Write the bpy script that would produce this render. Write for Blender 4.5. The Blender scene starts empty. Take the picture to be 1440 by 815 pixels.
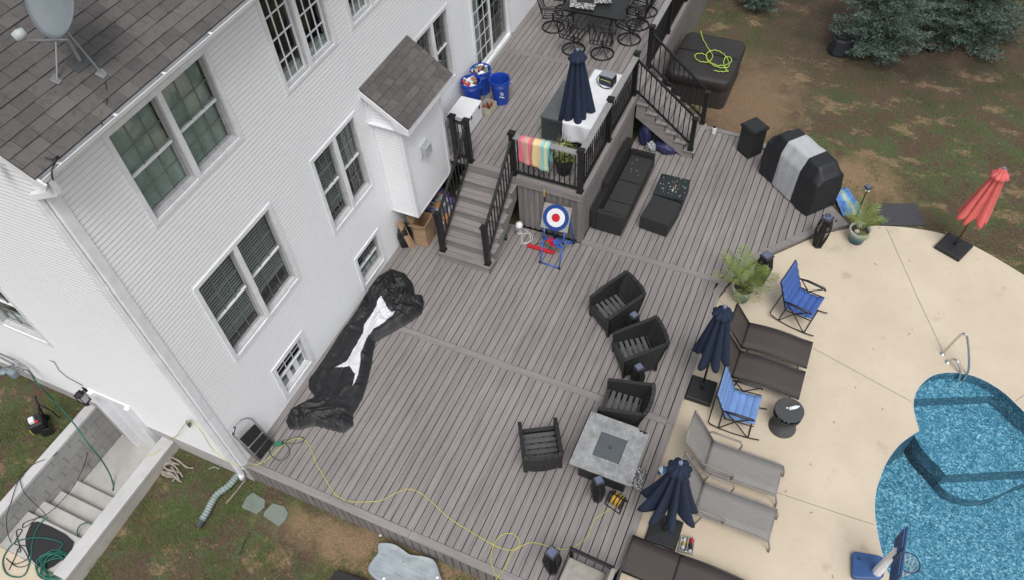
import bpy, bmesh, math, random
from mathutils import Vector, Matrix, noise
random.seed(7)
PI = math.pi
scene = bpy.context.scene
COL = scene.collection
# ------------------------------------------------------------------ camera
CAM = (7.332, -3.308, 12.05)
ROT = Matrix(((0.91125, -0.28727, 0.29511), (0.40829, 0.72412, -0.55583), (-0.05402, 0.627, 0.77715)))
cam_d = bpy.data.cameras.new('camera'); cam = bpy.data.objects.new('camera', cam_d); COL.objects.link(cam)
cam.matrix_world = Matrix.Translation(CAM) @ ROT.to_4x4()
cam_d.lens = 27.001; cam_d.sensor_width = 36; cam_d.clip_end = 500
scene.camera = cam
# ------------------------------------------------------------------ sky and sun (overcast day)
world = bpy.data.worlds.new("World"); scene.world = world; world.use_nodes = True
wn = world.node_tree.nodes; wl = world.node_tree.links
bg = wn['Background']; bg.inputs[1].default_value = 0.105
sky = wn.new('ShaderNodeTexSky'); sky.sky_type = 'NISHITA'; sky.sun_disc = False
sky.sun_elevation = math.radians(62); sky.sun_rotation = math.radians(150)
sky.air_density = 1.0; sky.dust_density = 3.0
hsv = wn.new('ShaderNodeHueSaturation'); hsv.inputs['Saturation'].default_value = 0.22
wl.new(sky.outputs[0], hsv.inputs['Color']); wl.new(hsv.outputs[0], bg.inputs[0])
sun_d = bpy.data.lights.new('sun', 'SUN'); sun_d.energy = 1.1; sun_d.angle = math.radians(25); sun_d.color = (1, .975, .94)
sun = bpy.data.objects.new('sun', sun_d); COL.objects.link(sun)
_az = math.radians(150); _el = math.radians(62)
_dir = Vector((math.sin(_az) * math.cos(_el), math.cos(_az) * math.cos(_el), math.sin(_el)))
sun.rotation_euler = _dir.to_track_quat('Z', 'Y').to_euler()
scene.view_settings.view_transform = 'Standard'; scene.view_settings.look = 'None'
scene.view_settings.gamma = 1; scene.view_settings.use_curve_mapping = False
scene.view_settings.exposure = 0.68

# ------------------------------------------------------------------ measuring helpers
_F = 1080.04
def _ray(u, v): return ROT @ Vector(((u - 720) / _F, -(v - 407.5) / _F, -1.0))
def P(u, v, z=0.0):
    """world point on the level plane z seen at photo pixel u, v"""
    d = _ray(u, v); t = (z - CAM[2]) / d.z
    return Vector(CAM) + d * t
def PX(u, v, x=0.0):
    d = _ray(u, v); return Vector(CAM) + d * ((x - CAM[0]) / d.x)
def PY(u, v, y=0.0):
    d = _ray(u, v); return Vector(CAM) + d * ((y - CAM[1]) / d.y)
def seen(p, m=15):
    c = ROT.transposed() @ (Vector(p) - Vector(CAM))
    if c.z > -.1: return False
    u = 720 - _F * c.x / c.z; v = 407.5 + _F * c.y / c.z
    return -m < u < 1440 + m and -m < v < 815 + m
def S(ox, oy, sc, z):
    """pixel of an enlarged crop -> world point on plane z"""
    return lambda a, b, zz=None: P(ox + a / sc, oy + b / sc, z if zz is None else zz)

# ------------------------------------------------------------------ mesh builder
class MB:
    def __init__(s): s.v = []; s.f = []; s.m = []; s.cur = 0
    def add(s, vs, fs):
        o = len(s.v); s.v += [tuple(v) for v in vs]; s.f += [tuple(o + i for i in f) for f in fs]; s.m += [s.cur] * len(fs); return s
    def box(s, x0, x1, y0, y1, z0, z1, fn=None):
        vs = [(x, y, z) for z in (z0, z1) for y in (y0, y1) for x in (x0, x1)]
        if fn: vs = [fn(*v) for v in vs]
        return s.add(vs, [(0, 2, 3, 1), (4, 5, 7, 6), (0, 1, 5, 4), (2, 6, 7, 3), (0, 4, 6, 2), (1, 3, 7, 5)])
    def cbox(s, c, d, rz=0, tx=0, ty=0):
        M = Matrix.Translation(c) @ Matrix.Rotation(rz, 4, 'Z') @ Matrix.Rotation(tx, 4, 'X') @ Matrix.Rotation(ty, 4, 'Y')
        a, b, e = d[0] / 2, d[1] / 2, d[2] / 2
        return s.box(-a, a, -b, b, -e, e, lambda x, y, z: tuple(M @ Vector((x, y, z))))
    def bar(s, p, q, w, h, up=(0, 0, 1)):
        p, q = Vector(p), Vector(q); t = (q - p); L = t.length; t.normalize(); up = Vector(up)
        sd = t.cross(up)
        if sd.length < 1e-4: sd = t.cross(Vector((1, 0, 0)))
        sd.normalize(); un = sd.cross(t)
        return s.box(0, L, -w / 2, w / 2, -h / 2, h / 2, lambda x, y, z: tuple(p + t * x + sd * y + un * z))
    def tube(s, pts, r, n=8, closed=False, cap=True):
        pts = [Vector(p) for p in pts]; N = len(pts); rs = r if isinstance(r, (list, tuple)) else [r] * N
        vs = []; prev = None
        for i, p in enumerate(pts):
            if closed: t = pts[(i + 1) % N] - pts[i - 1]
            else: t = pts[min(i + 1, N - 1)] - pts[max(i - 1, 0)]
            if t.length < 1e-9: t = Vector((0, 0, 1))
            t.normalize()
            if prev is None:
                a = Vector((0, 0, 1)) if abs(t.z) < .9 else Vector((1, 0, 0))
                prev = t.cross(a).normalized()
            prev = (prev - t * prev.dot(t))
            if prev.length < 1e-6: prev = t.orthogonal()
            prev.normalize(); b = t.cross(prev)
            for k in range(n):
                a = 2 * PI * k / n; vs.append(p + (prev * math.cos(a) + b * math.sin(a)) * rs[i])
        fs = []
        for i in range(N if closed else N - 1):
            j = (i + 1) % N
            for k in range(n): k2 = (k + 1) % n; fs.append((i * n + k, i * n + k2, j * n + k2, j * n + k))
        if not closed and cap: fs += [tuple(range(n - 1, -1, -1)), tuple((N - 1) * n + k for k in range(n))]
        return s.add(vs, fs)
    def lathe(s, prof, n=24, c=(0, 0, 0), fn=None, cap=True):
        vs = []; fs = []
        for (r, z) in prof:
            for k in range(n):
                a = 2 * PI * k / n; v = (c[0] + r * math.cos(a), c[1] + r * math.sin(a), c[2] + z)
                vs.append(fn(v, a, r, z) if fn else v)
        N = len(prof)
        for i in range(N - 1):
            for k in range(n): k2 = (k + 1) % n; fs.append((i * n + k, i * n + k2, (i + 1) * n + k2, (i + 1) * n + k))
        if cap: fs += [tuple(range(n - 1, -1, -1)), tuple((N - 1) * n + k for k in range(n))]
        return s.add(vs, fs)
    def prism(s, poly, z0, z1):
        n = len(poly)
        zz0 = z0 if isinstance(z0, (list, tuple)) else [z0] * n
        vs = [(p[0], p[1], zz0[i]) for i, p in enumerate(poly)] + [(p[0], p[1], z1) for p in poly]
        return s.add(vs, [tuple(range(n - 1, -1, -1)), tuple(range(n, 2 * n))] + [(i, (i + 1) % n, n + (i + 1) % n, n + i) for i in range(n)])
    def slab(s, quad, th):
        """closed thin slab from 4 corner points (any orientation)"""
        q = [Vector(p) for p in quad]; nrm = (q[1] - q[0]).cross(q[3] - q[0]).normalized() * th
        return s.add([*q, *[p + nrm for p in q]], [(3, 2, 1, 0), (4, 5, 6, 7), (0, 1, 5, 4), (1, 2, 6, 5), (2, 3, 7, 6), (3, 0, 4, 7)])
    def grid(s, fn, nu, nv):
        vs = [fn(i / nu, j / nv) for j in range(nv + 1) for i in range(nu + 1)]
        return s.add(vs, [(j * (nu + 1) + i, j * (nu + 1) + i + 1, (j + 1) * (nu + 1) + i + 1, (j + 1) * (nu + 1) + i) for j in range(nv) for i in range(nu)])
    def mesh(s, name, mats, smooth=False, recalc=True):
        me = bpy.data.meshes.new(name); me.from_pydata([tuple(v) for v in s.v], [], s.f)
        for m in (mats if isinstance(mats, (list, tuple)) else [mats]): me.materials.append(m)
        if any(s.m): me.polygons.foreach_set('material_index', s.m)
        if recalc and len(s.f) < 60000:
            bm = bmesh.new(); bm.from_mesh(me); bmesh.ops.recalc_face_normals(bm, faces=bm.faces); bm.to_mesh(me); bm.free()
        if smooth:
            me.polygons.foreach_set('use_smooth', [True] * len(me.polygons))
        me.update(); return me
def link(name, me, parent=None, mat=None):
    o = bpy.data.objects.new(name, me); COL.objects.link(o)
    if parent is not None: o.parent = parent
    if mat is not None: o.matrix_local = mat
    return o
def obj(name, mb, mats, parent=None, smooth=False, bevel=0, sub=0, solid=0, label=None, recalc=True, seg=2, auto=None):
    o = link(name, mb.mesh(name, mats, smooth, recalc), parent)
    if solid: m = o.modifiers.new('t', 'SOLIDIFY'); m.thickness = solid; m.offset = 0
    if bevel: m = o.modifiers.new('b', 'BEVEL'); m.width = bevel; m.segments = seg; m.limit_method = 'ANGLE'
    if sub: m = o.modifiers.new('s', 'SUBSURF'); m.levels = sub; m.render_levels = sub
    if label: o['label'] = label
    return o
def tag(o, label, cat, group=None):
    o['label'] = label; o['category'] = cat
    if group: o['group'] = group
    return o
def struct(o): o['kind'] = 'structure'; return o
def stuff(o): o['kind'] = 'stuff'; return o
def thing(name, label, cat, loc=(0, 0, 0), rz=0, group=None):
    o = bpy.data.objects.new(name, None); COL.objects.link(o); o.location = loc; o.rotation_euler = (0, 0, rz); o.empty_display_size = .1
    return tag(o, label, cat, group)
def dup(root, loc, rz, label=None, group=None, scale=None):
    def cp(o, par):
        c = o.copy(); COL.objects.link(c)
        if par is not None: c.parent = par
        for ch in list(o.children): cp(ch, c)
        return c
    r = cp(root, None); r.location = loc; r.rotation_euler = (0, 0, rz)
    if label: r['label'] = label
    if group: r['group'] = group
    if scale: r.scale = (scale,) * 3
    return r
def smooth_path(pts, n=8, closed=False):
    pts = [Vector(p) for p in pts]; out = []; N = len(pts)
    for i in range(N if closed else N - 1):
        if closed: p0, p1, p2, p3 = pts[i - 1], pts[i], pts[(i + 1) % N], pts[(i + 2) % N]
        else: p0, p1, p2, p3 = pts[max(i - 1, 0)], pts[i], pts[i + 1], pts[min(i + 2, N - 1)]
        for k in range(n):
            t = k / n
            out.append(.5 * ((2 * p1) + (p2 - p0) * t + (2 * p0 - 5 * p1 + 4 * p2 - p3) * t * t + (3 * p1 - p0 - 3 * p2 + p3) * t ** 3))
    if not closed: out.append(pts[-1])
    return out
def inpoly(x, y, poly):
    c = False; n = len(poly); j = n - 1
    for i in range(n):
        xi, yi = poly[i][0], poly[i][1]; xj, yj = poly[j][0], poly[j][1]
        if (yi > y) != (yj > y) and x < (xj - xi) * (y - yi) / (yj - yi) + xi: c = not c
        j = i
    return c
def dpoly(x, y, poly):
    best = 1e9; p = Vector((x, y)); n = len(poly)
    for i in range(n):
        a = Vector(poly[i][:2]); b = Vector(poly[(i + 1) % n][:2]); ab = b - a
        t = max(0, min(1, (p - a).dot(ab) / max(ab.length_squared, 1e-12))); d = (p - a - ab * t).length
        if d < best: best = d
    return best
def sstep(a, b, x):
    t = max(0, min(1, (x - a) / (b - a))); return t * t * (3 - 2 * t)

# ------------------------------------------------------------------ materials
class N:
    def __init__(s, name):
        s.mat = bpy.data.materials.new(name); s.mat.use_nodes = True; s.t = s.mat.node_tree; s.n = s.t.nodes; s.b = s.n['Principled BSDF']
    def new(s, ty, **kw):
        o = s.n.new(ty)
        for k, v in kw.items():
            if k in o.inputs.keys() if isinstance(k, str) else False: o.inputs[k].default_value = v
            else: setattr(o, k, v)
        return o
    def L(s, a, b): s.t.links.new(a, b)
    def coord(s, kind='Object', scale=(1, 1, 1), rot=(0, 0, 0)):
        if kind == 'World': src = s.n.new('ShaderNodeNewGeometry').outputs['Position']
        else: src = s.n.new('ShaderNodeTexCoord').outputs[kind]
        m = s.n.new('ShaderNodeMapping'); m.inputs['Scale'].default_value = scale; m.inputs['Rotation'].default_value = rot; s.L(src, m.inputs[0]); return m.outputs[0]
    def noise(s, co, scale, detail=4, rough=.55):
        o = s.n.new('ShaderNodeTexNoise'); o.inputs['Scale'].default_value = scale; o.inputs['Detail'].default_value = detail; o.inputs['Roughness'].default_value = rough
        s.L(co, o.inputs['Vector']); return o.outputs['Fac']
    def ramp(s, fac, stops):
        o = s.n.new('ShaderNodeValToRGB'); e = o.color_ramp.elements
        while len(e) < len(stops): e.new(.5)
        for i, (p, c) in enumerate(stops): e[i].position = p; e[i].color = (*c, 1)
        s.L(fac, o.inputs[0]); return o.outputs[0]
    def mix(s, fac, a, b, mode='MIX'):
        o = s.n.new('ShaderNodeMix'); o.data_type = 'RGBA'; o.blend_type = mode
        for inp, val in ((o.inputs[0], fac), (o.inputs[6], a), (o.inputs[7], b)):
            if hasattr(val, 'default_value') or hasattr(val, 'links'): s.L(val, inp)
            elif isinstance(val, (tuple, list)): inp.default_value = (*val, 1) if len(val) == 3 else val
            else: inp.default_value = val
        return o.outputs[2]
    def mr(s, v, a, b, c, d):
        o = s.n.new('ShaderNodeMapRange'); s.L(v, o.inputs[0])
        for i, x in enumerate((a, b, c, d)): o.inputs[i + 1].default_value = x
        return o.outputs[0]
    def math(s, op, a, b=0.):
        o = s.n.new('ShaderNodeMath'); o.operation = op
        for i, v in enumerate((a, b)):
            if hasattr(v, 'links'): s.L(v, o.inputs[i])
            else: o.inputs[i].default_value = v
        return o.outputs[0]
    def rnd(s): return s.n.new('ShaderNodeObjectInfo').outputs['Random']
    def bump(s, h, strength=.3, dist=.01):
        o = s.n.new('ShaderNodeBump'); o.inputs['Strength'].default_value = strength; o.inputs['Distance'].default_value = dist
        s.L(h, o.inputs['Height']); s.L(o.outputs[0], s.b.inputs['Normal']); return s
    def set(s, col=None, rough=.6, metal=0, spec=None):
        if col is not None:
            if hasattr(col, 'links'): s.L(col, s.b.inputs['Base Color'])
            else: s.b.inputs['Base Color'].default_value = (*col, 1)
        s.b.inputs['Roughness'].default_value = rough; s.b.inputs['Metallic'].default_value = metal
        if spec is not None: s.b.inputs['Specular IOR Level'].default_value = spec
        return s
_plain = {}
def plain(name, col, rough=.6, metal=0, var=.12, nscale=9, bump=0, bscale=60, spec=None):
    """painted / moulded surface with faint mottling and wear"""
    if name in _plain: return _plain[name]
    n = N(name); co = n.coord('Object'); f = n.noise(co, nscale, 5, .6)
    lo = tuple(c * (1 - var) for c in col); hi = tuple(min(1, c * (1 + var)) for c in col)
    n.set(n.ramp(f, [(.3, lo), (.7, hi)]), rough, metal, spec)
    if bump: n.bump(n.noise(co, bscale, 3), bump, .004)
    _plain[name] = n.mat; return n.mat
def wicker(name, col, sc=70, rough=.5, flat=False):
    n = N(name); co = n.coord('Object')
    w1 = n.new('ShaderNodeTexWave'); w1.wave_type = 'BANDS'; w1.bands_direction = 'X' if flat else 'Z'; w1.inputs['Scale'].default_value = sc / 2; w1.inputs['Distortion'].default_value = 1.5; n.L(co, w1.inputs[0])
    w2 = n.new('ShaderNodeTexWave'); w2.wave_type = 'BANDS'; w2.bands_direction = 'Y' if flat else 'DIAGONAL'; w2.inputs['Scale'].default_value = sc / 3; w2.inputs['Distortion'].default_value = 2; n.L(co, w2.inputs[0])
    h = n.math('ADD', w1.outputs['Fac'], w2.outputs['Fac'])
    c = n.ramp(n.math('MULTIPLY', h, .5), [(.25, tuple(x * .45 for x in col)), (.7, tuple(x * 1.35 for x in col))])
    c = n.mix(n.noise(co, 5, 4), c, tuple(x * 1.5 for x in col), 'MIX') if False else c
    n.set(c, rough); n.bump(h, .6, .006); return n.mat
def cloth(name, col, rough=.85, var=.18, bump=.35, nscale=6, sheen=False):
    n = N(name); co = n.coord('Object'); f = n.noise(co, nscale, 6, .6)
    n.set(n.ramp(f, [(.3, tuple(c * (1 - var) for c in col)), (.7, tuple(min(1, c * (1 + var)) for c in col))]), rough)
    n.bump(n.noise(co, 40, 4), bump, .01); return n.mat

def m_siding():
    n = N('white_vinyl_siding'); co = n.coord('World')
    f = n.noise(co, .7, 4); g = n.noise(n.coord('World', (1, 1, 14)), 3, 4)
    c = n.mix(f, (.80, .81, .83), (.86, .865, .875)); c = n.mix(n.mr(g, .45, .8, 0, .35), c, (.60, .615, .64)); n.set(c, .5); n.bump(g, .05, .003); return n.mat
def m_trim():
    n = N('white_trim'); co = n.coord('World'); f = n.noise(co, 5, 4)
    n.set(n.mix(n.mr(f, .4, .75, 0, 1), (.80, .805, .83), (.68, .69, .71)), .4); return n.mat
def m_board(name, axis, base=1.0):
    n = N(name); st = (1, .035, 1) if axis == 'y' else (.035, 1, 1) if axis == 'x' else (1, 1, .05)
    co = n.coord('World', st); r = n.rnd()
    add = n.n.new('ShaderNodeVectorMath'); add.operation = 'ADD'; comb = n.n.new('ShaderNodeCombineXYZ')
    for i, k in enumerate((37., 61., 83.)): n.L(n.math('MULTIPLY', r, k), comb.inputs[i])
    n.L(co, add.inputs[0]); n.L(comb.outputs[0], add.inputs[1]); v = add.outputs[0]
    f1 = n.noise(v, 36, 5, .66); f2 = n.noise(v, 11, 4, .55); f3 = n.noise(v, 70, 3, .6)
    c = n.ramp(f1, [(.28, (.118, .107, .109)), (.45, (.190, .173, .170)), (.60, (.238, .216, .208)), (.76, (.188, .182, .190))])
    c = n.mix(n.mr(f2, .35, .68, 0, .45), c, (.240, .214, .204)); c = n.mix(n.mr(f2, .52, .72, 0, .4), c, (.160, .160, .170))
    c = n.mix(n.mr(f3, .5, .8, 0, .4), c, (.10, .09, .09))
    k = n.mr(r, 0, 1, 1.02 * base, 1.18 * base)
    d = n.noise(n.coord('World'), .55, 4); k2 = n.mr(d, .3, .7, .86, 1.08)
    hs = n.new('ShaderNodeHueSaturation'); n.L(n.math('MULTIPLY', k, k2), hs.inputs['Value']); hs.inputs['Saturation'].default_value = .92; n.L(c, hs.inputs['Color'])
    n.set(hs.outputs[0], .62); n.bump(f3, .25, .003); return n.mat
def m_shingle():
    n = N('asphalt_shingle'); co = n.coord('World'); r = n.rnd()
    g = n.noise(co, 160, 3, .7); h = n.noise(co, 14, 4)
    c = n.ramp(r, [(0, (.052, .048, .049)), (.35, (.074, .068, .067)), (.7, (.090, .082, .079)), (1, (.120, .108, .100))])
    c = n.mix(n.mr(g, .35, .7, 0, .75), c, (.155, .147, .142)); c = n.mix(n.mr(h, .5, .8, 0, .6), c, (.045, .04, .04))
    n.set(c, .95); n.bump(g, .8, .004); return n.mat
def m_ground():
    n = N('lawn_soil'); co = n.coord('World')
    big = n.noise(co, .42, 6, .62); med = n.noise(co, 1.5, 10, .66); fine = n.noise(co, 24, 6, .75); bare = n.noise(n.coord('World', (1, 1.6, 1), (0, 0, .5)), 1.25, 9, .68); mott = n.noise(co, 6, 6, .7)
    grass = n.ramp(fine, [(.3, (.030, .037, .013)), (.5, (.080, .106, .036)), (.72, (.155, .185, .074))])
    brown = n.ramp(fine, [(.28, (.040, .026, .016)), (.52, (.105, .070, .044)), (.75, (.19, .138, .09))])
    tan = n.ramp(fine, [(.3, (.17, .112, .060)), (.7, (.36, .25, .145))])
    c = n.mix(n.mr(n.math('ADD', n.math('MULTIPLY', med, .72), n.math('MULTIPLY', mott, .28)), .43, .54, 0, 1), grass, brown)
    c = n.mix(n.mr(n.math('ADD', n.math('MULTIPLY', bare, .8), n.math('MULTIPLY', mott, .2)), .54, .605, 0, .85), c, tan)
    pos = n.new('ShaderNodeNewGeometry').outputs['Position']; sp = n.new('ShaderNodeSeparateXYZ'); n.L(pos, sp.inputs[0])
    def blob(x, y, rx, ry, lo=.35):
        a = n.math('POWER', n.math('DIVIDE', n.math('SUBTRACT', sp.outputs[0], x), rx), 2.); b = n.math('POWER', n.math('DIVIDE', n.math('SUBTRACT', sp.outputs[1], y), ry), 2.)
        d = n.math('ADD', n.math('SQRT', n.math('ADD', a, b)), n.math('MULTIPLY', n.math('SUBTRACT', med, .5), 2.2)); return n.mr(d, lo, 1.05, 1, 0)
    mulch = n.ramp(fine, [(.3, (.020, .012, .008)), (.6, (.050, .031, .020)), (.8, (.085, .055, .036))])
    c = n.mix(blob(5.8, 13.0, 1.5, 2.4), c, n.ramp(fine, [(.3, (.15, .095, .055)), (.7, (.28, .19, .115))]))
    c = n.mix(blob(8.5, 11.1, 1.4, .9), c, tan)
    c = n.mix(blob(2.4, -.45, 1.8, .55), c, tan); c = n.mix(blob(3.9, -.2, 1.8, .45), c, tan)
    c = n.mix(n.math('MULTIPLY', blob(8.6, 17.2, 4.2, 3.2), .85), c, mulch); c = n.mix(n.math('MULTIPLY', blob(3.5, 18.8, 4, 2.2), .8), c, mulch)
    n.set(c, .95); n.bump(n.math('ADD', fine, n.math('MULTIPLY', med, .6)), .9, .05); return n.mat
def m_concrete(name, a, b, stain=(.40, .35, .26), crack=False):
    n = N(name); co = n.coord('World'); f = n.noise(co, .9, 8, .6); g = n.noise(co, 5, 8, .7); h = n.noise(co, 90, 2, .6)
    c = n.mix(n.mr(f, .35, .65, 0, 1), a, b); c = n.mix(n.mr(g, .52, .78, 0, .5), c, stain); c = n.mix(n.mr(h, .55, .75, 0, .25), c, tuple(x * .75 for x in a))
    v = n.new('ShaderNodeTexVoronoi'); v.inputs['Scale'].default_value = 2.3; n.L(n.coord('World', (1, 1, 1)), v.inputs['Vector'])
    sp = n.mr(v.outputs['Distance'], .0, .022, 1, 0); c = n.mix(n.math('MULTIPLY', sp, .7), c, (.12, .10, .08))
    st = n.noise(co, 2.1, 3, .5); c = n.mix(n.mr(st, .66, .76, 0, .45), c, tuple(x * .72 for x in stain))
    n.set(c, .75); n.bump(n.math('ADD', h, g), .15, .006); return n.mat
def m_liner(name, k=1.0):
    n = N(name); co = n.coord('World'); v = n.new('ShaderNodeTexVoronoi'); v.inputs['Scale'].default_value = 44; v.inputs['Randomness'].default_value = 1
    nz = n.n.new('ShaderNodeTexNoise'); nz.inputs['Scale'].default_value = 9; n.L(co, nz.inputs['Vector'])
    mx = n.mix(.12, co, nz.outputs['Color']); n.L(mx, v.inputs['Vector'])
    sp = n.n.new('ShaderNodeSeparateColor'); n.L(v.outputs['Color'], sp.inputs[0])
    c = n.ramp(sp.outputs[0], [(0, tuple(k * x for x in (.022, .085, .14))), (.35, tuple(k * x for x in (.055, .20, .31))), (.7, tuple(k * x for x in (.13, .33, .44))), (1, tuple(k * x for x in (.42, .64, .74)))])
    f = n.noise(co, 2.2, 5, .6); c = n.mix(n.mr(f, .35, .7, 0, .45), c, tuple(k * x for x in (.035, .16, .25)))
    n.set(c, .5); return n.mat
def m_water():
    n = N('pool_water'); t = n.t; n.n.remove(n.b)
    out = [x for x in n.n if x.type == 'OUTPUT_MATERIAL'][0]
    tr = n.n.new('ShaderNodeBsdfTransparent'); tr.inputs[0].default_value = (.80, .93, .95, 1)
    gl = n.n.new('ShaderNodeBsdfGlossy'); gl.inputs['Roughness'].default_value = .03; gl.inputs['Color'].default_value = (.9, .95, 1, 1)
    fr = n.n.new('ShaderNodeLayerWeight'); fr.inputs[0].default_value = .5
    mx = n.n.new('ShaderNodeMixShader'); n.L(n.mr(n.math('POWER', fr.outputs['Facing'], 4.), 0, 1, .025, .9), mx.inputs[0]); n.L(tr.outputs[0], mx.inputs[1]); n.L(gl.outputs[0], mx.inputs[2]); n.L(mx.outputs[0], out.inputs[0])
    co = n.coord('World'); b = n.n.new('ShaderNodeBump'); b.inputs['Strength'].default_value = .25; b.inputs['Distance'].default_value = .02
    n.L(n.noise(co, 5, 3), b.inputs['Height']); n.L(b.outputs[0], gl.inputs['Normal']); n.L(b.outputs[0], fr.inputs['Normal']); return n.mat
def m_glass(name='window_glass', tint=(.55, .62, .60), refl=1.0):
    n = N(name); n.n.remove(n.b); out = [x for x in n.n if x.type == 'OUTPUT_MATERIAL'][0]
    tr = n.n.new('ShaderNodeBsdfTransparent'); tr.inputs[0].default_value = (*tint, 1)
    gl = n.n.new('ShaderNodeBsdfGlossy'); gl.inputs['Roughness'].default_value = .02
    fr = n.n.new('ShaderNodeLayerWeight'); fr.inputs[0].default_value = .5
    mx = n.n.new('ShaderNodeMixShader'); n.L(n.mr(n.math('POWER', fr.outputs['Facing'], 4.), 0, 1, .05, .9), mx.inputs[0]); n.L(tr.outputs[0], mx.inputs[1]); n.L(gl.outputs[0], mx.inputs[2]); n.L(mx.outputs[0], out.inputs[0]); return n.mat
def m_stripes(name, axis, stops, rough=.9, sc=1.0, rot=0):
    """woven stripes along an object axis; stops = [(pos, colour)] constant"""
    n = N(name); co = n.coord('Object', rot=(0, 0, rot)); sp = n.new('ShaderNodeSeparateXYZ'); n.L(co, sp.inputs[0])
    o = n.n.new('ShaderNodeValToRGB'); o.color_ramp.interpolation = 'CONSTANT'; e = o.color_ramp.elements
    while len(e) < len(stops): e.new(.5)
    for i, (p, c) in enumerate(stops): e[i].position = p; e[i].color = (*c, 1)
    n.L(n.math('ADD', n.math('MULTIPLY', sp.outputs[axis], sc), n.math('MULTIPLY', n.noise(co, 30, 2), .012)), o.inputs[0])
    n.set(n.mix(n.mr(n.noise(co, 60, 3), .4, .7, 0, .25), o.outputs[0], (.8, .7, .6)), rough); n.bump(n.noise(co, 120, 2), .4, .004); return n.mat
def m_speckle(name, stops, sc=40, rough=.6, bump=.2):
    n = N(name); co = n.coord('Object'); v = n.new('ShaderNodeTexVoronoi'); v.inputs['Scale'].default_value = sc; n.L(co, v.inputs['Vector'])
    sp = n.n.new('ShaderNodeSeparateColor'); n.L(v.outputs['Color'], sp.inputs[0]); n.set(n.ramp(sp.outputs[0], stops), rough); n.bump(v.outputs['Distance'], bump, .004); return n.mat

LAP_SHADE = plain('siding_lap_shade', (.53, .535, .55), .8); SIDING = m_siding(); TRIM = m_trim()  # first one paints the lap shade as a darker strip atop each course
BY = m_board('composite_board', 'y'); BX = m_board('composite_board_across', 'x'); BZ = m_board('composite_board_upright', 'z', .88)
SHING = m_shingle(); LAWN = m_ground()
PATIO = m_concrete('patio_concrete', (.51, .435, .33), (.575, .495, .385), stain=(.45, .37, .26))
GREYC = m_concrete('grey_concrete', (.36, .35, .335), (.46, .45, .435), stain=(.27, .26, .235))
CAPC = m_concrete('wall_cap_concrete', (.44, .44, .44), (.52, .51, .51), stain=(.35, .34, .32))
LINER = m_liner('pool_liner'); LINER_SHADE = m_liner('pool_liner_shade', .55); WATER = m_water(); GLASS = m_glass()
BLACK = plain('black_metal', (.008, .008, .009), .38); BLKP = plain('black_plastic', (.015, .016, .018), .5)
WICK = wicker('black_wicker', (.018, .018, .019)); WICKB = wicker('dark_brown_wicker', (.066, .053, .050), 42, flat=True)
NAVY = cloth('navy_canvas', (.008, .017, .043)); GREYM = plain('taupe_metal', (.20, .18, .165), .4)
STEEL = plain('polished_steel', (.62, .62, .62), .18, 1.0, .05); ALU = plain('brushed_aluminium', (.55, .56, .57), .35, .8)
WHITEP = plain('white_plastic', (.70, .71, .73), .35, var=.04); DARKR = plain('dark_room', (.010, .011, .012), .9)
PLUME = plain('dark_soffit', (.35, .34, .33), .7)

# ================================================================== GROUND
UP = 1.40           # upper deck level; lower deck is z = 0
PZ = -0.13          # patio level
def gz(x, y):
    front = -0.585 + .045 * min(y, 0) if x > -1.7 else -0.40
    if -3.95 < x < -1.7 and y < 0.3: front = -0.585 + .045 * min(y, 0) - (.0 if x > -1.72 else .02)
    if x <= -3.7: front = -0.42
    t = sstep(.5, 8.5, y); z = front * (1 - t) + (-0.165) * t
    # the lawn rises to meet the patio on its side
    s_ = sstep(6.0, 8.5, x); z = z * (1 - s_) + min(-0.165, z + .45) * s_
    return z + .03 * noise.noise(Vector((x * .35, y * .35, 3))) * (0 if (6 < x < 14 and -3 < y < 11) else 1)
WELL = (-3.62, -1.97, -5.2, 0.0)      # stairwell hole in the lawn
POOLO = None
def arc(pts, n=6, closed=True): return [(p.x, p.y) for p in smooth_path([(a, b, 0) for a, b in pts], n, closed)]
pool_ctrl = [(10.503, 5.165), (10.376, 4.995), (10.222, 4.745), (10.09, 4.40), (10.02, 4.05), (9.99, 3.75), (10.01, 3.45), (10.075, 3.15), (10.165, 2.87), (10.28, 2.58), (10.42, 2.33),
             (10.72, 1.9), (11.2, 1.35), (11.9, .9), (12.8, .75), (13.6, 1.15), (14.2, 2.0), (14.35, 3.1), (14.0, 4.2), (13.3, 5.15), (12.5, 5.95), (12.11, 6.24), (11.83, 6.48), (11.56, 6.62), (11.30, 6.68), (11.07, 6.66), (10.85, 6.59), (10.62, 6.44), (10.47, 6.22), (10.37, 5.95), (10.35, 5.69), (10.395, 5.46)]
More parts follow.
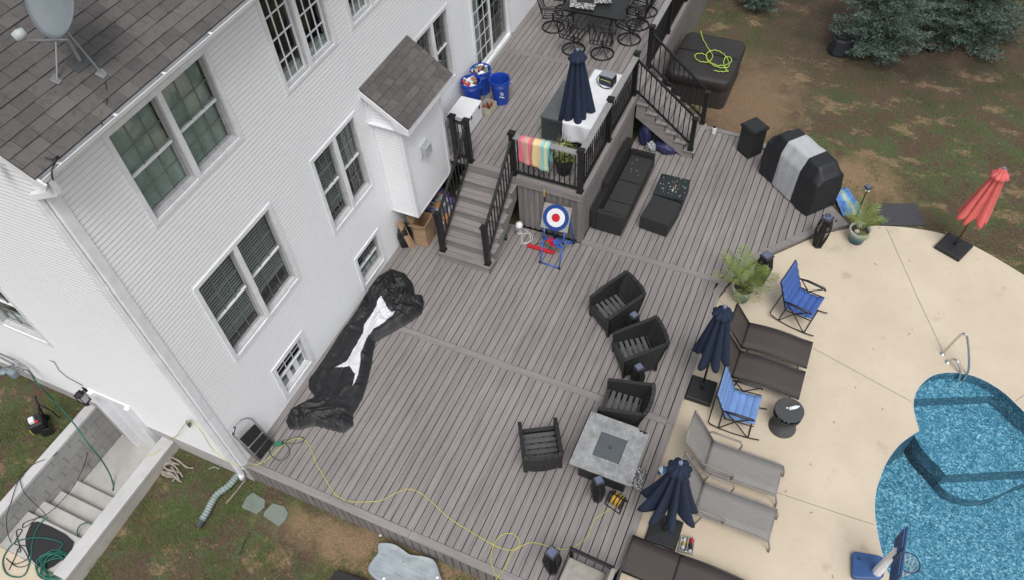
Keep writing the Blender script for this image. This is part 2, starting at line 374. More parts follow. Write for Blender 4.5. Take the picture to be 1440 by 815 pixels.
# the notch point stays sharp: smooth the run between its two ends
_pp = smooth_path([(a, b, 0) for a, b in pool_ctrl + [pool_ctrl[0]]], 5)
POOL = [(p.x, p.y) for p in _pp[:-1]]
patio_out = [(6.58, -4.5), (6.62, 6.72), (6.76, 7.2), (6.98, 7.7), (7.28, 8.12), (7.7, 8.63), (8.0, 8.98), (8.32, 9.29), (8.62, 9.52), (8.95, 9.73), (9.345, 9.89), (9.85, 10.02), (10.373, 10.08), (10.8, 10.02), (11.2, 9.89), (11.736, 9.63), (12.2, 9.36), (13.2, 8.7), (14.6, 7.6), (16, 6), (17, 3.5), (17, 0), (15, -3.5), (12, -4.5)]
PATIO_POLY = [patio_out[0]] + arc(patio_out[1:], 3, False)
def flat_with_hole(outer, hole, z):
    """triangulated sheet between two outlines"""
    bm = bmesh.new(); es = []
    for poly in ([outer, hole] if hole else [outer]):
        vs = [bm.verts.new((p[0], p[1], z)) for p in poly]
        es += [bm.edges.new((vs[i], vs[(i + 1) % len(vs)])) for i in range(len(vs))]
    bmesh.ops.triangle_fill(bm, use_beauty=True, edges=es, use_dissolve=False, normal=(0, 0, 1))
    for f in bm.faces:
        if f.normal.z < 0: f.normal_flip()
    return bm
def bm_obj(name, bm, mat, parent=None):
    me = bpy.data.meshes.new(name); bm.to_mesh(me); bm.free(); me.materials.append(mat); return link(name, me, parent)

# lawn: one wide sheet, fine near the place, open at the stairwell and under the pool
def gen_lawn():
    xs = [-60, -40, -25, -15, -11] + [round(-9 + .22 * i, 3) for i in range(112)] + [16.5, 18, 22, 30, 45, 60]
    xs = sorted(set([x for x in xs if abs(x - WELL[0]) > .1 and abs(x - WELL[1]) > .1 and abs(x + 3.80) > .08 and abs(x + 1.69) > .08] + [WELL[0] - .1, WELL[1] + .1]))
    ys = [-60, -40, -25, -15, -10, -7] + [round(-5.2 + .26 * i, 3) for i in range(110)] + [25, 28, 35, 45, 60]
    b = MB(); nx = len(xs); b.v = [(x, y, gz(x, y) + (.012 * noise.noise(Vector((x * 3, y * 3, 0))))) for y in ys for x in xs]
    for j in range(len(ys) - 1):
        for i in range(nx - 1):
            cx, cy = (xs[i] + xs[i + 1]) / 2, (ys[j] + ys[j + 1]) / 2
            if WELL[0] - .1 <= xs[i] and xs[i + 1] <= WELL[1] + .1 + 1e-6 and -5.3 < cy < 0.2: continue
            if inpoly(cx, cy, PATIO_POLY) and dpoly(cx, cy, PATIO_POLY) > .35: continue
            b.f.append((j * nx + i, j * nx + i + 1, (j + 1) * nx + i + 1, (j + 1) * nx + i)); b.m.append(0)
    return b
o = obj('ground', gen_lawn(), LAWN, smooth=True, recalc=False); struct(o)

# patio: three pours with narrow control joints
bm = flat_with_hole(PATIO_POLY, POOL, PZ)
o = bm_obj('patio', bm, PATIO); struct(o)
b = MB(); n = len(PATIO_POLY)
b.v = [(x, y, z) for z in (PZ - .12, PZ) for x, y in PATIO_POLY]; b.f = [(i, (i + 1) % n, n + (i + 1) % n, n + i) for i in range(n)]; b.m = [0] * n
obj('patio_edge', b, PATIO, o, recalc=False)
JOINT = plain('joint_dark', (.10, .09, .075), .9)  # dark brown tone of the joint lines
S4 = S(1180, 440, 3.135, PZ + .003); S5 = S(1180, 640, 4.658, PZ + .003)
joints = [[P(1142, 488, PZ), S4(322, 390)], [P(1246, 320, PZ), P(1284, 405, PZ), S4(457, 165)], [S5(0, 378), S5(232, 452)], [P(1093, 692, PZ), S5(0, 378)],
          [S4(778, 385), P(1560, 470, PZ)], [P(1010, 420, PZ), P(1052, 455, PZ), P(1142, 488, PZ)]]
b = MB()
for ln in joints:
    for p, q in zip(ln, ln[1:]):
        p = Vector((p.x, p.y, PZ + .004)); q = Vector((q.x, q.y, PZ + .004)); sd = (q - p).cross(Vector((0, 0, 1))).normalized() * .0032
        b.add([p - sd, q - sd, q + sd, p + sd], [(0, 1, 2, 3)])
obj('control_joint', b, JOINT, o)

# pool basin, steps and water
basin = tag(bpy.data.objects.new('swimming_pool', None), 'freeform swimming pool lined in mottled blue mosaic', 'pool'); COL.objects.link(basin)
n = len(POOL); b = MB()
b.v = [(x, y, z) for z in (PZ - .001, -1.22) for x, y in POOL]; b.f = [(i, (i + 1) % n, n + (i + 1) % n, n + i) for i in range(n)]; b.m = [0] * n
obj('pool_wall', b, LINER_SHADE, basin, recalc=False, smooth=True)  # walls use the liner copy darkened for shade
bm_obj('pool_floor', flat_with_hole(POOL, None, -1.21), LINER, basin)
cx0, cy0 = 12, 3.6
b = MB()
for i in range(n):   # thin white coping lip round the water
    x, y = POOL[i]; x2, y2 = POOL[(i + 1) % n]; d = Vector((x2 - x, y2 - y, 0)); nn = Vector((d.y, -d.x, 0)).normalized() * .017
    p = Vector((x, y, PZ + .003)); q = Vector((x2, y2, PZ + .003)); b.add([p, q, q - nn, p - nn], [(0, 1, 2, 3)])
obj('pool_coping', b, plain('pale_coping', (.50, .48, .46), .6), basin, recalc=False)
def shrink(poly, e):   # nudge an outline outward so step solids bury their rims in the basin wall
    return poly
def steps_poly(pts): return [(p.x, p.y) for p in pts]
def clip_above(zl, pts_px, sc):
    return [sc(a, b, zl) for a, b in pts_px]
def solid_step(name, poly, z, mat_top=LINER):
    bm = bmesh.new(); vs = [bm.verts.new((x, y, z)) for x, y in poly]; f = bm.faces.new(vs); bm.normal_update()
    if f.normal.z < 0: f.normal_flip()
    r = bmesh.ops.extrude_face_region(bm, geom=[f]); ev = [g for g in r['geom'] if isinstance(g, bmesh.types.BMVert)]
    for v in ev: v.co.z = -1.205
    bmesh.ops.triangulate(bm, faces=bm.faces[:]); bm.normal_update()
    me = bpy.data.meshes.new(name); bm.to_mesh(me); bm.free(); me.materials.append(LINER); me.materials.append(LINER_SHADE)
    for p in me.polygons: p.material_index = 0 if abs(p.normal.z) > .5 else 1  # upright faces get the liner with shade put into its colour
    return link(name, me, basin)
W = .0
def lobe_clip(line_pts, z, side):
    """part of the pool outline on one side of a polyline across it"""
    return None
def cut(poly, a, b2):
    """keep the part of poly to the left of the directed line a->b2"""
    out = []; a = Vector(a[:2]); b2 = Vector(b2[:2]); d = b2 - a
    sg = lambda p: d.x * (p[1] - a.y) - d.y * (p[0] - a.x)
    for i in range(len(poly)):
        p, q = poly[i], poly[(i + 1) % len(poly)]; s1, s2 = sg(p), sg(q)
        if s1 >= 0: out.append(p)
        if (s1 > 0) != (s2 > 0): t = s1 / (s1 - s2); out.append((p[0] + (q[0] - p[0]) * t, p[1] + (q[1] - p[1]) * t))
    return out
# outer edge of the wide entry bench: arc from the notch sweeping under the lobe
zb = -.95; bench = [S4(a, c, zb) for a, c in ((285, 545), (302, 575), (345, 645), (412, 715))] + [S5(a, c, zb) for a, c in ((700, 232), (800, 277), (900, 290), (980, 280), (1060, 250), (1140, 205))]
barc = [(p.x, p.y) for p in smooth_path(bench, 5)]
# close the bench around the lobe, following the pool outline back (right side runs out of frame)
def nearest(poly, p): return min(range(len(poly)), key=lambda i: (poly[i][0] - p[0]) ** 2 + (poly[i][1] - p[1]) ** 2)
endp = barc[-1]; right = (12.9, 5.55)
i0 = nearest(POOL, right); lobe = POOL[i0:] + POOL[:1]
benchpoly = barc + [(12.62, 5.45)] + lobe
solid_step('pool_step', benchpoly, zb)
z2 = -.62; la = S4(415, 713, z2); lb = S4(815, 693, z2)
solid_step('pool_step', cut(benchpoly, (la.x, la.y), (lb.x, lb.y)), z2)
z3 = -.36; la = S4(330, 376, z3); lb = S4(690, 363, z3)
solid_step('pool_step', cut(benchpoly, (la.x, la.y), (lb.x, lb.y)), z3)
bm_obj('water', flat_with_hole(POOL, None, -.20), WATER, basin)

# ================================================================== DECKS
lower = tag(bpy.data.objects.new('lower_deck', None), 'wide low deck of grey-brown composite boards below the stairs', 'deck'); COL.objects.link(lower)
upper = tag(bpy.data.objects.new('upper_deck', None), 'raised deck with vertical-board skirting beside the house', 'deck'); COL.objects.link(upper)
PITCH = .1440; BW = .1295; TH = .025
def board(poly, z, mat, parent, name='deck_board', th=TH):
    me = MB().prism(poly, z - th, z).mesh(name, mat); o = link(name, me, parent); return o
Y1a, Y1b = 3.55, 3.69; Y2a, Y2b = 6.98, 7.12; XR = 6.492
curve_out = [(6.63, 6.45), (6.62, 6.72), (6.76, 7.2), (6.98, 7.7), (7.28, 8.12), (7.7, 8.63), (8.0, 8.98), (8.32, 9.29), (8.62, 9.52)]
CO = arc(curve_out[1:], 4, False)
def offs(pl, d):
    out = []
    for i, p in enumerate(pl):
        a = Vector(pl[max(i - 1, 0)]); c = Vector(pl[min(i + 1, len(pl) - 1)]); t = (c - a).normalized(); out.append((p[0] - t.y * d, p[1] + t.x * d))
    return out
CI = offs(CO, .145)
def y_low(x):
    if x <= CI[0][0]: return 6.45
    for p, q in zip(CI, CI[1:]):
        if p[0] <= x <= q[0]: return p[1] + (q[1] - p[1]) * (x - p[0]) / max(q[0] - p[0], 1e-6)
    return CI[-1][1] + (x - CI[-1][0]) * .6
def y_high(x, inner=.14):
    e = min(11.60 - (x - 5.2) * .01, 9.95 + (8.19 - x) * .84)
    return e - inner * (1.0 if x < 6.4 else 1.3)
BAYS = [(.14, Y1a - .004), (Y1b + .004, Y2a - .004)]
k = 0; x = .012
while x < 8.45:
    x0, x1 = x, x + BW
    if x1 <= XR + .002:
        for ya, yb in BAYS: board([(x0, ya + .003), (x1, ya + .003), (x1, yb), (x0, yb)], 0, BY, lower)
    if x0 > 3.5:
        lo0, lo1 = (Y2b + .004,) * 2 if x1 < XR + .01 else (max(y_low(x0) + .006, Y2b if x0 < 6.6 else 0), max(y_low(x1) + .006, Y2b if x0 < 6.6 else 0))
        h0, h1 = y_high(x0), y_high(x1)
        if h1 > lo1 + .1: board([(x0, lo0), (x1, lo1), (x1, h1), (x0, h0)], 0, BY, lower)
    elif x1 > 3.35: pass
    x += PITCH
for ya, yb, xa, xb in ((0.0, .136, 0.01, 3.28), (0.0, .136, 3.286, 6.62), (Y1a, Y1b, .012, 2.32), (Y1a, Y1b, 2.326, XR - .002), ):
    board([(xa, ya), (xb, ya), (xb, yb), (xa, yb)], 0, BX, lower, 'border_board')
board([(3.60, Y2a + .001), (6.548, Y2a + .001), (6.590, Y2b), (3.60, Y2b)], 0, BX, lower, 'border_board')
board([(XR + .004, .14), (6.63, .14), (6.63, 3.6), (XR + .004, 3.6)], 0, BY, lower, 'border_board')
board([(XR + .004, 3.606), (6.63, 3.606), (6.63, 6.45), (6.622, 6.718), (6.485, 6.76), (XR + .004, 6.70)], 0, BY, lower, 'border_board')
for a in range(0, len(CO) - 1, 4):
    e = min(a + 4, len(CO) - 1)
    poly = CO[a:e + 1] + [CI[j] for j in range(e, a - 1, -1)]
    board([(p[0], p[1]) for p in poly], 0.0, BX, lower, 'border_board')
board([(8.62, 9.53), (8.20, 9.96), (8.09, 9.86), (8.46, 9.47)], 0.001, BX, lower, 'border_board')
board([(8.195, 9.965), (6.30, 11.60), (6.22, 11.50), (8.085, 9.865)], 0.0005, BX, lower, 'border_board')
board([(3.6, 11.46), (6.2, 11.49), (6.29, 11.60), (3.6, 11.62)], 0.0, BX, lower, 'border_board')
# near-black framing slab: shade of the deck void is put into its colour
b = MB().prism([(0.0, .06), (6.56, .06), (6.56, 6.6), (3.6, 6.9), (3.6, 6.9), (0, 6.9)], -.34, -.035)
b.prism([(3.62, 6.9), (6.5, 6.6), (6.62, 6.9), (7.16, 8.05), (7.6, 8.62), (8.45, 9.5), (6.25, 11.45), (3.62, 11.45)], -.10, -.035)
obj('deck_void_slab', b, plain('joist_void_shade', (.012, .011, .010), .9), lower)
# skirting of upright boards, front and along the curved step
def skirt(p, q, zt, zb, parent, w=.128, out=(0, -1), gap=.022, mat=BZ, th=.02, dz=0, name='skirt_board'):
    p, q = Vector(p), Vector(q); L = (q - p).length; t = (q - p) / L; n_ = max(1, int(round(L / (w + gap)))); w = L / n_ - gap
    o2 = Vector(out)
    for i in range(n_):
        a = p + t * (i * (w + gap) + gap / 2); c = a + t * w
        z0 = zb(a.x, a.y) if callable(zb) else zb
        pts = [(a.x, a.y), (c.x, c.y), (c.x - o2.x * th, c.y - o2.y * th), (a.x - o2.x * th, a.y - o2.y * th)]
        link(name, MB().prism(pts, z0, zt - (0 if i % 2 else .0)).mesh(name, mat), parent)
skirt((.02, .022), (6.60, .022), -.027, lambda x, y: gz(x, -.1) - .06, lower)
for a in range(0, len(CO) - 1, 1):
    p, q = Vector(CO[a]), Vector(CO[a + 1]); t = (q - p).normalized(); nn = (t.y, -t.x)
    ins = Vector((-t.y, t.x)) * .02
    skirt(p + ins, q + ins, -.026, -.16, lower, .10, nn, .006)
skirt((8.60, 9.53), (8.19, 9.95), -.026, -.2, lower, .13, (.7, .7), .008)
skirt((6.605, 6.7), (6.605, -.0), -.026, -.16, lower, .138, (1, 0))

# upper deck
ux = .02; Y3a, Y3b = 10.91, 11.05; UXR = 3.62
while ux + BW < UXR - .13:
    board([(ux, 7.15), (ux + BW, 7.15), (ux + BW, Y3a - .004), (ux, Y3a - .004)], UP, BY, upper)
    board([(ux, Y3b + .004), (ux + BW, Y3b + .004), (ux + BW, 17.5), (ux, 17.5)], UP, BY, upper); ux += PITCH
xl = ux - .012
board([(xl + .008, 7.15), (UXR, 7.15), (UXR, 10.3), (xl + .008, 10.3)], UP, BY, upper, 'border_board')
board([(xl + .008, 10.306), (UXR, 10.306), (UXR, 17.5), (xl + .008, 17.5)], UP, BY, upper, 'border_board')
board([(.02, Y3a), (xl, Y3a), (xl, Y3b), (.02, Y3b)], UP, BX, upper, 'border_board')
board([(.62, 7.0), (UXR, 7.0), (UXR, 7.142), (.62, 7.142)], UP + .001, BX, upper, 'border_board')
obj('deck_void_slab', MB().box(.02, 3.56, 7.06, 17.4, UP - .16, UP - .035), plain('joist_void_shade', (0, 0, 0)), upper)  # same near-black slab, its colour standing in for shade below
obj('fascia_board', MB().box(2.16, 3.60, 6.985, 7.005, UP - .20, UP - .026), BX, upper)
obj('fascia_board', MB().box(3.60, 3.622, 7.0, 10.34, UP - .20, UP - .026), BY, upper)
obj('fascia_board', MB().box(3.60, 3.622, 11.42, 17.4, UP - .20, UP - .026), BY, upper)
skirt((2.16, 7.03), (3.57, 7.03), UP - .03, -.01, upper, .085, (0, -1), .045)
skirt((2.16, 7.055), (3.57, 7.055), UP - .03, -.01, upper, .13, (0, -1), .0, name='backing_board')
skirt((3.585, 7.02), (3.585, 10.36), UP - .03, -.01, upper, .128, (1, 0), .02)
skirt((3.585, 11.4), (3.585, 17.4), UP - .03, -.18, upper, .128, (1, 0), .02)
obj('corner_board', MB().box(3.50, 3.60, 7.0, 7.022, 0.0, UP - .205), BZ, upper)
obj('corner_board', MB().box(3.588, 3.61, 7.024, 7.11, 0.0, UP - .205), BZ, upper)

# stairs
def stair(name, label, org, ux_, run, width, nris, rise, parent_kind=True, top=UP):
    """org = top nosing corner; ux_ = travel direction (down); width runs along the other axis"""
    s = thing(name, label, 'stairs'); ox, oy = org; dx, dy = ux_; wx, wy = (-dy, dx)
    def pt(a, w): return (ox + dx * a + wx * w, oy + dy * a + wy * w)
    m = BX if abs(dy) > .5 else BY
    for i in range(1, nris):
        z = top - rise * i; a0 = run * (i - 1) + .0; a1 = run * i + .025
        mid = (a0 + a1) / 2
        for (p0, p1) in ((a0 - .0, mid - .004), (mid + .004, a1)):
            board([pt(p0, -.03), pt(p1, -.03), pt(p1, width + .03), pt(p0, width + .03)], z, m, s, 'tread_board')
    for i in range(1, nris + 1):
        zt = top - rise * (i - 1) - .026; zb_ = top - rise * i if i < nris else gz(*pt(run * i, 0)) if top - rise * nris < -.05 else 0
        a = run * (i - 1) - .002
        board([pt(a - .018, 0), pt(a, 0), pt(a, width), pt(a - .018, width)], zt, m, s, 'riser_board', zt - zb_)
    L = run * (nris - 1)
    for w in (.0, width - .02):
        b = MB(); prof = []
        for i in range(nris - 1): prof += [(run * i, top - rise * (i + 1) - .027), (run * (i + 1) - .004, top - rise * (i + 1) - .027)]
        prof += [(L - .004, top - rise * nris + .001)]
        low = [(L - .26, top - rise * nris + .001), (0, top - rise * 2 - .20), (0, top - rise * 1 - .03)]
        pf = prof + low; nn = len(pf); vs = [(*pt(a, w), z) for a, z in pf] + [(*pt(a, w + .02), z) for a, z in pf]
        b.add(vs, [tuple(range(nn)), tuple(range(2 * nn - 1, nn - 1, -1))] + [(i, (i + 1) % nn, nn + (i + 1) % nn, nn + i) for i in range(nn)])
        obj('stringer', b, BX if abs(dx) > .5 else BY, s)
    return s
stair('deck_stairs', 'six-tread composite stairs climbing from the lower deck beside the house', (1.02, 7.0), (0, -1), .247, 1.14, 7, .2)
s2 = stair('garden_stairs', 'composite stairs dropping from the upper deck beside the hot tub', (3.62, 10.36), (1, 0), .237, 1.04, 7, .2)
s2.location = (0, 0, 0)

# ================================================================== HOUSE
house = tag(bpy.data.objects.new('house', None), 'two-storey white vinyl-sided house with grey shingle roof', 'house'); COL.objects.link(house)
SL = .74; RX0, RZ0 = .33, 7.0; RIDGE = -4.9; YE = 18.0
def roofz(x): return RZ0 + SL * (RX0 - x) if x > RIDGE else RZ0 + SL * (RX0 - RIDGE) - SL * (RIDGE - x)
def fL(s, z, d): return (d, s, z)              # long wall, s = world y
def fG(s, z, d): return (s, -d, z)             # gable wall, s = world x
def siding(name, fn, srange, z0, z1, holes, parent, pitch=.0762, shade_h=.0125):
    b = MB(); nc = int(math.ceil((z1 - z0) / pitch))
    for i in range(nc):
        a, c = z0 + i * pitch, min(z0 + (i + 1) * pitch, z1)
        sr = srange((a + c) / 2) if callable(srange) else srange
        if sr is None: continue
        cutz = sorted(set([a, c] + [h[k] for h in holes for k in (2, 3) if a < h[k] < c]))
        for za, zb_ in zip(cutz, cutz[1:]):
            zm = (za + zb_) / 2; segs = [sr]
            for h in holes:
                if h[2] < zm < h[3]:
                    ns = []
                    for (p, q) in segs:
                        if h[1] <= p or h[0] >= q: ns.append((p, q)); continue
                        if h[0] > p: ns.append((p, h[0]))
                        if h[1] < q: ns.append((h[1], q))
                    segs = ns
            gv = a + pitch - shade_h; dof = lambda z: .013 - .009 * (z - a) / pitch if z <= gv else .002  # above gv the course carries the painted lap shade
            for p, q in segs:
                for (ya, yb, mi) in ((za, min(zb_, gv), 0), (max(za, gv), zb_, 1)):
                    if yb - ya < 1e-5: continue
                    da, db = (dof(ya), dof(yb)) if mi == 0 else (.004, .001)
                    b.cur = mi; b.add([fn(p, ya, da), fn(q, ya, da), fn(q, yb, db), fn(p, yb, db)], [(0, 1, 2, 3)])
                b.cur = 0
                if za == a: b.add([fn(p, a, .0), fn(q, a, .0), fn(q, a, .013), fn(p, a, .013)], [(0, 1, 2, 3)])
    return obj(name, b, [SIDING, LAP_SHADE], parent, recalc=False)
BLIND = plain('grey_blind', (.25, .27, .26), .6); SHADE = plain('green_grey_curtain', (.33, .375, .355), .8, var=.25, nscale=2)
PALEC = plain('pale_curtain', (.42, .46, .44), .8, var=.25, nscale=3); MUNT = plain('grey_grille', (.15, .165, .16), .5); WFR = plain('sash_grey', (.34, .34, .35), .4)
GLD = m_glass('dim_window_glass', (.91, .95, .93)); GLC = m_glass('clear_window_glass', (.85, .9, .88)); SILLM = plain('sill_grey', (.52, .52, .53), .5)
def window(fn, s0, s1, z0, z1, units=2, kind='hung', cover='blind', zoff=0, rows=2, label=None, tw=.062, cols=3, mul=.08):
    w = bpy.data.objects.new('window', None); COL.objects.link(w); w.parent = house
    if label: w['label'] = label
    b = MB()      # outer casing
    t = tw
    for (a, c, e, f) in ((s0, s0 + t, z0, z1), (s1 - t, s1, z0, z1), (s0 + t, s1 - t, z1 - t, z1), (s0 + t, s1 - t, z0, z0 + t * .9)):
        b.box(a, c, 0, 1, e, f, lambda s, d, z: fn(s, z, -.02 + d * .048))
    U_ = (s1 - s0 - 2 * t - mul * (units - 1)) / units
    for i in range(1, units):
        a = s0 + t + i * U_ + (i - 1) * mul; b.box(a, a + mul, 0, 1, z0 + t * .9, z1 - t, lambda s, d, z: fn(s, z, -.06 + d * .085))
    # bead round casing
    for (a, c, e, f) in ((s0 - .012, s0, z0 - .012, z1 + .012), (s1, s1 + .012, z0 - .012, z1 + .012), (s0, s1, z1, z1 + .012)):
        b.box(a, c, 0, 1, e, f, lambda s, d, z: fn(s, z, -.02 + d * .05))
    obj('window_frame', b, TRIM, w)
    sashes = MB(); bars = MB(); cov = MB(); dark = MB(); jam = MB(); rail = MB()
    for i in range(units):
        a = s0 + t + i * (U_ + mul); c = a + U_; zb_, zt = z0 + t * .9, z1 - t; zm = (zb_ + zt) / 2
        # jamb box and dark room behind
        for (p, q, e, f) in ((a, a + .012, zb_, zt), (c - .012, c, zb_, zt), (a + .012, c - .012, zt - .012, zt)):
            jam.box(p, q, 0, 1, e, f, lambda s, d, z: fn(s, z, -.12 + d * .119))
        jam.box(a + .012, c - .012, 0, 1, zb_, zb_ + .035, lambda s, d, z: fn(s, z, -.12 + d * .122))
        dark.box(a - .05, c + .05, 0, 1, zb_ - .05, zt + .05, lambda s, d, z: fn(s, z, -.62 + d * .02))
        a += .02; c -= .02
        if kind == 'hung': parts_ = [(zm - .02, zt - .012, -.045, rows), (zb_ + .035, zm + .02, -.085, rows)]
        elif kind == 'low': parts_ = [(zm - .02, zt - .012, -.045, 2), (zb_ + .035, zm + .02, -.06, 1)]
        else: parts_ = [(zb_ + .01, zt - .01, -.05, rows)]
        for si, (e, f, dep, nr) in enumerate(parts_):
            r = .028; hw = si == 1
            mm = rail if (si == 0 and kind == 'hung') else sashes
            for (p, q, g, h) in ((a, a + r, e, f), (c - r, c, e, f), (a + r, c - r, f - r, f)):
                sashes.box(p, q, 0, 1, g, h, lambda s, d, z: fn(s, z, dep - .03 + d * .03))
            mm.box(a + r, c - r, 0, 1, e, e + r * 1.1, lambda s, d, z: fn(s, z, dep - .03 + d * .034))
            ga, gc, ge, gf = a + r, c - r, e + r * 1.1, f - r
            nc_ = cols
            bw = .007 if kind != 'grid' else .011
            if kind == 'low' and si == 1: bw = .06
            tgt = sashes if (kind == 'low' and si == 1) else bars
            for k_ in range(1, nc_):
                s_ = ga + (gc - ga) * k_ / nc_; tgt.box(s_ - bw, s_ + bw, 0, 1, ge, gf, lambda s, d, z: fn(s, z, dep - .018 + d * .010))
            for k_ in range(1, nr):
                z_ = ge + (gf - ge) * k_ / nr; tgt.box(ga, gc, 0, 1, z_ - bw, z_ + bw, lambda s, d, z: fn(s, z, dep - .017 + d * .010))
            gm = {'curtain': GLD, 'blind': GLD, 'dark': GLD, 'pale': GLC}[cover]
            for k_ in range(nc_):
                for j_ in range(nr):
                    p = ga + (gc - ga) * k_ / nc_; q = ga + (gc - ga) * (k_ + 1) / nc_; g = ge + (gf - ge) * j_ / nr; h = ge + (gf - ge) * (j_ + 1) / nr
                    pb = MB(); pb.box(p + .001, q - .001, 0, 1, g + .001, h - .001, lambda s, d, z: fn(s, z, dep - .024 + d * .004)); obj('pane', pb, gm, w)
        zc = zt
        if cover == 'curtain':
            cov.grid(lambda u, v: fn(a + (c - a) * u, zb_ + (zt - zb_) * v, -.15 + .012 * math.sin(u * 22 + i)), 24, 1)
        elif cover == 'pale':
            for (p, q) in ((a, a + U_ * .42), (a + U_ * .62, c)):
                cov.grid(lambda u, v: fn(p + (q - p) * u, zb_ + (zt - zb_) * v, -.18 + .03 * math.sin(u * 26 + i)), 24, 1)
        elif cover == 'blind':
            nsl = int((zt - zb_) / .06)
            for k_ in range(nsl):
                z_ = zt - .02 - k_ * .06
                if label and 'half' in label and i == units - 1 and z_ < zb_ + .8: break
                if z_ < zb_ + .22 + .1 * i: break
                cov.add([fn(a, z_ - .012, -.14), fn(c, z_ - .012, -.14), fn(c, z_ + .012, -.150), fn(a, z_ + .012, -.150)], [(0, 1, 2, 3)])
        elif cover == 'dark':
            cov.box(a, c, 0, 1, zb_, zb_ + .14, lambda s, d, z: fn(s, z, -.22 + d * .09))
    obj('sash', sashes, WFR if kind == 'hung' else TRIM, w, bevel=0)
    if rail.v: obj('meeting_rail', rail, TRIM, w)
    obj('glazing_bar', bars, MUNT if kind == 'hung' else TRIM, w); obj('jamb', jam, SILLM, w); obj('dark_room', dark, DARKR, w)
    if cov.v: obj({'curtain': 'curtain', 'pale': 'curtain', 'blind': 'blind', 'dark': 'inner_sill'}[cover], cov, {'curtain': SHADE, 'pale': PALEC, 'blind': BLIND, 'dark': SILLM}[cover], w, recalc=False)
    return w
WL = [(.895, 2.745, 5.13, 6.62), (.895, 2.735, 2.04, 3.85), (3.835, 5.24, 5.10, 6.72), (3.84, 5.225, 2.03, 3.78), (4.11, 4.99, .13, 1.045), (1.375, 2.285, .13, 1.06),
      (5.69, 7.05, 5.09, 6.62), (7.40, 8.77, 2.13, 3.83), (9.66, 11.55, 1.45, 3.75)]
WG = [(-4.25, -3.08, 1.99, 3.75)]
inset = .02
H1 = [(a + inset, c - inset, e + inset, f - inset) for a, c, e, f in WL]; H1[-1] = (9.68, 11.53, 1.40, 3.73)
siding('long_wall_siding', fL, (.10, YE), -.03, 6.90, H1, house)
def gr(z):
    lo, hi = 2 * RIDGE - 0, -.10
    if z > 7.2: hi = min(hi, RX0 - (z - RZ0) / SL - .28); lo = 2 * RIDGE - RX0 + (z - RZ0) / SL + .28
    return (lo, hi) if hi > lo + .1 else None
DOORG = (-3.12, -2.32, -1.4, .50)
siding('gable_wall_siding', fG, gr, -.10, 10.6, [(a + inset, c - inset, e + inset, f - inset) for a, c, e, f in WG] + [(-3.20, -2.24, -2, .56)], house, shade_h=.020)
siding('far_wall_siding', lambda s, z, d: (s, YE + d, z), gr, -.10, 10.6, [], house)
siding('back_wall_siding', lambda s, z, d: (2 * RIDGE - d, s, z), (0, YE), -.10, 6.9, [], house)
window(fL, *WL[0], cover='curtain'); window(fL, *WL[1], cover='blind'); window(fL, *WL[2], kind='grid', rows=4, cover='dark'); window(fL, *WL[3], cover='blind', label='double window with blinds half raised on the right')
window(fL, *WL[4], units=1, cover='dark'); window(fL, *WL[5], units=1, kind='low', cover='dark', tw=.08); window(fL, *WL[6], kind='grid', rows=4, cover='dark'); window(fL, *WL[7], cover='dark')
window(fG, *WG[0], units=1, cover='dark')
# sliding glass door on the upper deck: pale curtained leaf and dark screened leaf
d0, d1, e0, e1 = WL[8]; b = MB(); b2 = MB(); b3 = MB(); b4 = MB(); dw = bpy.data.objects.new('sliding_door', None); COL.objects.link(dw); dw.parent = house
for (a, c, e, f) in ((d0, d0 + .07, 1.45, e1), (d1 - .07, d1, 1.45, e1), (d0 + .07, d1 - .07, e1 - .07, e1), (d0, d1, 1.405, 1.49)): b.box(a, c, 0, 1, e, f, lambda s, d, z: fL(s, z, -.1 + d * .145))
dm = (d0 + d1) / 2
for (a, c, dep, fr, mt, nm) in ((d0 + .07, dm + .03, -.02, b, TRIM, 'p'), (dm - .03, d1 - .07, -.06, b2, None, 'd')):
    for (p, q, g, h) in ((a, a + .06, 1.49, e1 - .07), (c - .06, c, 1.49, e1 - .07), (a + .06, c - .06, 1.49, 1.60), (a + .06, c - .06, e1 - .15, e1 - .07)): fr.box(p, q, 0, 1, g, h, lambda s, d, z: fL(s, z, dep - .03 + d * .04))
    for k_ in range(3):
        for j_ in range(6):
            p = a + .06 + (c - a - .12) * k_ / 3; q = a + .06 + (c - a - .12) * (k_ + 1) / 3; zz = 1.60 + (e1 - 1.75) * j_ / 6; z2_ = 1.60 + (e1 - 1.75) * (j_ + 1) / 6
            pb = MB().box(p, q, 0, 1, zz, z2_, lambda s, d, z: fL(s, z, dep - .016 + d * .004)); obj('pane', pb, GLC if nm == 'p' else GLD, dw)
    g_ = b3 if nm == 'p' else b4
    for k_ in (1, 2): s_ = a + .06 + (c - a - .12) * k_ / 3; g_.box(s_ - .01, s_ + .01, 0, 1, 1.60, e1 - .15, lambda s, d, z: fL(s, z, dep - .008 + d * .006))
    for j_ in range(1, 6): zz = 1.60 + (e1 - 1.75) * j_ / 6; g_.box(a + .06, c - .06, 0, 1, zz - .01, zz + .01, lambda s, d, z: fL(s, z, dep - .007 + d * .006))
obj('door_frame', b, TRIM, dw); obj('screen_frame', b2, WFR, dw); obj('glazing_bar', b3, TRIM, dw); obj('glazing_bar', b4, MUNT, dw)
obj('curtain', MB().grid(lambda u, v: fL(d0 + .1 + (dm - d0 - .25) * u, 1.5 + 2.2 * v, -.2 + .03 * math.sin(u * 30)), 30, 1), PALEC, dw, recalc=False)
obj('dark_room', MB().box(-.6, -.58, d0 - .1, d1 + .1, 1.3, 3.9), DARKR, dw)
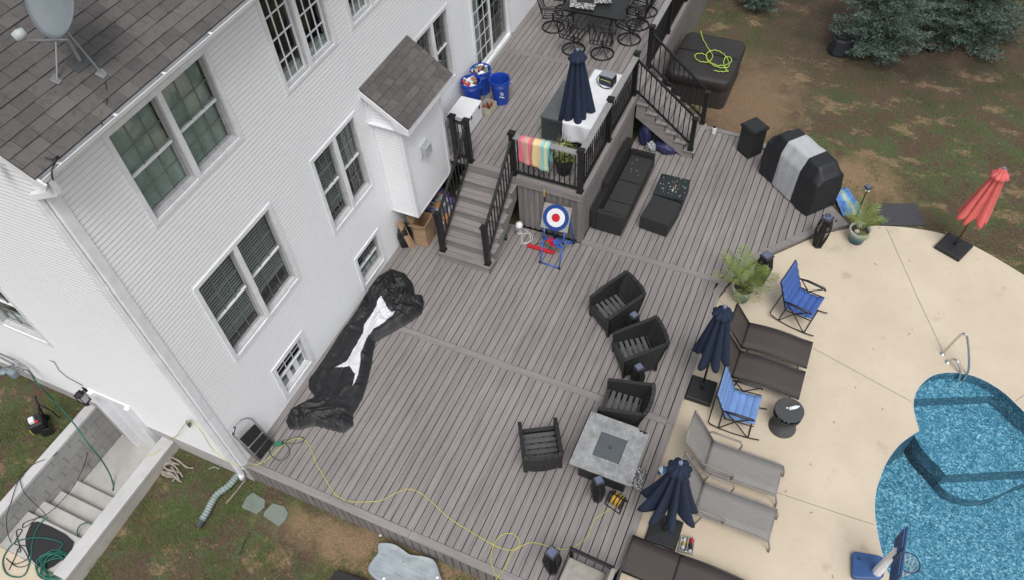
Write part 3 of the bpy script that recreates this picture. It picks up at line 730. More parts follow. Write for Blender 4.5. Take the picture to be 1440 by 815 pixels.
# corner posts, frieze, foundation, gutter, downspout
b = MB(); b.box(.0, .028, 0, .10, -.02, 6.92); b.box(-.10, .0, -.028, 0, -.12, 6.98); b.box(0, .028, -.028, 0, -.02, 6.95); obj('corner_post', b, TRIM, house)
b = MB(); b.box(.018, .032, .10, YE, 6.78, 6.92); obj('frieze_board', b, TRIM, house)
obj('soffit', MB().box(-.02, .30, -.12, YE, 6.915, 6.93), TRIM, house)
b = MB(); b.box(-9.8, .0, -.012, .18, -2.0, -.098) if False else None
FC = GREYC
obj('foundation', MB().box(-9.8, -3.21, -.006, .2, -1.5, -.10).box(-2.23, .02, -.006, .2, -1.5, -.10).box(-3.9, -1.6, .0, .2, -1.6, -1.44), FC, house)
b = MB()     # K-style gutter: outer lip, trough, back
prof = [(.302, 7.00), (.302, 6.885), (.37, 6.885), (.415, 6.93), (.425, 6.985), (.413, 6.985), (.405, 6.935), (.365, 6.897), (.312, 6.897), (.312, 7.0)]
nn = len(prof); b.v = [(x, y, z) for y in (-.15, YE) for x, z in prof]; b.f = [(i, (i + 1) % nn, nn + (i + 1) % nn, nn + i) for i in range(nn)] + [tuple(range(nn)), tuple(range(2 * nn - 1, nn - 1, -1))]; b.m = [0] * len(b.f)
obj('gutter', b, WHITEP, house)
for yy in (.12, .95, 1.75, 2.6, 3.45): obj('gutter_hanger', MB().bar((.30, yy, 6.99), (.42, yy, 6.978), .03, .008), TRIM, house)
b = MB()
b.tube([(-.02, -.06, 6.87), (.33, -.06, 6.87)], .045, 4) if False else None
b.bar((.36, -.06, 6.90), (.34, -.055, 6.70), .09, .075, (0, 1, 0)); b.bar((.34, -.055, 6.72), (-.10, -.07, 6.52), .09, .075, (0, 1, 0)); b.bar((-.09, -.07, 6.56), (-.09, -.07, -.26), .085, .07, (0, 1, 0))
obj('downspout', b, TRIM, house, bevel=.01)
b = MB(); b.bar((-.1, -.15, roofz(-.1) - .10), (RIDGE, -.15, roofz(RIDGE) - .10), .022, .17, (0, 0, 1)); b.bar((.41, -.15, roofz(.41) - .07), (-.12, -.15, roofz(-.12) - .10), .022, .13, (0, 0, 1)); b.bar((RIDGE, -.15, roofz(RIDGE) - .10), (2 * RIDGE - .4, -.15, 6.9), .022, .17)
obj('rake_board', b, TRIM, house)
obj('rake_soffit', MB().bar((.33, -.075, roofz(.33) - .16), (RIDGE, -.075, roofz(RIDGE) - .16), .13, .012), PLUME, house)
# little sensor lamp under the rake
b = MB(); b.lathe([(.0, -.05), (.05, -.04), (.07, 0), (.05, .05), (0, .07)], 14, (-.42, -.12, 6.86)); obj('security_sensor', b, WHITEP, house, smooth=True)
# roofs with separate tabs
def shingle_roof(fname, org, ydir_range, slope, length, vis_from=0, parent=house, zlift=0):
    """org=(x,z) of the lower edge; tabs run up the slope toward -x"""
    al = math.atan(slope); u = Vector((-math.cos(al), 0, math.sin(al))); nrm = Vector((math.sin(al), 0, math.cos(al)))
    y0, y1 = ydir_range; R_ = bpy.data.objects.new(fname, None); COL.objects.link(R_); R_.parent = parent
    A = Vector((org[0], 0, org[1])); B_ = A + u * length
    deck = MB(); th = .022
    deck.add([A + Vector((0, y0, 0)), A + Vector((0, y1, 0)), B_ + Vector((0, y1, 0)), B_ + Vector((0, y0, 0))] + [p - nrm * th for p in (A + Vector((0, y0, 0)), A + Vector((0, y1, 0)), B_ + Vector((0, y1, 0)), B_ + Vector((0, y0, 0)))], [(0, 1, 2, 3), (7, 6, 5, 4), (0, 4, 5, 1), (1, 5, 6, 2), (2, 6, 7, 3), (3, 7, 4, 0)])
    obj('roof_deck', deck, SHING, R_)
    BUTT_SHADE = plain('shingle_butt_shade', (.012, .011, .011), .95)  # black cut edge, also painted dark to draw the course shadow lines
    def sbox(mb_, ww, L, fn=None):
        mb_.box(0, ww, 0, L, -.006, .004, fn); mb_.m[-4] = 1; return mb_
    meshes = {}
    rest = MB(); exp_ = .143; i = 0; cnt = 0
    while i * exp_ < length:
        y = y0 - random.uniform(0, .3); L = min(exp_ + .01, length - i * exp_)
        while y < y1:
            w = random.choice((.19, .23, .27, .31, .36)); a, c = max(y, y0), min(y + w, y1); y += w
            if c - a < .03: continue
            base = A + u * (i * exp_) + Vector((0, a, 0)); tilt = Matrix.Rotation(math.radians(-4.6), 4, 'X')
            M = Matrix(((0, u.x, nrm.x, base.x), (1, u.y, nrm.y, base.y), (0, u.z, nrm.z, base.z), (0, 0, 0, 1))) @ Matrix.Translation((0, 0, .016 + random.choice((0, .0, .004)))) @ tilt
            ww = round(c - a - .004, 3); key = (ww, round(L, 3))
            if seen(base + u * .07, 5) and cnt < 290:
                if key not in meshes: meshes[key] = sbox(MB(), ww, L).mesh('shingle', [SHING, BUTT_SHADE])
                o = link('shingle', meshes[key], R_, M); cnt += 1
            else:
                sbox(rest, ww, L, lambda x, y_, z: tuple(M @ Vector((x, y_, z))))
        i += 1
    if rest.v and cnt: stuff(obj('distant_shingles', rest, [SHING, BUTT_SHADE], R_))
    return R_
shingle_roof('roof', (.36, RZ0 - .0), (-.17, 9.0), SL, 4.2)
bb = MB(); al = math.atan(SL)
for (xa, xb, ya, yb) in ((.36, RIDGE, 9.0, YE + .2), (.36 - 4.2 * math.cos(al), RIDGE, -.17, 9.0), (RIDGE, 2 * RIDGE - .36, -.17, YE + .2)):
    bb.add([(xa, ya, roofz(xa) - .01), (xb, ya, roofz(xb) - .01), (xb, yb, roofz(xb) - .01), (xa, yb, roofz(xa) - .01)], [(0, 1, 2, 3)])
obj('far_roof', bb, SHING, house, recalc=False)

# bump-out with its own little roof and wall vent
bx, by0, by1, bz0, bz1 = .61, 5.60, 7.04, 1.04, 3.50
def bz(x): return 4.03 - .74 * x
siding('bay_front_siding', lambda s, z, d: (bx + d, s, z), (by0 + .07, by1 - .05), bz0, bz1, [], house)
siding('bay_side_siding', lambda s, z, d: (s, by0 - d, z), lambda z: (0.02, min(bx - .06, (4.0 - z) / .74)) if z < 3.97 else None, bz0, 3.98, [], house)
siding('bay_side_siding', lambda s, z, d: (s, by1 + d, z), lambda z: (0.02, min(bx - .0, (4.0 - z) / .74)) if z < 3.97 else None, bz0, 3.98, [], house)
b = MB(); b.box(bx, bx + .028, by0, by0 + .07, bz0, bz1); b.box(bx - .06, bx + .028, by0 - .028, by0, bz0, bz1); b.box(bx, bx + .028, by1 - .05, by1 + .02, bz0, bz1); b.box(0, bx + .02, by0 - .02, by1 + .02, bz0 - .03, bz0); b.box(0.0, .045, by0 - .045, by0 - .0, bz0, 4.0)
obj('bay_trim', b, TRIM, house)
shingle_roof('bay_roof', (.875, 3.40), (5.50, 7.22), .74, 1.09)
b = MB(); b.box(.845, .870, 5.48, 7.24, 3.27, 3.395)
b.add([(0, 5.475, 4.02), (.868, 5.475, 3.385), (.868, 5.475, 3.265), (.62, 5.475, 3.30), (.56, 5.475, 3.50), (0, 5.475, 3.91)] + [(0, 5.497, 4.02), (.868, 5.497, 3.385), (.868, 5.497, 3.265), (.62, 5.497, 3.30), (.56, 5.497, 3.50), (0, 5.497, 3.91)],
      [(0, 1, 2, 3, 4, 5), (11, 10, 9, 8, 7, 6)] + [(i, (i + 1) % 6, 6 + (i + 1) % 6, 6 + i) for i in range(6)])
b.box(.0, .85, 5.497, 5.6, 3.285, 3.30); b.box(.60, .845, 5.6, 7.2, 3.285, 3.30)
obj('bay_fascia', b, TRIM, house)
vc = (bx + .016, 6.17, 2.36); b = MB(); b.box(vc[0], vc[0] + .03, vc[1] - .15, vc[1] + .15, vc[2] - .15, vc[2] + .15)
obj('vent_plate', b, WHITEP, house)
b = MB()
for k_ in range(4): zz = vc[2] - .09 + k_ * .06; b.box(vc[0] + .13, vc[0] + .145, vc[1] - .10, vc[1] + .10, zz - .006, zz + .006)
for k_ in range(5): yy = vc[1] - .10 + k_ * .05; b.box(vc[0] + .129, vc[0] + .143, yy - .005, yy + .005, vc[2] - .10, vc[2] + .10)
b.box(vc[0] + .03, vc[0] + .14, vc[1] - .11, vc[1] - .10, vc[2] - .10, vc[2] + .10); b.box(vc[0] + .03, vc[0] + .14, vc[1] + .10, vc[1] + .11, vc[2] - .10, vc[2] + .10); b.box(vc[0] + .03, vc[0] + .15, vc[1] - .11, vc[1] + .11, vc[2] + .10, vc[2] + .112)
b.box(vc[0] + .03, vc[0] + .04, vc[1] - .10, vc[1] + .10, vc[2] - .10, vc[2] + .10)
obj('dryer_vent', b, plain('grey_vent', (.40, .41, .42), .5), house)
# basement door in the gable wall with its projecting hood
b = MB(); b.box(-3.10, -2.34, .04, .06, -1.44, .42); obj('cellar_door', b, WHITEP, house)
b = MB(); b.box(-3.21, -3.10, -.09, .06, -1.44, .56); b.box(-2.34, -2.23, -.09, .06, -1.44, .56); b.box(-3.22, -2.22, -.035, .06, .44, .60); obj('door_casing', b, TRIM, house, bevel=.006)
b = MB(); b.lathe([(.0, 0), (.03, .0), (.034, .02), (.02, .05), (0, .055)], 12, fn=lambda v, a, r, z: (-2.44 + r * math.cos(a), .03 - z, -.42 + r * math.sin(a))); obj('door_knob', b, plain('brass', (.45, .30, .10), .3, 1), house, smooth=True)
# wall lantern
b = MB(); lx, lz = -3.34, .42
b.box(lx - .05, lx + .05, -.03, -.006, lz - .10, lz + .12); b.bar((lx, -.02, lz + .06), (lx, -.15, lz + .13), .02, .02); b.lathe([(.10, .10), (.02, .17)], 4, (lx, -.15, lz)); b.box(lx - .075, lx + .075, -.225, -.075, lz - .14, lz - .12)
for sx in (-.07, .06):
    for sy in (-.22, -.09): b.box(lx + sx, lx + sx + .012, sy, sy + .012, lz - .12, lz + .10)
b.box(lx - .075, lx + .075, -.225, -.075, lz + .09, lz + .105)
L_ = thing('wall_lantern', 'black lantern lamp fixed to the white wall above the cellar stairs', 'lamp'); obj('lantern_frame', b, BLACK, L_); obj('lantern_glass', MB().box(lx - .055, lx + .055, -.205, -.095, lz - .12, lz + .085), plain('frosted_glass', (.5, .5, .48), .3), L_)

# ================================================================== CELLAR STAIRWELL
well = tag(bpy.data.objects.new('cellar_stairwell', None), 'concrete-capped block stairwell sunk beside the gable wall', 'stairwell'); COL.objects.link(well)
CZ = -.30
b = MB(); b.box(-1.96, -1.69, -2.74, -.01, CZ - .07, CZ); b.box(-3.80, -3.60, -5.2, -.01, CZ - .07, CZ); obj('wall_cap', b, CAPC, well, bevel=.006)
b = MB(); b.box(-1.945, -1.705, -2.73, -.01, -1.6, CZ - .072); obj('right_wall', b, m_concrete('stained_parge', (.42, .40, .36), (.52, .50, .46), stain=(.30, .255, .17)), well)
# left wall of separate blocks
bm_ = plain('mortar', (.50, .49, .47), .9); obj('mortar_core', MB().box(-3.785, -3.628, -5.2, -.01, -1.6, CZ - .072), bm_, well)
BLK = m_concrete('cement_block', (.27, .27, .265), (.40, .395, .385), stain=(.20, .195, .185)); bmesh_ = {}
for row in range(6):
    z1_ = CZ - .078 - row * .203; y = -.015 + (.0 if row % 2 == 0 else .2)
    while y > -5.2:
        a, c = max(y - .395, -5.2), min(y, -.015); y -= .405
        if c - a < .05: continue
        L = round(c - a - .006, 3)
        if L not in bmesh_: bmesh_[L] = MB().box(-.02, 0, -L, 0, -.193, 0).mesh('block', BLK)
        if seen((-3.61, (a + c) / 2, z1_ - .1), 40): link('block', bmesh_[L], well, Matrix.Translation((-3.613 + random.uniform(-.002, .003), c, z1_)))
obj('landing', MB().box(-3.62, -1.9, -1.16, 0, -1.6, -1.44), GREYC, well)
SY = [-1.15, -1.46, -1.765, -2.05]; SZ = [-1.283, -1.118, -.935, -.785]
for i in range(4):
    yb = SY[i + 1] - .04 if i < 3 else -2.73
    obj('step', MB().box(-3.61, -1.94, yb, SY[i], SZ[i] - .3, SZ[i]), GREYC, well, bevel=.012)
obj('upper_slab', MB().box(-3.61, .2 - 1.95, -5.2, -2.735, -1.2, -.790), PATIO, well, bevel=0)
obj('drain_slab', MB().box(-3.60, -1.96, -4.9, -4.88, -.8, -.79), GREYC, well) if False else None

# ================================================================== RAILINGS
POSTM = plain('black_post_sleeve', (.010, .010, .011), .4); RAILM = plain('black_rail', (.008, .008, .009), .4); GREYR = plain('grey_cap_rail', (.24, .235, .235), .5)
def rail_post(b, x, y, z0, z1, w=.10):
    b.box(x - w / 2, x + w / 2, y - w / 2, y + w / 2, z0, z1); b.box(x - w / 2 - .02, x + w / 2 + .02, y - w / 2 - .02, y + w / 2 + .02, z1, z1 + .035); b.box(x - w / 2 - .005, x + w / 2 + .005, y - w / 2 - .005, y + w / 2 + .005, z1 + .035, z1 + .05); b.box(x - w / 2 - .015, x + w / 2 + .015, y - w / 2 - .015, y + w / 2 + .015, z0 + .001, z0 + .03)
balm = {}
def run_rail(parent, p, q, hp=.96, low=.09, n=None, cap=False, mb_=None, sp=.115):
    """level or sloping run between post centres p and q (given at deck height)"""
    p, q = Vector(p), Vector(q); d = q - p; dh = Vector((d.x, d.y, 0)).normalized() * .05; p2, q2 = p + dh + Vector((0, 0, d.z * .05 / max(d.length, .1))), q - dh
    up_ = Vector((0, 0, 1))
    obj('top_rail', MB().bar(p2 + up_ * hp, q2 + up_ * hp, .055 if not cap else .05, .035), RAILM, parent)
    if cap: obj('cap_rail', MB().bar(p2 + up_ * (hp + .032), q2 + up_ * (hp + .032), .13, .026), GREYR, parent)
    obj('bottom_rail', MB().bar(p2 + up_ * low, q2 + up_ * low, .045, .035), RAILM, parent)
    n = n or max(2, int((Vector((d.x, d.y, 0)).length) / sp))
    h = round(hp - low, 3)
    if h not in balm: balm[h] = MB().box(-.010, .010, -.010, .010, 0, h).mesh('baluster', RAILM)
    for i in range(1, n):
        c = p.lerp(q, i / n); link('baluster', balm[h], parent, Matrix.Translation((c.x, c.y, c.z + low)))
def railing(label, posts, runs, name='railing', ph=1.05):
    t = thing(name, label, 'railing')
    for (x, y, z0, *h) in posts:
        b = MB(); rail_post(b, x, y, z0, z0 + (h[0] if h else ph)); obj('post', b, POSTM, t, bevel=.004)
    for r in runs: run_rail(t, *r[:2], **(r[2] if len(r) > 2 else {}))
    return t
A_, B_p, C_p, D_p, E_p = (2.10, 7.07), (3.53, 7.06), (3.53, 8.71), (3.53, 10.36), (3.53, 11.40)
z3_ = lambda p: (p[0], p[1], UP)
railing('black balustrade facing the lower deck with striped towels over it', [(*A_, UP), (*B_p, UP)], [(z3_(A_), z3_(B_p), dict(cap=True, sp=.105))])
railing('long black balustrade along the deck edge beside the white table', [(*C_p, UP), (*D_p, UP)], [(z3_(B_p), z3_(C_p), dict(cap=True, sp=.105)), (z3_(C_p), z3_(D_p), dict(cap=True, sp=.105))])
far = [(3.53, 12.9), (3.53, 14.4), (3.53, 16.0)]
railing('black balustrade behind the dining chairs above the hot tub', [(*E_p, UP)] + [(*f, UP) for f in far], [(z3_(E_p), z3_(far[0]), dict(cap=True, sp=.105)), (z3_(far[0]), z3_(far[1]), dict(cap=True, sp=.105)), (z3_(far[1]), z3_(far[2]), dict(cap=True, sp=.105))])
railing('short black railing between two close posts beside the white cooler', [(.78, 7.12, UP), (1.10, 7.10, UP)], [((.78, 7.12, UP), (1.10, 7.10, UP), dict(n=3))])
railing('black handrail on the house side of the deck stairs', [(1.07, 5.60, .2, 1.06)], [((1.10, 7.10, UP + .0), (1.07, 5.60, .27), dict(hp=.93, low=.16, sp=.118))], ph=1.0)
railing('black handrail on the open side of the deck stairs', [(2.10, 5.60, .2, 1.06)], [((2.10, 7.07, UP + .0), (2.10, 5.60, .27), dict(hp=.93, low=.16, sp=.118))])
railing('black handrail on the near side of the garden stairs', [(4.95, 10.42, .0 + .2, .86)], [((3.53, 10.38, UP), (4.95, 10.42, .25), dict(hp=.90, low=.14, sp=.118))])
railing('black handrail on the hot tub side of the garden stairs', [(4.95, 11.42, .2, .86)], [((3.53, 11.40, UP), (4.95, 11.42, .25), dict(hp=.90, low=.14, sp=.118))])

# ================================================================== OBJECT BUILDERS
def umbrella(label, base, ztop, zhem, rh, mat=NAVY, pole_top=None, splay=0.0, nf=8, base_sz=(.46, .50), brz=0, group=None, base_kind='box', flap=.0, polem=BLACK, zb=PZ, hem_var=.0):
    t = thing('closed_umbrella', label, 'umbrella', (base[0], base[1], zb), 0, group)
    top = Vector(pole_top) - Vector((base[0], base[1], zb)) if pole_top else Vector((0, 0, ztop - zb))
    if base_kind == 'box':
        w, d = base_sz; b = MB()
        prof = [(.96, 0), (1.0, .03), (1.0, .085), (.93, .115), (.12, .13)]
        vs = []; n4 = 4
        for (f, z) in prof:
            for sx, sy in ((-1, -1), (1, -1), (1, 1), (-1, 1)): vs.append((sx * w / 2 * f, sy * d / 2 * f, z))
        fs = [(i * 4 + k, i * 4 + (k + 1) % 4, (i + 1) * 4 + (k + 1) % 4, (i + 1) * 4 + k) for i in range(4) for k in range(4)] + [(3, 2, 1, 0), (16, 17, 18, 19)]
        b.add(vs, fs); o = obj('base', b, BLKP, t, bevel=.012); o.rotation_euler = (0, 0, brz)
        b = MB().lathe([(.035, .10), (.035, .30), (.028, .32)], 12); b.lathe([(.0, -.02), (.018, -.02), (.018, .02), (0, .02)], 8, (.05, 0, .24)); obj('pole_socket', b, BLKP, t, smooth=False)
    L = top.length; tn = top.normalized()
    obj('pole', MB().tube([(0, 0, .1), top * .985], .019, 10), polem, t, smooth=True)
    ax = tn.orthogonal().normalized(); ay = tn.cross(ax); rnd_ = random.Random(sum(ord(c_) * (i_ + 1) for i_, c_ in enumerate(label)))
    offs_ = [rnd_.uniform(-1, 1) for _ in range(nf)]; lens = [rnd_.uniform(0, 1) for _ in range(nf)]
    h = (ztop - zhem); b = MB(); nu, nv = nf * 10, 16
    def f(u, v):
        a = u * 2 * PI; k = u * nf; i = int(k) % nf; fr = k - int(k)
        lobe = abs(math.sin(PI * fr)) ** (1.15 if splay else .8)
        ri = rh * (.20 + .80 * v ** .85); r = ri * (.50 + .50 * lobe) * (1 + .18 * offs_[i] * v) + .012
        r += splay * v * v * (lobe ** 2) * (.6 + .5 * lens[i])
        drop = h * v * (1 - hem_var * lens[i] * v) - (1 - lobe) * .13 * v
        tw = .35 * v * offs_[i] * .6
        p = top - tn * (.02 + drop) + (ax * math.cos(a + tw) + ay * math.sin(a + tw)) * r
        return tuple(p)
    b.grid(f, nu, nv); obj('canopy', b, mat, t, smooth=True, solid=.006, recalc=False)
    b = MB()   # vent cap and finial
    def f2(u, v):
        a = u * 2 * PI; lobe = abs(math.sin(PI * ((u * nf) % 1))) ** .6
        r = .02 + (.045 + .055 * v) * v * (.7 + .3 * lobe) + rh * .20 * v
        return tuple(top - tn * (-.012 + .17 * v + .03 * v * (1 - lobe)) + (ax * math.cos(a) + ay * math.sin(a)) * r)
    b.grid(f2, nu, 4); obj('vent_flap', b, mat, t, smooth=True, solid=.005, recalc=False)
    obj('finial', MB().tube([top - tn * .03, top + tn * .03], .032, 8), plain('umbrella_cap', (.16, .20, .27) if mat is NAVY else (.15, .15, .16), .4), t)
    if base_kind == 'box':
        b = MB().tube([top * .45 + ax * .02, top * .45 + ax * .07 - ay * .02, top * .42 + ax * .07], .008, 6); obj('crank', b, BLACK, t)
    return t
def wickchair(label, xy, face, group='black wicker barrel chairs', slats=5):
    """face = direction the sitter looks; local front is -y"""
    rz = math.atan2(face[1], face[0]) + PI / 2
    t = thing('wicker_armchair', label, 'armchair', (xy[0], xy[1], 0), rz, group)
    W, D = .66, .64; th = .05
    def wall(u):   # plan line from front left round the back to front right; u 0..1
        pts = [(-W / 2, -D / 2), (-W / 2, -.12), (-W / 2, .10), (-W / 2, .33), (-.17, .375), (0, .39), (.17, .375), (W / 2, .33), (W / 2, .10), (W / 2, -.12), (W / 2, -D / 2)]
        us = [0, .1, .2, .30, .40, .5, .60, .70, .8, .9, 1.0]
        for i in range(10):
            if u <= us[i + 1] + 1e-9:
                f = (u - us[i]) / (us[i + 1] - us[i]); return Vector((pts[i][0] + (pts[i + 1][0] - pts[i][0]) * f, pts[i][1] + (pts[i + 1][1] - pts[i][1]) * f))
        return Vector(pts[-1])
    def ztop(u):
        s = abs(u - .5) * 2      # 1 at the front tips, .4 at the back corners, 0 mid back
        return .80 - .03 * (1 - s / .4) if s < .4 else .80 - .25 * ((s - .4) / .6) ** .75
    def lean(u, z):
        s = abs(u - .5) * 2; return (.16 if s <= .4 else .16 * max(0, 1 - (s - .4) / .35)) * max(0, z - .22) / .58
    cuts = ((0, .30, 'side_panel'), (.30, .70, 'backrest'), (.70, 1.0, 'side_panel'))
    for (ua, ub, nm) in cuts:
        b = MB(); nu = 8; vs = []
        for j in range(6):
            for i in range(nu + 1):
                u = ua + (ub - ua) * i / nu; p = wall(u); z = .08 + (ztop(u) - .08) * j / 5
                dn = Vector((0, 1)) * lean(u, z); c = Vector((p.x, p.y)) + dn
                inn = (Vector((-math.copysign(1, p.x), 0)) if nm == 'side_panel' else Vector((0, -1))) * th
                vs.append(((c.x, c.y, z), (c.x + inn.x, c.y + inn.y, z)))
        A = [v[0] for v in vs]; Bv = [v[1] for v in vs]; n_ = len(A); b.v = A + Bv; row = nu + 1
        for j in range(5):
            for i in range(nu):
                a = j * row + i; b.f.append((a, a + 1, a + row + 1, a + row)); b.f.append((n_ + a, n_ + a + row, n_ + a + row + 1, n_ + a + 1))
        for i in range(nu):
            b.f.append((i, n_ + i, n_ + i + 1, i + 1)); k = 5 * row + i; b.f.append((k, k + 1, n_ + k + 1, n_ + k))
        for j in range(5):
            for i in (0, nu): k = j * row + i; b.f.append((k, k + row, n_ + k + row, n_ + k))
        b.m = [0] * len(b.f); obj(nm, b, WICK, t)
    # rolled top edge
    pts = []
    for i in range(33):
        u = i / 32; p = wall(u); z = ztop(u); inn = (Vector((-math.copysign(1, p.x), 0)) if abs(u - .5) >= .2 else Vector((0, -1))) * th / 2; pts.append((p.x + inn.x, p.y + lean(u, z) + inn.y, z + .006))
    b = MB()
    for p, q in zip(pts, pts[1:]): b.bar(p, q, .066, .022)
    obj('arm_rail', b, WICK, t)
    for sx in (-1, 1):
        obj('leg', MB().box(sx * (W / 2 - .03) - .03, sx * (W / 2 - .03) + .03, -D / 2 - .005, -D / 2 + .05, 0, .575), WICK, t)
        obj('leg', MB().box(sx * (W / 2 - .03) - .03, sx * (W / 2 - .03) + .03, .28, .335, 0, .2), WICK, t)
    obj('front_apron', MB().box(-W / 2 + .06, W / 2 - .06, -D / 2, -D / 2 + .03, .10, .31), WICK, t)
    obj('seat_frame', MB().box(-W / 2 + .05, W / 2 - .05, -D / 2 + .03, -D / 2 + .07, .27, .31).box(-W / 2 + .05, W / 2 - .05, .29, .33, .27, .31), WICK, t)
    sm = plain('seat_slat_metal', (.085, .088, .092), .5)
    for i in range(slats):
        y = -D / 2 + .10 + i * .105; obj('seat_slat', MB().box(-W / 2 + .05, W / 2 - .05, y, y + .068, .285, .30), sm, t, bevel=.004)
    return t
def lantern(label, xy, z, h=.66, r=.10, rz=0, ring=False, group='black wicker solar lanterns'):
    t = thing('solar_lantern', label, 'lantern', (xy[0], xy[1], z), rz, group)
    n = 6; b = MB(); prof = [(r * .62, .03), (r * .95, h * .38), (r * 1.05, h * .58), (r * .72, h - .05)]
    for i in range(n):       # six ribs
        a = 2 * PI * i / n; pts = [(q * math.cos(a), q * math.sin(a), zz) for q, zz in prof]
        b2 = MB()
        for p, q in zip(pts, pts[1:]): b2.bar(p, q, .018, .018, (math.cos(a), math.sin(a), 0))
        obj('rib', b2, BLKP, t)
    # woven panels as upright strands
    for i in range(n):
        a0, a1 = 2 * PI * i / n, 2 * PI * (i + 1) / n
        for k in range(1, 7):
            f = k / 7; pts = []
            for q, zz in prof:
                p0 = Vector((q * math.cos(a0), q * math.sin(a0), zz)); p1 = Vector((q * math.cos(a1), q * math.sin(a1), zz)); pts.append(p0.lerp(p1, f) * .985 * Vector((1, 1, 1)).x)
            b.tube(pts, .0045, 4)
    obj('woven_panel', b, BLKP, t)
    obj('lamp_core', MB().lathe([(.05, .04), (.07, h * .5), (.05, h - .06)], 10), plain('lantern_core', (.020, .016, .012), .6), t)
    obj('base', MB().lathe([(r * .70, 0), (r * .72, .035), (r * .6, .04)], 6), BLKP, t)
    b = MB().lathe([(r * .86, h - .055), (r * .90, h - .035), (r * .86, h - .01), (r * .74, h)], 4); obj('lid', b, plain('lantern_lid', (.035, .037, .045), .35), t)
    obj('solar_cell', MB().lathe([(r * .66, h + .001), (r * .66, h + .005)], 4), plain('solar_cell', (.11, .13, .20), .2), t)
    if ring: obj('handle', MB().tube([(.04 * math.cos(a), .0, h + .035 + .04 * math.sin(a)) for a in [2 * PI * i / 14 for i in range(14)]], .008, 6, True), BLKP, t)
    return t
def pot_mat():
    n = N('glazed_pot'); sp = n.new('ShaderNodeSeparateXYZ'); co = n.coord('Object'); n.L(co, sp.inputs[0])
    f = n.math('ADD', sp.outputs[2], n.math('MULTIPLY', n.noise(co, 18, 4), .10))
    c = n.ramp(n.mr(f, 0, .36, 0, 1), [(0, (.10, .14, .32)), (.2, (.012, .045, .075)), (.55, (.02, .10, .125)), (.78, (.12, .24, .24)), (.95, (.42, .45, .40))]); n.set(c, .2); return n.mat
POT = pot_mat(); SOIL = plain('potting_soil', (.045, .030, .020), .95, var=.4, nscale=30, bump=.8)
def leafmat(name, a, b_, rough=.55):
    n = N(name); co = n.coord('World'); f = n.noise(co, 7, 4, .7); g = n.new('ShaderNodeNewGeometry').outputs['Random Per Island'] if False else f
    c = n.mix(n.mr(f, .3, .7, 0, 1), a, b_); n.set(c, rough); n.b.inputs['Transmission Weight'].default_value = 0; return n.mat
PALM = leafmat('palm_leaflet', (.10, .18, .04), (.25, .29, .075)); PALM2 = leafmat('dry_palm_leaflet', (.09, .15, .04), (.30, .30, .10))
def potted_palm(label, xy, fr, seed=1, H=.75, nfr=9, stones=1):
    t = thing('potted_palm', label, 'plant', (xy[0], xy[1], PZ))
    obj('pot', MB().lathe([(.145, 0), (.15, .02), (.195, .27), (.215, .33), (.215, .35), (.19, .35), (.18, .30), (.17, .29)], 28), POT, t, smooth=True)
    obj('soil', MB().lathe([(.0, .30), (.10, .308), (.182, .295)], 20, cap=False), SOIL, t, smooth=True)
    r_ = random.Random(seed)
    for k in range(stones): obj('stone', MB().lathe([(0, 0), (.05, .01), (.06, .04), (.03, .07), (0, .075)], 9, (.08 * math.cos(2 + k * 2), .10 * math.sin(2 + k * 2), .295)), plain('pot_stone', (.38, .35, .29), .8), t, smooth=True)
    for k in range(nfr):
        a = fr[0] + fr[1] * (k / max(1, nfr - 1) - .5) + r_.uniform(-.15, .15); L = H * r_.uniform(.75, 1.1); e = r_.uniform(1.12, 1.5) if k % 3 else r_.uniform(.85, 1.1); stem = []
        d = Vector((math.cos(a), math.sin(a), 0)); p = Vector((d.x * .02, d.y * .02, .30))
        for i in range(15):
            stem.append(p.copy()); p = p + (d * math.cos(e) + Vector((0, 0, 1)) * math.sin(e)) * L / 14; e -= (.035 + .035 * r_.random()) * (.8 + i * .07)
        fb = MB(); fb.tube(stem, [.007 - .0004 * i for i in range(15)], 5); sd = d.cross(Vector((0, 0, 1)))
        for i in range(3, 15):
            for side in (-1, 1):
                for q in (0, .5):
                    j = min(i + q, 14); i0 = int(j); base = stem[i0].lerp(stem[min(i0 + 1, 14)], j - i0); tdir = (stem[min(i0 + 1, 14)] - stem[max(i0 - 1, 0)]).normalized()
                    ln = L * .30 * math.sin(PI * (.12 + .85 * (i - 3) / 12)) * r_.uniform(.8, 1.1)
                    ld = (sd * side * .8 + tdir * .65 + Vector((0, 0, r_.uniform(-.25, .15)))).normalized(); wv = tdir * .0075
                    tip = base + ld * ln - Vector((0, 0, ln * ln * .5)); mid = base + ld * ln * .5
                    fb.add([base - wv * .5, base + wv * .5, mid + wv, tip, mid - wv], [(0, 1, 2, 3, 4)])
        obj('frond', fb, PALM if k % 3 else PALM2, t, recalc=False)
    return t

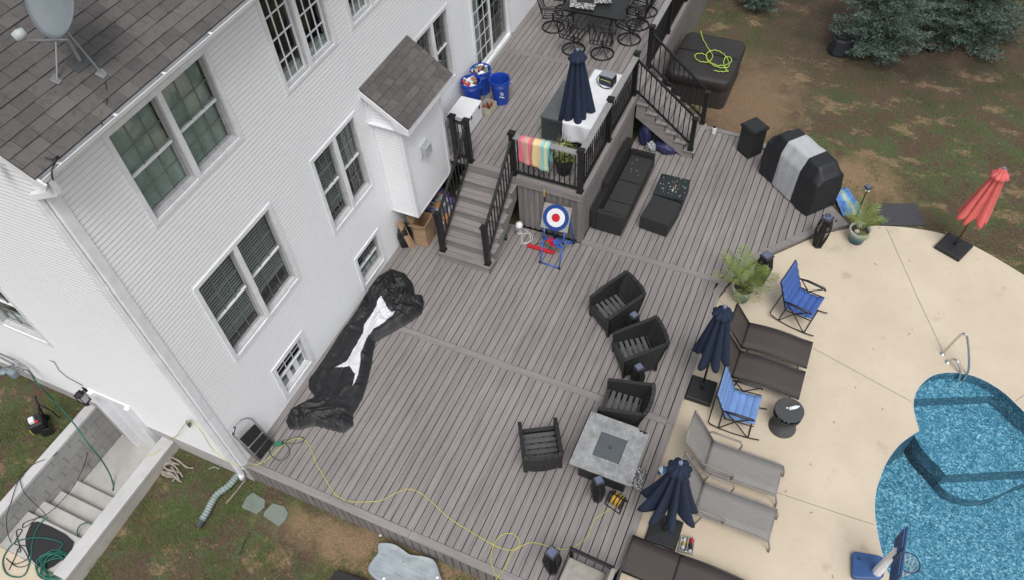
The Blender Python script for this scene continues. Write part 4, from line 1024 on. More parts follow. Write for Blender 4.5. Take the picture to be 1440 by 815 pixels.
# ------------------------------------------------------------------ deck furniture
wickchair('black slatted wicker chair farthest from the fire table, back to the potted palm', (4.86, 5.38), (-.60, -.80))
wickchair('black slatted wicker chair in the middle of the row of three', (5.55, 4.62), (-.80, -.60))
wickchair('black slatted wicker chair right against the stone-topped fire table', (5.69, 3.42), (-1, -.06))
wickchair('lone black wicker chair left of the fire table with its back to the garden', (4.68, 2.22), (-.50, .866))
lantern('lantern standing between the two farthest wicker chairs', (5.34, 5.14), 0, .68, .115, rz=.3); lantern('lantern between the middle chair and the one by the fire table', (5.78, 4.09), 0, .68, .115, rz=.1)
lantern('lantern at the corner of the fire table beside the cord reel', (5.87, 1.80), 0, .74, .115, .0); lantern('lantern alone near the deck front edge beside the yellow cord', (5.63, .44), 0, .78, .135, .5)
lantern('tallest lantern with a hook, on the patio at the tip of the deck', (8.14, 8.83), PZ, .84, .155, .4, True); lantern('lantern half hidden behind the potted palm', (7.26, 7.40), PZ, .84, .155, .2)

# fire table
def m_slate():
    n = N('grey_slate_top'); co = n.coord('Object'); f = n.noise(co, 6, 8, .7); v = n.new('ShaderNodeTexVoronoi'); v.feature = 'DISTANCE_TO_EDGE'; v.inputs['Scale'].default_value = 7
    nz = n.n.new('ShaderNodeTexNoise'); nz.inputs['Scale'].default_value = 5; nz.inputs['Detail'].default_value = 5; n.L(co, nz.inputs['Vector']); n.L(n.mix(.35, co, nz.outputs['Color']), v.inputs['Vector'])
    c = n.ramp(f, [(.3, (.15, .155, .16)), (.5, (.24, .245, .25)), (.7, (.34, .345, .35))]); c = n.mix(n.mr(v.outputs[0], 0, .025, .45, 0), c, (.5, .5, .5))
    n.set(c, .4); return n.mat
ft = thing('fire_table', 'square fire table with marbled grey slate top and dark centre lid', 'table', (5.825, 2.465, 0)); SLT = m_slate()
ht = .60; hw = .52; hi = .225
for k, (pl) in enumerate((((-hw, -hw), (hw, -hw), (hi, -hi), (-hi, -hi)), ((hw, -hw), (hw, hw), (hi, hi), (hi, -hi)), ((hw, hw), (-hw, hw), (-hi, hi), (hi, hi)), ((-hw, hw), (-hw, -hw), (-hi, -hi), (-hi, hi)))):
    c_ = Vector((sum(p[0] for p in pl) / 4, sum(p[1] for p in pl) / 4)); pl = [tuple(Vector(p) + (c_ - Vector(p)) * .003) for p in pl]
    if k == 2:  # broken notch at the far right corner
        pl = [(.30, hw - .0), (-hw, hw), (-hi, hi), (hi, hi), (.44, .44), (.40, .47), (.36, .455), (.33, .50)]
    obj('top_slab', MB().prism(pl, ht - .022, ht), SLT, ft, bevel=.002)
obj('burner_lid', MB().box(-hi + .006, hi - .006, -hi + .006, hi - .006, ht - .01, ht + .008), plain('slate_blue_steel', (.075, .085, .095), .45), ft, bevel=.004)
obj('lid_ring', MB().tube([(.022 * math.cos(a), .022 * math.sin(a), ht + .012) for a in [2 * PI * i / 12 for i in range(12)]], .005, 5, True), BLACK, ft)
obj('cabinet', MB().box(-.40, .40, -.40, .40, .02, ht - .022), WICK, ft, bevel=.01); obj('top_frame', MB().box(-hw + .02, hw - .02, -hw + .02, hw - .02, ht - .045, ht - .0225), BLACK, ft)
# patterned cushion leaning under the table
PATC = m_speckle('grey_white_pattern', [(0, (.04, .04, .045)), (.5, (.13, .13, .14)), (.7, (.36, .37, .37)), (1, (.60, .60, .59))], 48, .9)
def pillow(name, label, loc, sz, rot, mat=PATC, group=None, cat='cushion'):
    b = MB(); n = 12
    for side in (1, -1):
        b.grid(lambda u, v: (sz[0] * (u - .5) * (1 - .10 * math.sin(PI * v)), sz[1] * (v - .5) * (1 - .10 * math.sin(PI * u)), side * sz[2] / 2 * (max(0, math.sin(PI * u) * math.sin(PI * v))) ** .45), n, n)
    o = obj(name, b, mat, smooth=True, recalc=True); o.location = loc; o.rotation_euler = rot; return tag(o, label, cat, group)
pillow('cushion', 'grey and white patterned cushion leaning against the fire table', (6.36, 2.36, .13), (.40, .40, .13), (math.radians(12), math.radians(48), .25))
# cord reel
t = thing('cord_reel', 'yellow extension cord wound on a black reel beside the fire table', 'cord reel', (6.18, 1.86, 0), -.25)
YEL = plain('yellow_cord', (.52, .47, .10), .5); YELD = plain('wound_yellow_cord', (.50, .30, .03), .5)
for sx in (-1, 1): obj('flange', MB().lathe([(0, 0), (.115, 0), (.115, .012), (0, .012)], 20, fn=lambda v, a, r, z: (sx * .10 + z, r * math.cos(a), .14 + r * math.sin(a))), BLKP, t)
for k in range(8): obj('cord_turn', MB().tube([(-.08 + k * .022 + .004 * math.sin(a), .092 * math.cos(a), .14 + .092 * math.sin(a)) for a in [2 * PI * i / 18 for i in range(18)]], .011, 6, True), YELD if k % 3 else BLKP, t, smooth=True)
b = MB()
for sx in (-.14, .14): b.tube([(sx, -.13, .01), (sx, -.10, .05), (sx, 0, .28), (sx, .10, .05), (sx, .13, .01)], .011, 6)
b.tube([(-.14, 0, .28), (.14, 0, .28)], .012, 6); b.tube([(-.14, -.13, .012), (.14, -.13, .012)], .010, 6); b.tube([(-.14, .13, .012), (.14, .13, .012)], .010, 6); obj('stand', b, BLACK, t)
# yellow extension cord snaking over the deck (two flat crossings near the front edge)
c6 = lambda a, b_, z=.012: P(360 + a / 4, 611 + b_ / 4, z); c7 = lambda a, b_, z=.012: P(720 + a / 4, 611 + b_ / 4, z)
pts = [c7(575, 345, .05), c7(570, 400), c7(520, 435), c7(465, 475), c7(430, 560), c7(385, 605), c7(320, 640), c7(240, 635), c7(130, 605), c7(60, 620), c7(0, 665)]
pts += [c6(1400, 745), c6(1350, 805), P(688, 822, .012), P(668, 812, .03), P(690, 770, .012) * 1]
pts = pts[:-3] + [P(690, 818, .010), P(698, 800, .02)] if False else pts[:-3]
loop = [c6(1350, 812), P(706, 815, .014), P(696, 805, .016), P(692, 793, .014), c6(1322, 715), c6(1325, 660), c6(1345, 600), c6(1385, 560), c6(1437, 552), c7(20, 565), c7(42, 590), c7(40, 625), c7(0, 645), c6(1400, 642), c6(1345, 620), c6(1280, 585), c6(1180, 525), c6(1080, 460), c6(1000, 385), c6(940, 335), c6(890, 308), c6(840, 305), c6(780, 330), c6(700, 368), c6(620, 375), c6(530, 373), c6(470, 350), c6(425, 305), c6(385, 235), c6(340, 160), c6(315, 90), c6(285, 35), c6(240, 17), c6(190, 30), c6(130, 75), c6(70, 130), c6(20, 160), c6(-20, 168)]
path = smooth_path(pts[:-1] + loop, 5); path = [Vector((p.x, p.y, max(p.z, .010))) for p in path]
e2 = [PY(338, 655, -.18), PY(325, 650, -.2), PY(300, 632, -.15), PY(283, 605, -.12), PY(268, 592, -.08), PY(258, 598, -.08), PY(248, 612, -.05)]
e2b = [P(238, 618, CZ + .012), P(222, 634, CZ + .012), P(205, 641, CZ + .012)]
tag(obj('extension_cord', MB().tube(path + smooth_path([path[-1]] + e2 + e2b, 5)[1:], .0065, 5), YEL, smooth=True), 'thin yellow extension cord snaking across the deck and round the house corner', 'cord')

# sectional sofa and ottomans
t = thing('wicker_sofa', 'black wicker sectional sofa without cushions against the raised deck', 'sofa', (3.64, 7.45, 0))
LX, LY = .68, 2.30
obj('seat', MB().box(.12, LX, .10, .68, .05, .30), WICK, t, bevel=.01); obj('seat', MB().box(.12, LX, .69, 1.36, .05, .28), WICK, t, bevel=.01); obj('seat', MB().box(.12, LX, 1.37, LY - .06, .05, .28), WICK, t, bevel=.01)
SP = wicker('seat_panel_weave', (.034, .034, .035), 50, flat=True)
for (y0_, y1_, z0_) in ((.125, .665, .302), (.705, 1.345, .282), (1.385, LY - .075, .282)): obj('seat_panel', MB().box(.145, LX - .03, y0_, y1_, z0_, z0_ + .018), SP, t, bevel=.006)
obj('backrest', MB().box(0, .115, .0, .74, .05, .60), WICK, t, bevel=.012); obj('backrest', MB().box(-.01, .115, .745, LY, .05, .72), WICK, t, bevel=.012)
obj('armrest', MB().box(.117, LX, 0, .112, .05, .58), WICK, t, bevel=.012); obj('armrest', MB().box(.117, LX, LY - .058, LY, .05, .44), WICK, t, bevel=.012)
for x_, y_ in ((.03, .03), (LX - .06, .03), (.03, LY - .08), (LX - .06, LY - .08)): obj('leg', MB().box(x_, x_ + .04, y_, y_ + .04, 0, .05), BLACK, t)
b = MB(); rs = random.Random(3)
for _ in range(6): b.cbox((rs.uniform(.25, .55), rs.uniform(1.2, 2.1), .303), (.03, .008, .003), rs.uniform(0, 3))
obj('fallen_petal', b, plain('pale_fleck', (.45, .45, .42), .8), t)
t = thing('glass_ottoman', 'low black wicker table with debris-strewn dark glass top', 'table', (4.95, 8.91, 0), .02)
obj('wicker_body', MB().box(-.32, .32, -.33, .33, .03, .37), WICK, t, bevel=.01); obj('glass_top', MB().box(-.325, .325, -.335, .335, .372, .384), plain('dark_wet_glass', (.018, .024, .024), .08), t, bevel=.003)
cols = [(.6, .6, .58), (.45, .12, .08), (.25, .30, .26), (.4, .4, .3)]; 
for q in range(4):
    b = MB()
    for _ in range(30 if q == 0 else 7): b.cbox((rs.gauss(.06, .13) if q else rs.uniform(-.28, .30), rs.gauss(.02, .12) if q else rs.gauss(.02, .16), .3865), (rs.uniform(.008, .03), .008, .003), rs.uniform(0, 3))
    obj('debris', b, plain('debris_%s' % ['pale', 'red', 'green', 'straw'][q], cols[q], .7), t)
obj('bottle', MB().lathe([(.0, -.06), (.014, -.058), (.014, .02), (.006, .035), (.006, .06)], 10, fn=lambda v, a, r, z: (.05 + r * math.cos(a), -.10 + z, .40 + r * math.sin(a))), plain('pale_green_glass', (.35, .5, .42), .2), t)
obj('bottle_cap', MB().tube([(.05, -.04, .40), (.055, .03, .40)], .008, 8), plain('red_cap', (.5, .03, .02), .4), t)
t = thing('wicker_ottoman', 'low black wicker ottoman at the near end of the glass-topped table', 'ottoman', (4.935, 8.165, 0), -.10)
obj('wicker_body', MB().box(-.315, .315, -.36, .36, .03, .36), WICK, t, bevel=.015); obj('woven_top', MB().box(-.31, .31, -.355, .355, .361, .375), wicker('ottoman_weave', (.024, .025, .026), 45, flat=True), t, bevel=.004)

# wicker bin and covered grill
t = thing('wicker_bin', 'tall square black wicker waste bin beside the covered grill', 'bin', (6.17, 11.05, 0), math.radians(-37))
obj('bin_body', MB().box(-.20, .20, -.20, .20, 0, .70), WICK, t, bevel=.012); obj('bin_lid', MB().box(-.225, .225, -.225, .225, .70, .765).box(-.20, .20, -.20, .20, .765, .785), BLKP, t, bevel=.015)
t = thing('covered_grill', 'large barbecue grill under a black cover with a grey middle band', 'grill', (7.40, 10.20, 0), math.atan2(-.90, 1.07))
GC = cloth('black_grill_cover', (.014, .015, .018), .55, bump=.5); GG = cloth('grey_grill_cover', (.40, .415, .43), .6, bump=.5, var=.08)
def gfn(x, s):
    """cover surface: x along the grill, s round the section 0..1"""
    ax_ = abs(x); hood = sstep(.80, .56, ax_); zt = .98 + .20 * hood
    prof = [(-.38, .04), (-.37, .55), (-.35, .88), (-.22, zt), (.22, zt), (.34, .90), (.38, .5), (.38, .04)]
    k = s * 7; i = min(int(k), 6); f = k - i; y = prof[i][0] + (prof[i + 1][0] - prof[i][0]) * f; z = prof[i][1] + (prof[i + 1][1] - prof[i][1]) * f
    w = noise.noise(Vector((x * 5, y * 2 + z * .8, 1))) * .03 + abs(noise.noise(Vector((x * 11, z * 1.5, 4)))) * .03 * (1 - min(1, z / 1.0))
    return y - w * (1 if y < 0 else -1) * .9, z
def gsec(xa, xb, n, mat, nm, cap=None):
    b = MB(); b.grid(lambda u, v: ((xa + (xb - xa) * u, *gfn(xa + (xb - xa) * u, v))), n, 42)
    if cap:
        x = xb if cap > 0 else xa; ring = [gfn(x, v / 42) for v in range(43)]; out = cap * .06
        vs = [(x, y, z) for y, z in ring] + [(x + out * (1 - abs(z - .55)), y * .92, z * .97) for y, z in ring]; b.add(vs, [(i, i + 1, 44 + i, 43 + i) for i in range(42)]); b.add([vs[43 + i] for i in range(43)], [tuple(range(43))])
    return obj(nm, b, mat, t, smooth=True, solid=0, recalc=True)
gsec(-.80, -.355, 14, GC, 'cover_panel', -1); gsec(-.36, .26, 22, GG, 'cover_panel'); gsec(.255, .76, 16, GC, 'cover_panel', 1)
for x_ in (-.62, .62):
    for y_ in (-.24, .24): obj('wheel', MB().lathe([(.0, -.015), (.035, -.015), (.035, .015), (0, .015)], 12, fn=lambda v, a, r, z: (x_ + z, y_ + r * math.cos(a), .04 + r * math.sin(a))), BLKP, t)

# towel-draped camp chair and mat beyond the deck tip
t = thing('beach_bag', 'crumpled blue and white striped beach towel lying beyond the deck tip', 'towel', (P(1165, 268, -.1).x, P(1165, 268, -.1).y, -.16), math.atan2(P(1191, 262, -.1).y - P(1165, 268, -.1).y, P(1191, 262, -.1).x - P(1165, 268, -.1).x))
TB = m_stripes('blue_beach_towel', 0, [(0, (.03, .16, .44)), (.30, (.05, .27, .54)), (.42, (.38, .42, .38)), (.62, (.06, .32, .52)), (.80, (.03, .15, .42))], sc=2.6)
_A, _B, _D, _E = P(1165, 268, -.1), P(1191, 262, -.1), P(1186, 302, -.1), P(1213, 299, -.1); _r = Matrix.Rotation(-t.rotation_euler.z, 3, 'Z')
def _tw(u, v): return _r @ (_A.lerp(_B, u).lerp(_D.lerp(_E, u), v) - _A)
b = MB().grid(lambda u, v: (_tw(u, v).x, _tw(u, v).y, .09 + .06 * noise.noise(Vector((u * 6, v * 5, 1))) - .08 * (abs(v - .5) * 2) ** 3), 24, 24)
obj('towel_cloth', b, TB, t, smooth=True, solid=.012, recalc=False)
obj('folded_frame', MB().bar((.03, -.04, .03), (.28, -.08, .03), .04, .04), BLKP, t)
tag(obj('door_mat', MB().prism([(9.09, 10.50), (9.84, 10.82), (10.12, 10.22), (9.24, 9.88)], -.165, PZ - .0), plain('grey_mat', (.055, .055, .062), .95, var=.4, nscale=40, bump=1.0, bscale=120), bevel=.01), 'flat dark grey mat lying on the lawn at the patio edge', 'mat')
potted_palm('bushy palm in a glazed blue pot at the bend of the deck', (7.01, 6.90), (2.2, 6.4), 3, .80, 18)
potted_palm('sparse palm in a glazed blue pot beside the solar torch', (8.84, 9.25), (.9, 4.6), 9, .66, 8, 2)
t = thing('solar_torch', 'tall black solar stake light beside the sparse palm', 'lamp', (8.70, 9.56, -.16))
obj('stake', MB().tube([(0, 0, 0), (.0, 0, 1.16)], .011, 8), BLACK, t); obj('solar_head', MB().lathe([(.03, 1.14), (.055, 1.19), (.085, 1.21), (.085, 1.235), (.03, 1.245)], 4), plain('lantern_lid', (0, 0, 0)), t); obj('solar_cell', MB().lathe([(.06, 1.236), (.06, 1.248)], 4), plain('solar_cell', (0, 0, 0)), t)
for dx_ in (-.02, .03): obj('bulb', MB().lathe([(0, -.02), (.017, -.01), (.017, .01), (0, .02)], 8, (dx_, -.05, 1.17)), WHITEP, t, smooth=True)

# ================================================================== POOLSIDE
a2 = S(940, 400, 3.542, PZ); a3 = S(860, 560, 3.196, PZ)
def lounger(label, x0, y0, kind, group, flat=False):
    """local: seat runs +x from the hinge at the origin, width along +y"""
    t = thing('sun_lounger', label, 'lounger', (x0, y0, PZ), 0, group); Wd = .62 if kind == 'wicker' else .60; L = 1.17; zs = .37
    wk = kind == 'wicker'; fab = WICKB if wk else SLING; fr = BLACK if wk else GREYM
    def seatz(u): return zs + (.045 * math.sin(PI * min(u * 1.25, 1)) - .06 * max(0, u - .7) if wk else .0 - .05 * max(0, u - .93) / .07 * .5)
    b = MB(); b.grid(lambda u, v: (L * u, .03 + (Wd - .06) * v, seatz(u) - (0 if wk else .012 * math.sin(PI * v))), 26, 4); obj('seat', b, fab, t, solid=.022 if wk else .008, recalc=False, smooth=True)
    bx_, bz_ = (-.30, .46) if wk else (-.40, .73)
    if flat: bx_, bz_ = -.76, .02
    b = MB(); b.grid(lambda u, v: (-.01 + bx_ * u, .03 + (Wd - .06) * v + 0, zs + bz_ * u + (.03 * math.sin(PI * u) if not wk else .0)), 12, 4); obj('backrest', b, fab, t, solid=.022 if wk else .008, recalc=False, smooth=True)
    for y in (.012, Wd - .012):
        pts = [(L * i / 14, y, seatz(i / 14) - .005) for i in range(15)]
        if not wk: pts = pts[:-1] + [(L - .0, y, zs - .04), (L + .05, y, zs - .22), (L + .06, y, 0)]
        obj('side_rail', MB().tube(pts, .016, 8), fr, t, smooth=True)
        obj('back_rail', MB().tube([(0, y, zs), (bx_ * .5, y, zs + bz_ * .5 + (.03 if not wk else 0)), (bx_, y, zs + bz_)], .014, 8), fr, t, smooth=True)
        obj('leg', MB().tube([(.12, y, zs - .02), (.06, y, .0)], .014, 6), fr, t)
        if wk: obj('leg', MB().tube([(L - .15, y, zs - .04), (L - .10, y, 0)], .014, 6), fr, t)
        else:
            obj('arm', MB().tube([(-.12, y, zs + .20), (-.05, y + (.02 if y > .3 else -.02), zs + .23), (.42, y + (.03 if y > .3 else -.03), zs + .20), (.46, y, zs + .15), (.44, y, zs)], [.014, .018, .02, .016, .012], 8), fr, t, smooth=True)
            obj('prop', MB().tube([(bx_ * .55, y, zs + bz_ * .5), (-.22, y, .16), (.0, y, .05)], .011, 6), fr, t)
    for (xx, zz) in ((bx_, zs + bz_), (L - .01, seatz(1) - .01), (0, zs - .02)): obj('cross_bar', MB().tube([(xx, .012, zz), (xx, Wd - .012, zz)], .013, 8), fr, t, smooth=True)
    return t
def m_sling():
    n = N('grey_sling_mesh'); co = n.coord('Object', (1, 1, 1)); f = n.noise(co, 160, 2); g = n.noise(n.coord('Object', (1, 12, 1)), 9, 4)
    c = n.mix(n.mr(f, .3, .7, 0, 1), (.135, .13, .122), (.26, .25, .238)); c = n.mix(n.mr(g, .4, .7, 0, .4), c, (.30, .29, .28)); n.set(c, .75); n.bump(f, .4, .003); return n.mat
SLING = m_sling()
lounger('brown wicker lounger next to the potted palm, back raised', 7.31, 5.46, 'wicker', 'brown wicker loungers')
lounger('brown wicker lounger behind the round black table, back raised', 7.31, 4.77, 'wicker', 'brown wicker loungers')
lounger('grey sling lounger nearer the blue rocking chair', 7.33, 2.84, 'sling', 'grey sling loungers'); lounger('grey sling lounger half behind the frayed navy umbrella', 7.39, 2.06, 'sling', 'grey sling loungers')
lounger('dark brown wicker lounger laid flat at the bottom edge of the picture', 7.38, .74, 'wicker', 'brown wicker loungers', True)
def rocker(label, xy, face, colr):
    rz = math.atan2(face[1], face[0]) + PI / 2; t = thing('rocking_chair', label, 'chair', (xy[0], xy[1], PZ), rz, 'blue folding rocking chairs'); Wd = .58
    fab = cloth('blue_padding_' + colr[0], colr[1], .7, bump=.6, var=.12)
    def quilt(v): return .02 * abs(math.sin(PI * v * 4)) ** .5
    b = MB().grid(lambda u, v: (Wd * (u - .5), .20 - .48 * v, .42 + .03 * v - .03 * math.sin(PI * v) + quilt(v)), 8, 40); obj('seat', b, fab, t, smooth=True, solid=.02, recalc=False)
    b = MB().grid(lambda u, v: ((Wd + .06) * (u - .5), .20 + .24 * v - quilt(v), .42 + .62 * v), 8, 40); obj('backrest', b, fab, t, smooth=True, solid=.02, recalc=False)
    for sx in (-1, 1):
        x = sx * (Wd / 2 + .035)
        obj('back_tube', MB().tube([(x, .20, .40), (x, .44, 1.04)], .012, 8), BLACK, t); obj('seat_tube', MB().tube([(x, .22, .40), (x, -.28, .44)], .012, 8), BLACK, t)
        obj('armrest', MB().tube([(x, .26, .62), (x + sx * .01, .1, .64), (x + sx * .01, -.22, .64), (x, -.26, .62)], [.014, .024, .024, .014], 8), BLACK, t, smooth=True)
        obj('leg', MB().tube([(x, -.20, .62), (x, .02, .42), (x, .26, .04)], .011, 8), BLACK, t); obj('leg', MB().tube([(x, .22, .62), (x, .05, .42), (x, -.24, .04)], .011, 8), BLACK, t)
        obj('rocker_rail', MB().tube([(x, -.44, .075), (x, -.26, .03), (x, 0, .012), (x, .26, .035), (x, .42, .09), (x, .45, .14)], .012, 8), BLACK, t, smooth=True)
    obj('cross_tube', MB().tube([(-Wd / 2 - .03, .44, 1.045), (Wd / 2 + .03, .44, 1.045)], .012, 8).tube([(-Wd / 2 - .03, .26, .04), (Wd / 2 + .03, .26, .04)], .011, 8).tube([(-Wd / 2 - .03, -.26, .04), (Wd / 2 + .03, -.26, .04)], .011, 8).tube([(-Wd / 2 - .03, .45, .14), (Wd / 2 + .03, .45, .14)], .011, 8), BLACK, t)
    obj('label_patch', MB().box(-.04, .04, .402, .410, .97, .985), WHITEP, t)
    return t
rocker('deep blue folding rocking chair standing alone on the patio', (8.13, 6.86), (.97, -.22), ('deep', (.045, .105, .33)))
rocker('pale blue folding rocking chair beside the navy umbrella base', (7.60, 4.22), (1, .02), ('pale', (.14, .25, .50)))
t = thing('side_table', 'round black drinks cooler table with a flared foot', 'table', (8.355, 4.36, PZ)); CHAR = plain('charcoal_resin', (.055, .056, .058), .5)
obj('foot', MB().lathe([(.235, 0), (.235, .012), (.16, .12), (.10, .24), (.13, .28)], 32), CHAR, t, smooth=False); obj('bowl', MB().lathe([(.13, .28), (.20, .33), (.235, .40), (.24, .47), (.225, .475), (.20, .42), (.02, .38)], 32), BLKP, t, smooth=True)
obj('table_top', MB().lathe([(.0, .555), (.235, .555), (.245, .57), (.235, .585), (0, .585)], 40), CHAR, t); obj('pillar', MB().lathe([(.03, .38), (.03, .556)], 10), CHAR, t)
b = MB()
for _ in range(40): a = rs.uniform(0, 6.28); r = rs.uniform(.12, .20); b.cbox((r * math.cos(a), r * math.sin(a), .435), (.02, .02, .015), a, a)
obj('ice', b, plain('ice_blue', (.22, .42, .5), .1), t)  # blue-tinted cubes in the bowl
o = obj('water_bottle', MB().lathe([(0, -.10), (.030, -.10), (.032, .03), (.014, .07), (.014, .09), (0, .09)], 12, fn=lambda v, a, r, z: (8.42 + .8 * z + r * math.cos(a) * .6, 4.41 + .6 * z - r * math.cos(a) * .8, PZ + .62 + r * math.sin(a))), plain('clear_plastic', (.62, .66, .68), .15), smooth=True); tag(o, 'clear plastic bottle lying on the round black table', 'bottle')
o = obj('bottle_cap', MB().lathe([(0, 0), (.017, 0), (.017, .014), (0, .014)], 12, (8.31, 4.37, PZ + .586)), WHITEP); tag(o, 'white bottle cap on the round black table', 'cap')
umbrella('closed navy umbrella on the upper deck beside the white-clothed table', (2.914, 8.449), 3.60, 1.98, .35, base_sz=(.45, .45), zb=UP, hem_var=.12)
umbrella('closed navy umbrella on a square black base beside the wicker loungers', (6.87, 4.50), 2.22, .82, .31, pole_top=(6.89, 4.66, 2.22), brz=0, base_sz=(.47, .52), hem_var=.15)
umbrella('half-open navy umbrella with flapping panels beside the grey loungers', (7.03, 1.73), 2.20, .66, .30, pole_top=(7.012, 1.80, 2.20), splay=.20, nf=8, base_sz=(.50, .52), hem_var=.30)
RED = cloth('coral_red_canvas', (.60, .125, .115), .85, var=.12)
umbrella('closed coral red umbrella leaning on the far edge of the patio', (10.67, 9.72), 2.05, .72, .29, mat=RED, pole_top=tuple(P(1412, 238, 2.05)), brz=math.radians(-24), base_sz=(.54, .54), polem=plain('bronze_pole', (.10, .06, .03), .4), hem_var=.1)
# pool handrails, ball, basketball goal, caddy
def rail(label, pts):
    t = thing('pool_handrail', label, 'handrail', (0, 0, 0), 0, 'chrome pool handrails'); obj('rail_tube', MB().tube(smooth_path(pts, 7), .022, 10), STEEL, t, smooth=True); x, y, z = pts[0]; obj('escutcheon', MB().lathe([(.0, .03), (.03, .03), (.055, .0)], 16, (x, y, PZ), cap=False), STEEL, t, smooth=True)
rail('taller chrome handrail arching over the pool entry', [(10.73, 6.97, PZ), (10.735, 6.95, .1), (10.76, 6.86, .62), (10.79, 6.82, .72), (10.84, 6.80, .70), (10.98, 6.74, .42), (11.14, 6.67, .0), (11.17, 6.66, -.34)])
rail('low chrome handrail curving down into the pool entry', [(10.83, 6.81, PZ), (10.84, 6.80, -.02), (10.88, 6.76, .06), (10.95, 6.71, .06), (11.05, 6.63, -.12), (11.10, 6.60, -.34)])
t = thing('beach_ball', 'small blue and white ball at the deck edge by the grey lounger', 'ball', tuple(P(932, 661, PZ + .09)))
bm = bmesh.new(); bmesh.ops.create_uvsphere(bm, u_segments=24, v_segments=14, radius=.09); me = bpy.data.meshes.new('ball')
bm.to_mesh(me); bm.free(); me.materials.append(plain('ball_blue', (.03, .16, .32), .3)); me.materials.append(WHITEP)
for p in me.polygons:
    p.use_smooth = True; a = math.atan2(p.center.y, p.center.x); p.material_index = int((a + PI) / (2 * PI) * 6) % 2
o = link('ball_panels', me, t); o.rotation_euler = (1.1, .4, 0)
t = thing('basketball_goal', 'poolside basketball goal with blue base and white post', 'basketball hoop', (0, 0, 0))
BLU = plain('goal_blue_plastic', (.028, .085, .235), .45)
bp = [P(1180 + a / 4.658, 640 + c / 4.658, PZ + .1) for a, c in ((85, 640), (105, 627), (262, 655), (290, 668), (292, 790), (270, 806), (110, 800), (88, 785))]
obj('base_tank', MB().prism([(p.x, p.y) for p in bp], PZ, PZ + .12), BLU, t, bevel=.015); obj('filler_cap', MB().lathe([(0, 0), (.022, 0), (.022, .012), (0, .012)], 12, (9.895, 2.455, PZ + .12)), plain('navy_cap', (.01, .03, .09), .4), t)
obj('post', MB().tube([(10.175, 2.35, PZ + .12), (10.13, 2.27, 1.04)], [.075, .045], 8), WHITEP, t)
DB = plain('backboard_blue', (.025, .055, .13), .5); x0, ya, yb = 10.13, 1.80, 2.56
obj('backboard', MB().box(x0 + .02, x0 + .045, ya, yb, .84, 1.30), DB, t, bevel=.004)
for k in range(7): zz = .87 + k * .065; obj('backboard_rib', MB().box(x0, x0 + .02, ya + .02, 2.14, zz, zz + .02).box(x0, x0 + .02, 2.22, yb - .02, zz, zz + .02), BLU, t)
obj('rim', MB().tube([(10.33 + .145 * math.cos(a), 2.20 + .145 * math.sin(a), .96) for a in [2 * PI * i / 24 for i in range(24)]], .009, 6, True), plain('navy_cap', (0, 0, 0)), t)
b = MB(); rr = [(.145, .96), (.12, .86), (.10, .76), (.10, .68)]
for i in range(12):
    for j in range(3):
        for sgn in (0, 1):
            a0 = 2 * PI * (i + .5 * j) / 12; a1 = a0 + (.26 if sgn else -.26); b.tube([(10.33 + rr[j][0] * math.cos(a0), 2.20 + rr[j][0] * math.sin(a0), rr[j][1]), (10.33 + rr[j + 1][0] * math.cos(a1), 2.20 + rr[j + 1][0] * math.sin(a1), rr[j + 1][1])], .004, 4)
obj('net', b, plain('net_cord', (.6, .62, .6), .8), t)
cp = P(965, 768, PZ); t = thing('condiment_caddy', 'steel caddy of bottles beside the navy umbrella base', 'caddy', (cp.x, cp.y, PZ), .15)
obj('tray', MB().box(-.11, .11, -.12, .12, 0, .01).box(-.11, -.10, -.12, .12, .01, .10).box(.10, .11, -.12, .12, .01, .10).box(-.10, .10, -.12, -.11, .01, .10).box(-.10, .10, .11, .12, .01, .10).box(-.005, .005, -.11, .11, .01, .20), ALU, t)
for (x, y, c, nm, hh) in ((-.05, .05, (.75, .70, .6), 'cream_bottle', .20), (-.055, -.05, (.7, .72, .72), 'silver_can', .14), (.055, .06, (.5, .02, .015), 'red_bottle', .26), (.055, -.02, (.02, .02, .02), 'black_bottle', .22), (-.045, .0, (.6, .45, .08), 'yellow_bottle', .18), (.06, -.08, (.65, .66, .66), 'white_tub', .12)):
    obj('bottle', MB().lathe([(.03, .01), (.032, hh * .7), (.013, hh * .85), (.013, hh), (0, hh)], 12, (x, y, 0)), plain(nm, c, .3), t, smooth=True)
b = MB(); cq = P(929, 664, PZ)
# chair with beige cushion at the lower edge
t = thing('cushioned_armchair', 'dark armchair with a beige seat cushion cut by the bottom edge', 'armchair', (6.17, .33, 0), -.04)
BEI = cloth('beige_cushion', (.30, .285, .255), .9); sk = WICK
obj('seat_cushion', MB().box(-.34, .26, -.27, .27, .30, .40), BEI, t, bevel=.03, seg=3); obj('back_cushion', MB().slab([(.24, -.26, .36), (.24, .26, .36), (.34, .26, .80), (.34, -.26, .80)], .08), BEI, t, bevel=.025)
for y in (-.32, .32): obj('armrest', MB().box(-.36, .36, y - .03, y + .03, .57, .61), BLACK, t, bevel=.008); obj('leg', MB().box(-.35, -.30, y - .025, y + .025, 0, .57), BLACK, t); obj('leg', MB().box(.30, .35, y - .025, y + .025, 0, .57), BLACK, t)
obj('backrest', MB().slab([(.36, -.33, .25), (.36, .33, .25), (.46, .33, .84), (.46, -.33, .84)], .035), WICK, t); obj('seat_frame', MB().box(-.35, .36, -.30, .30, .24, .298), BLACK, t)

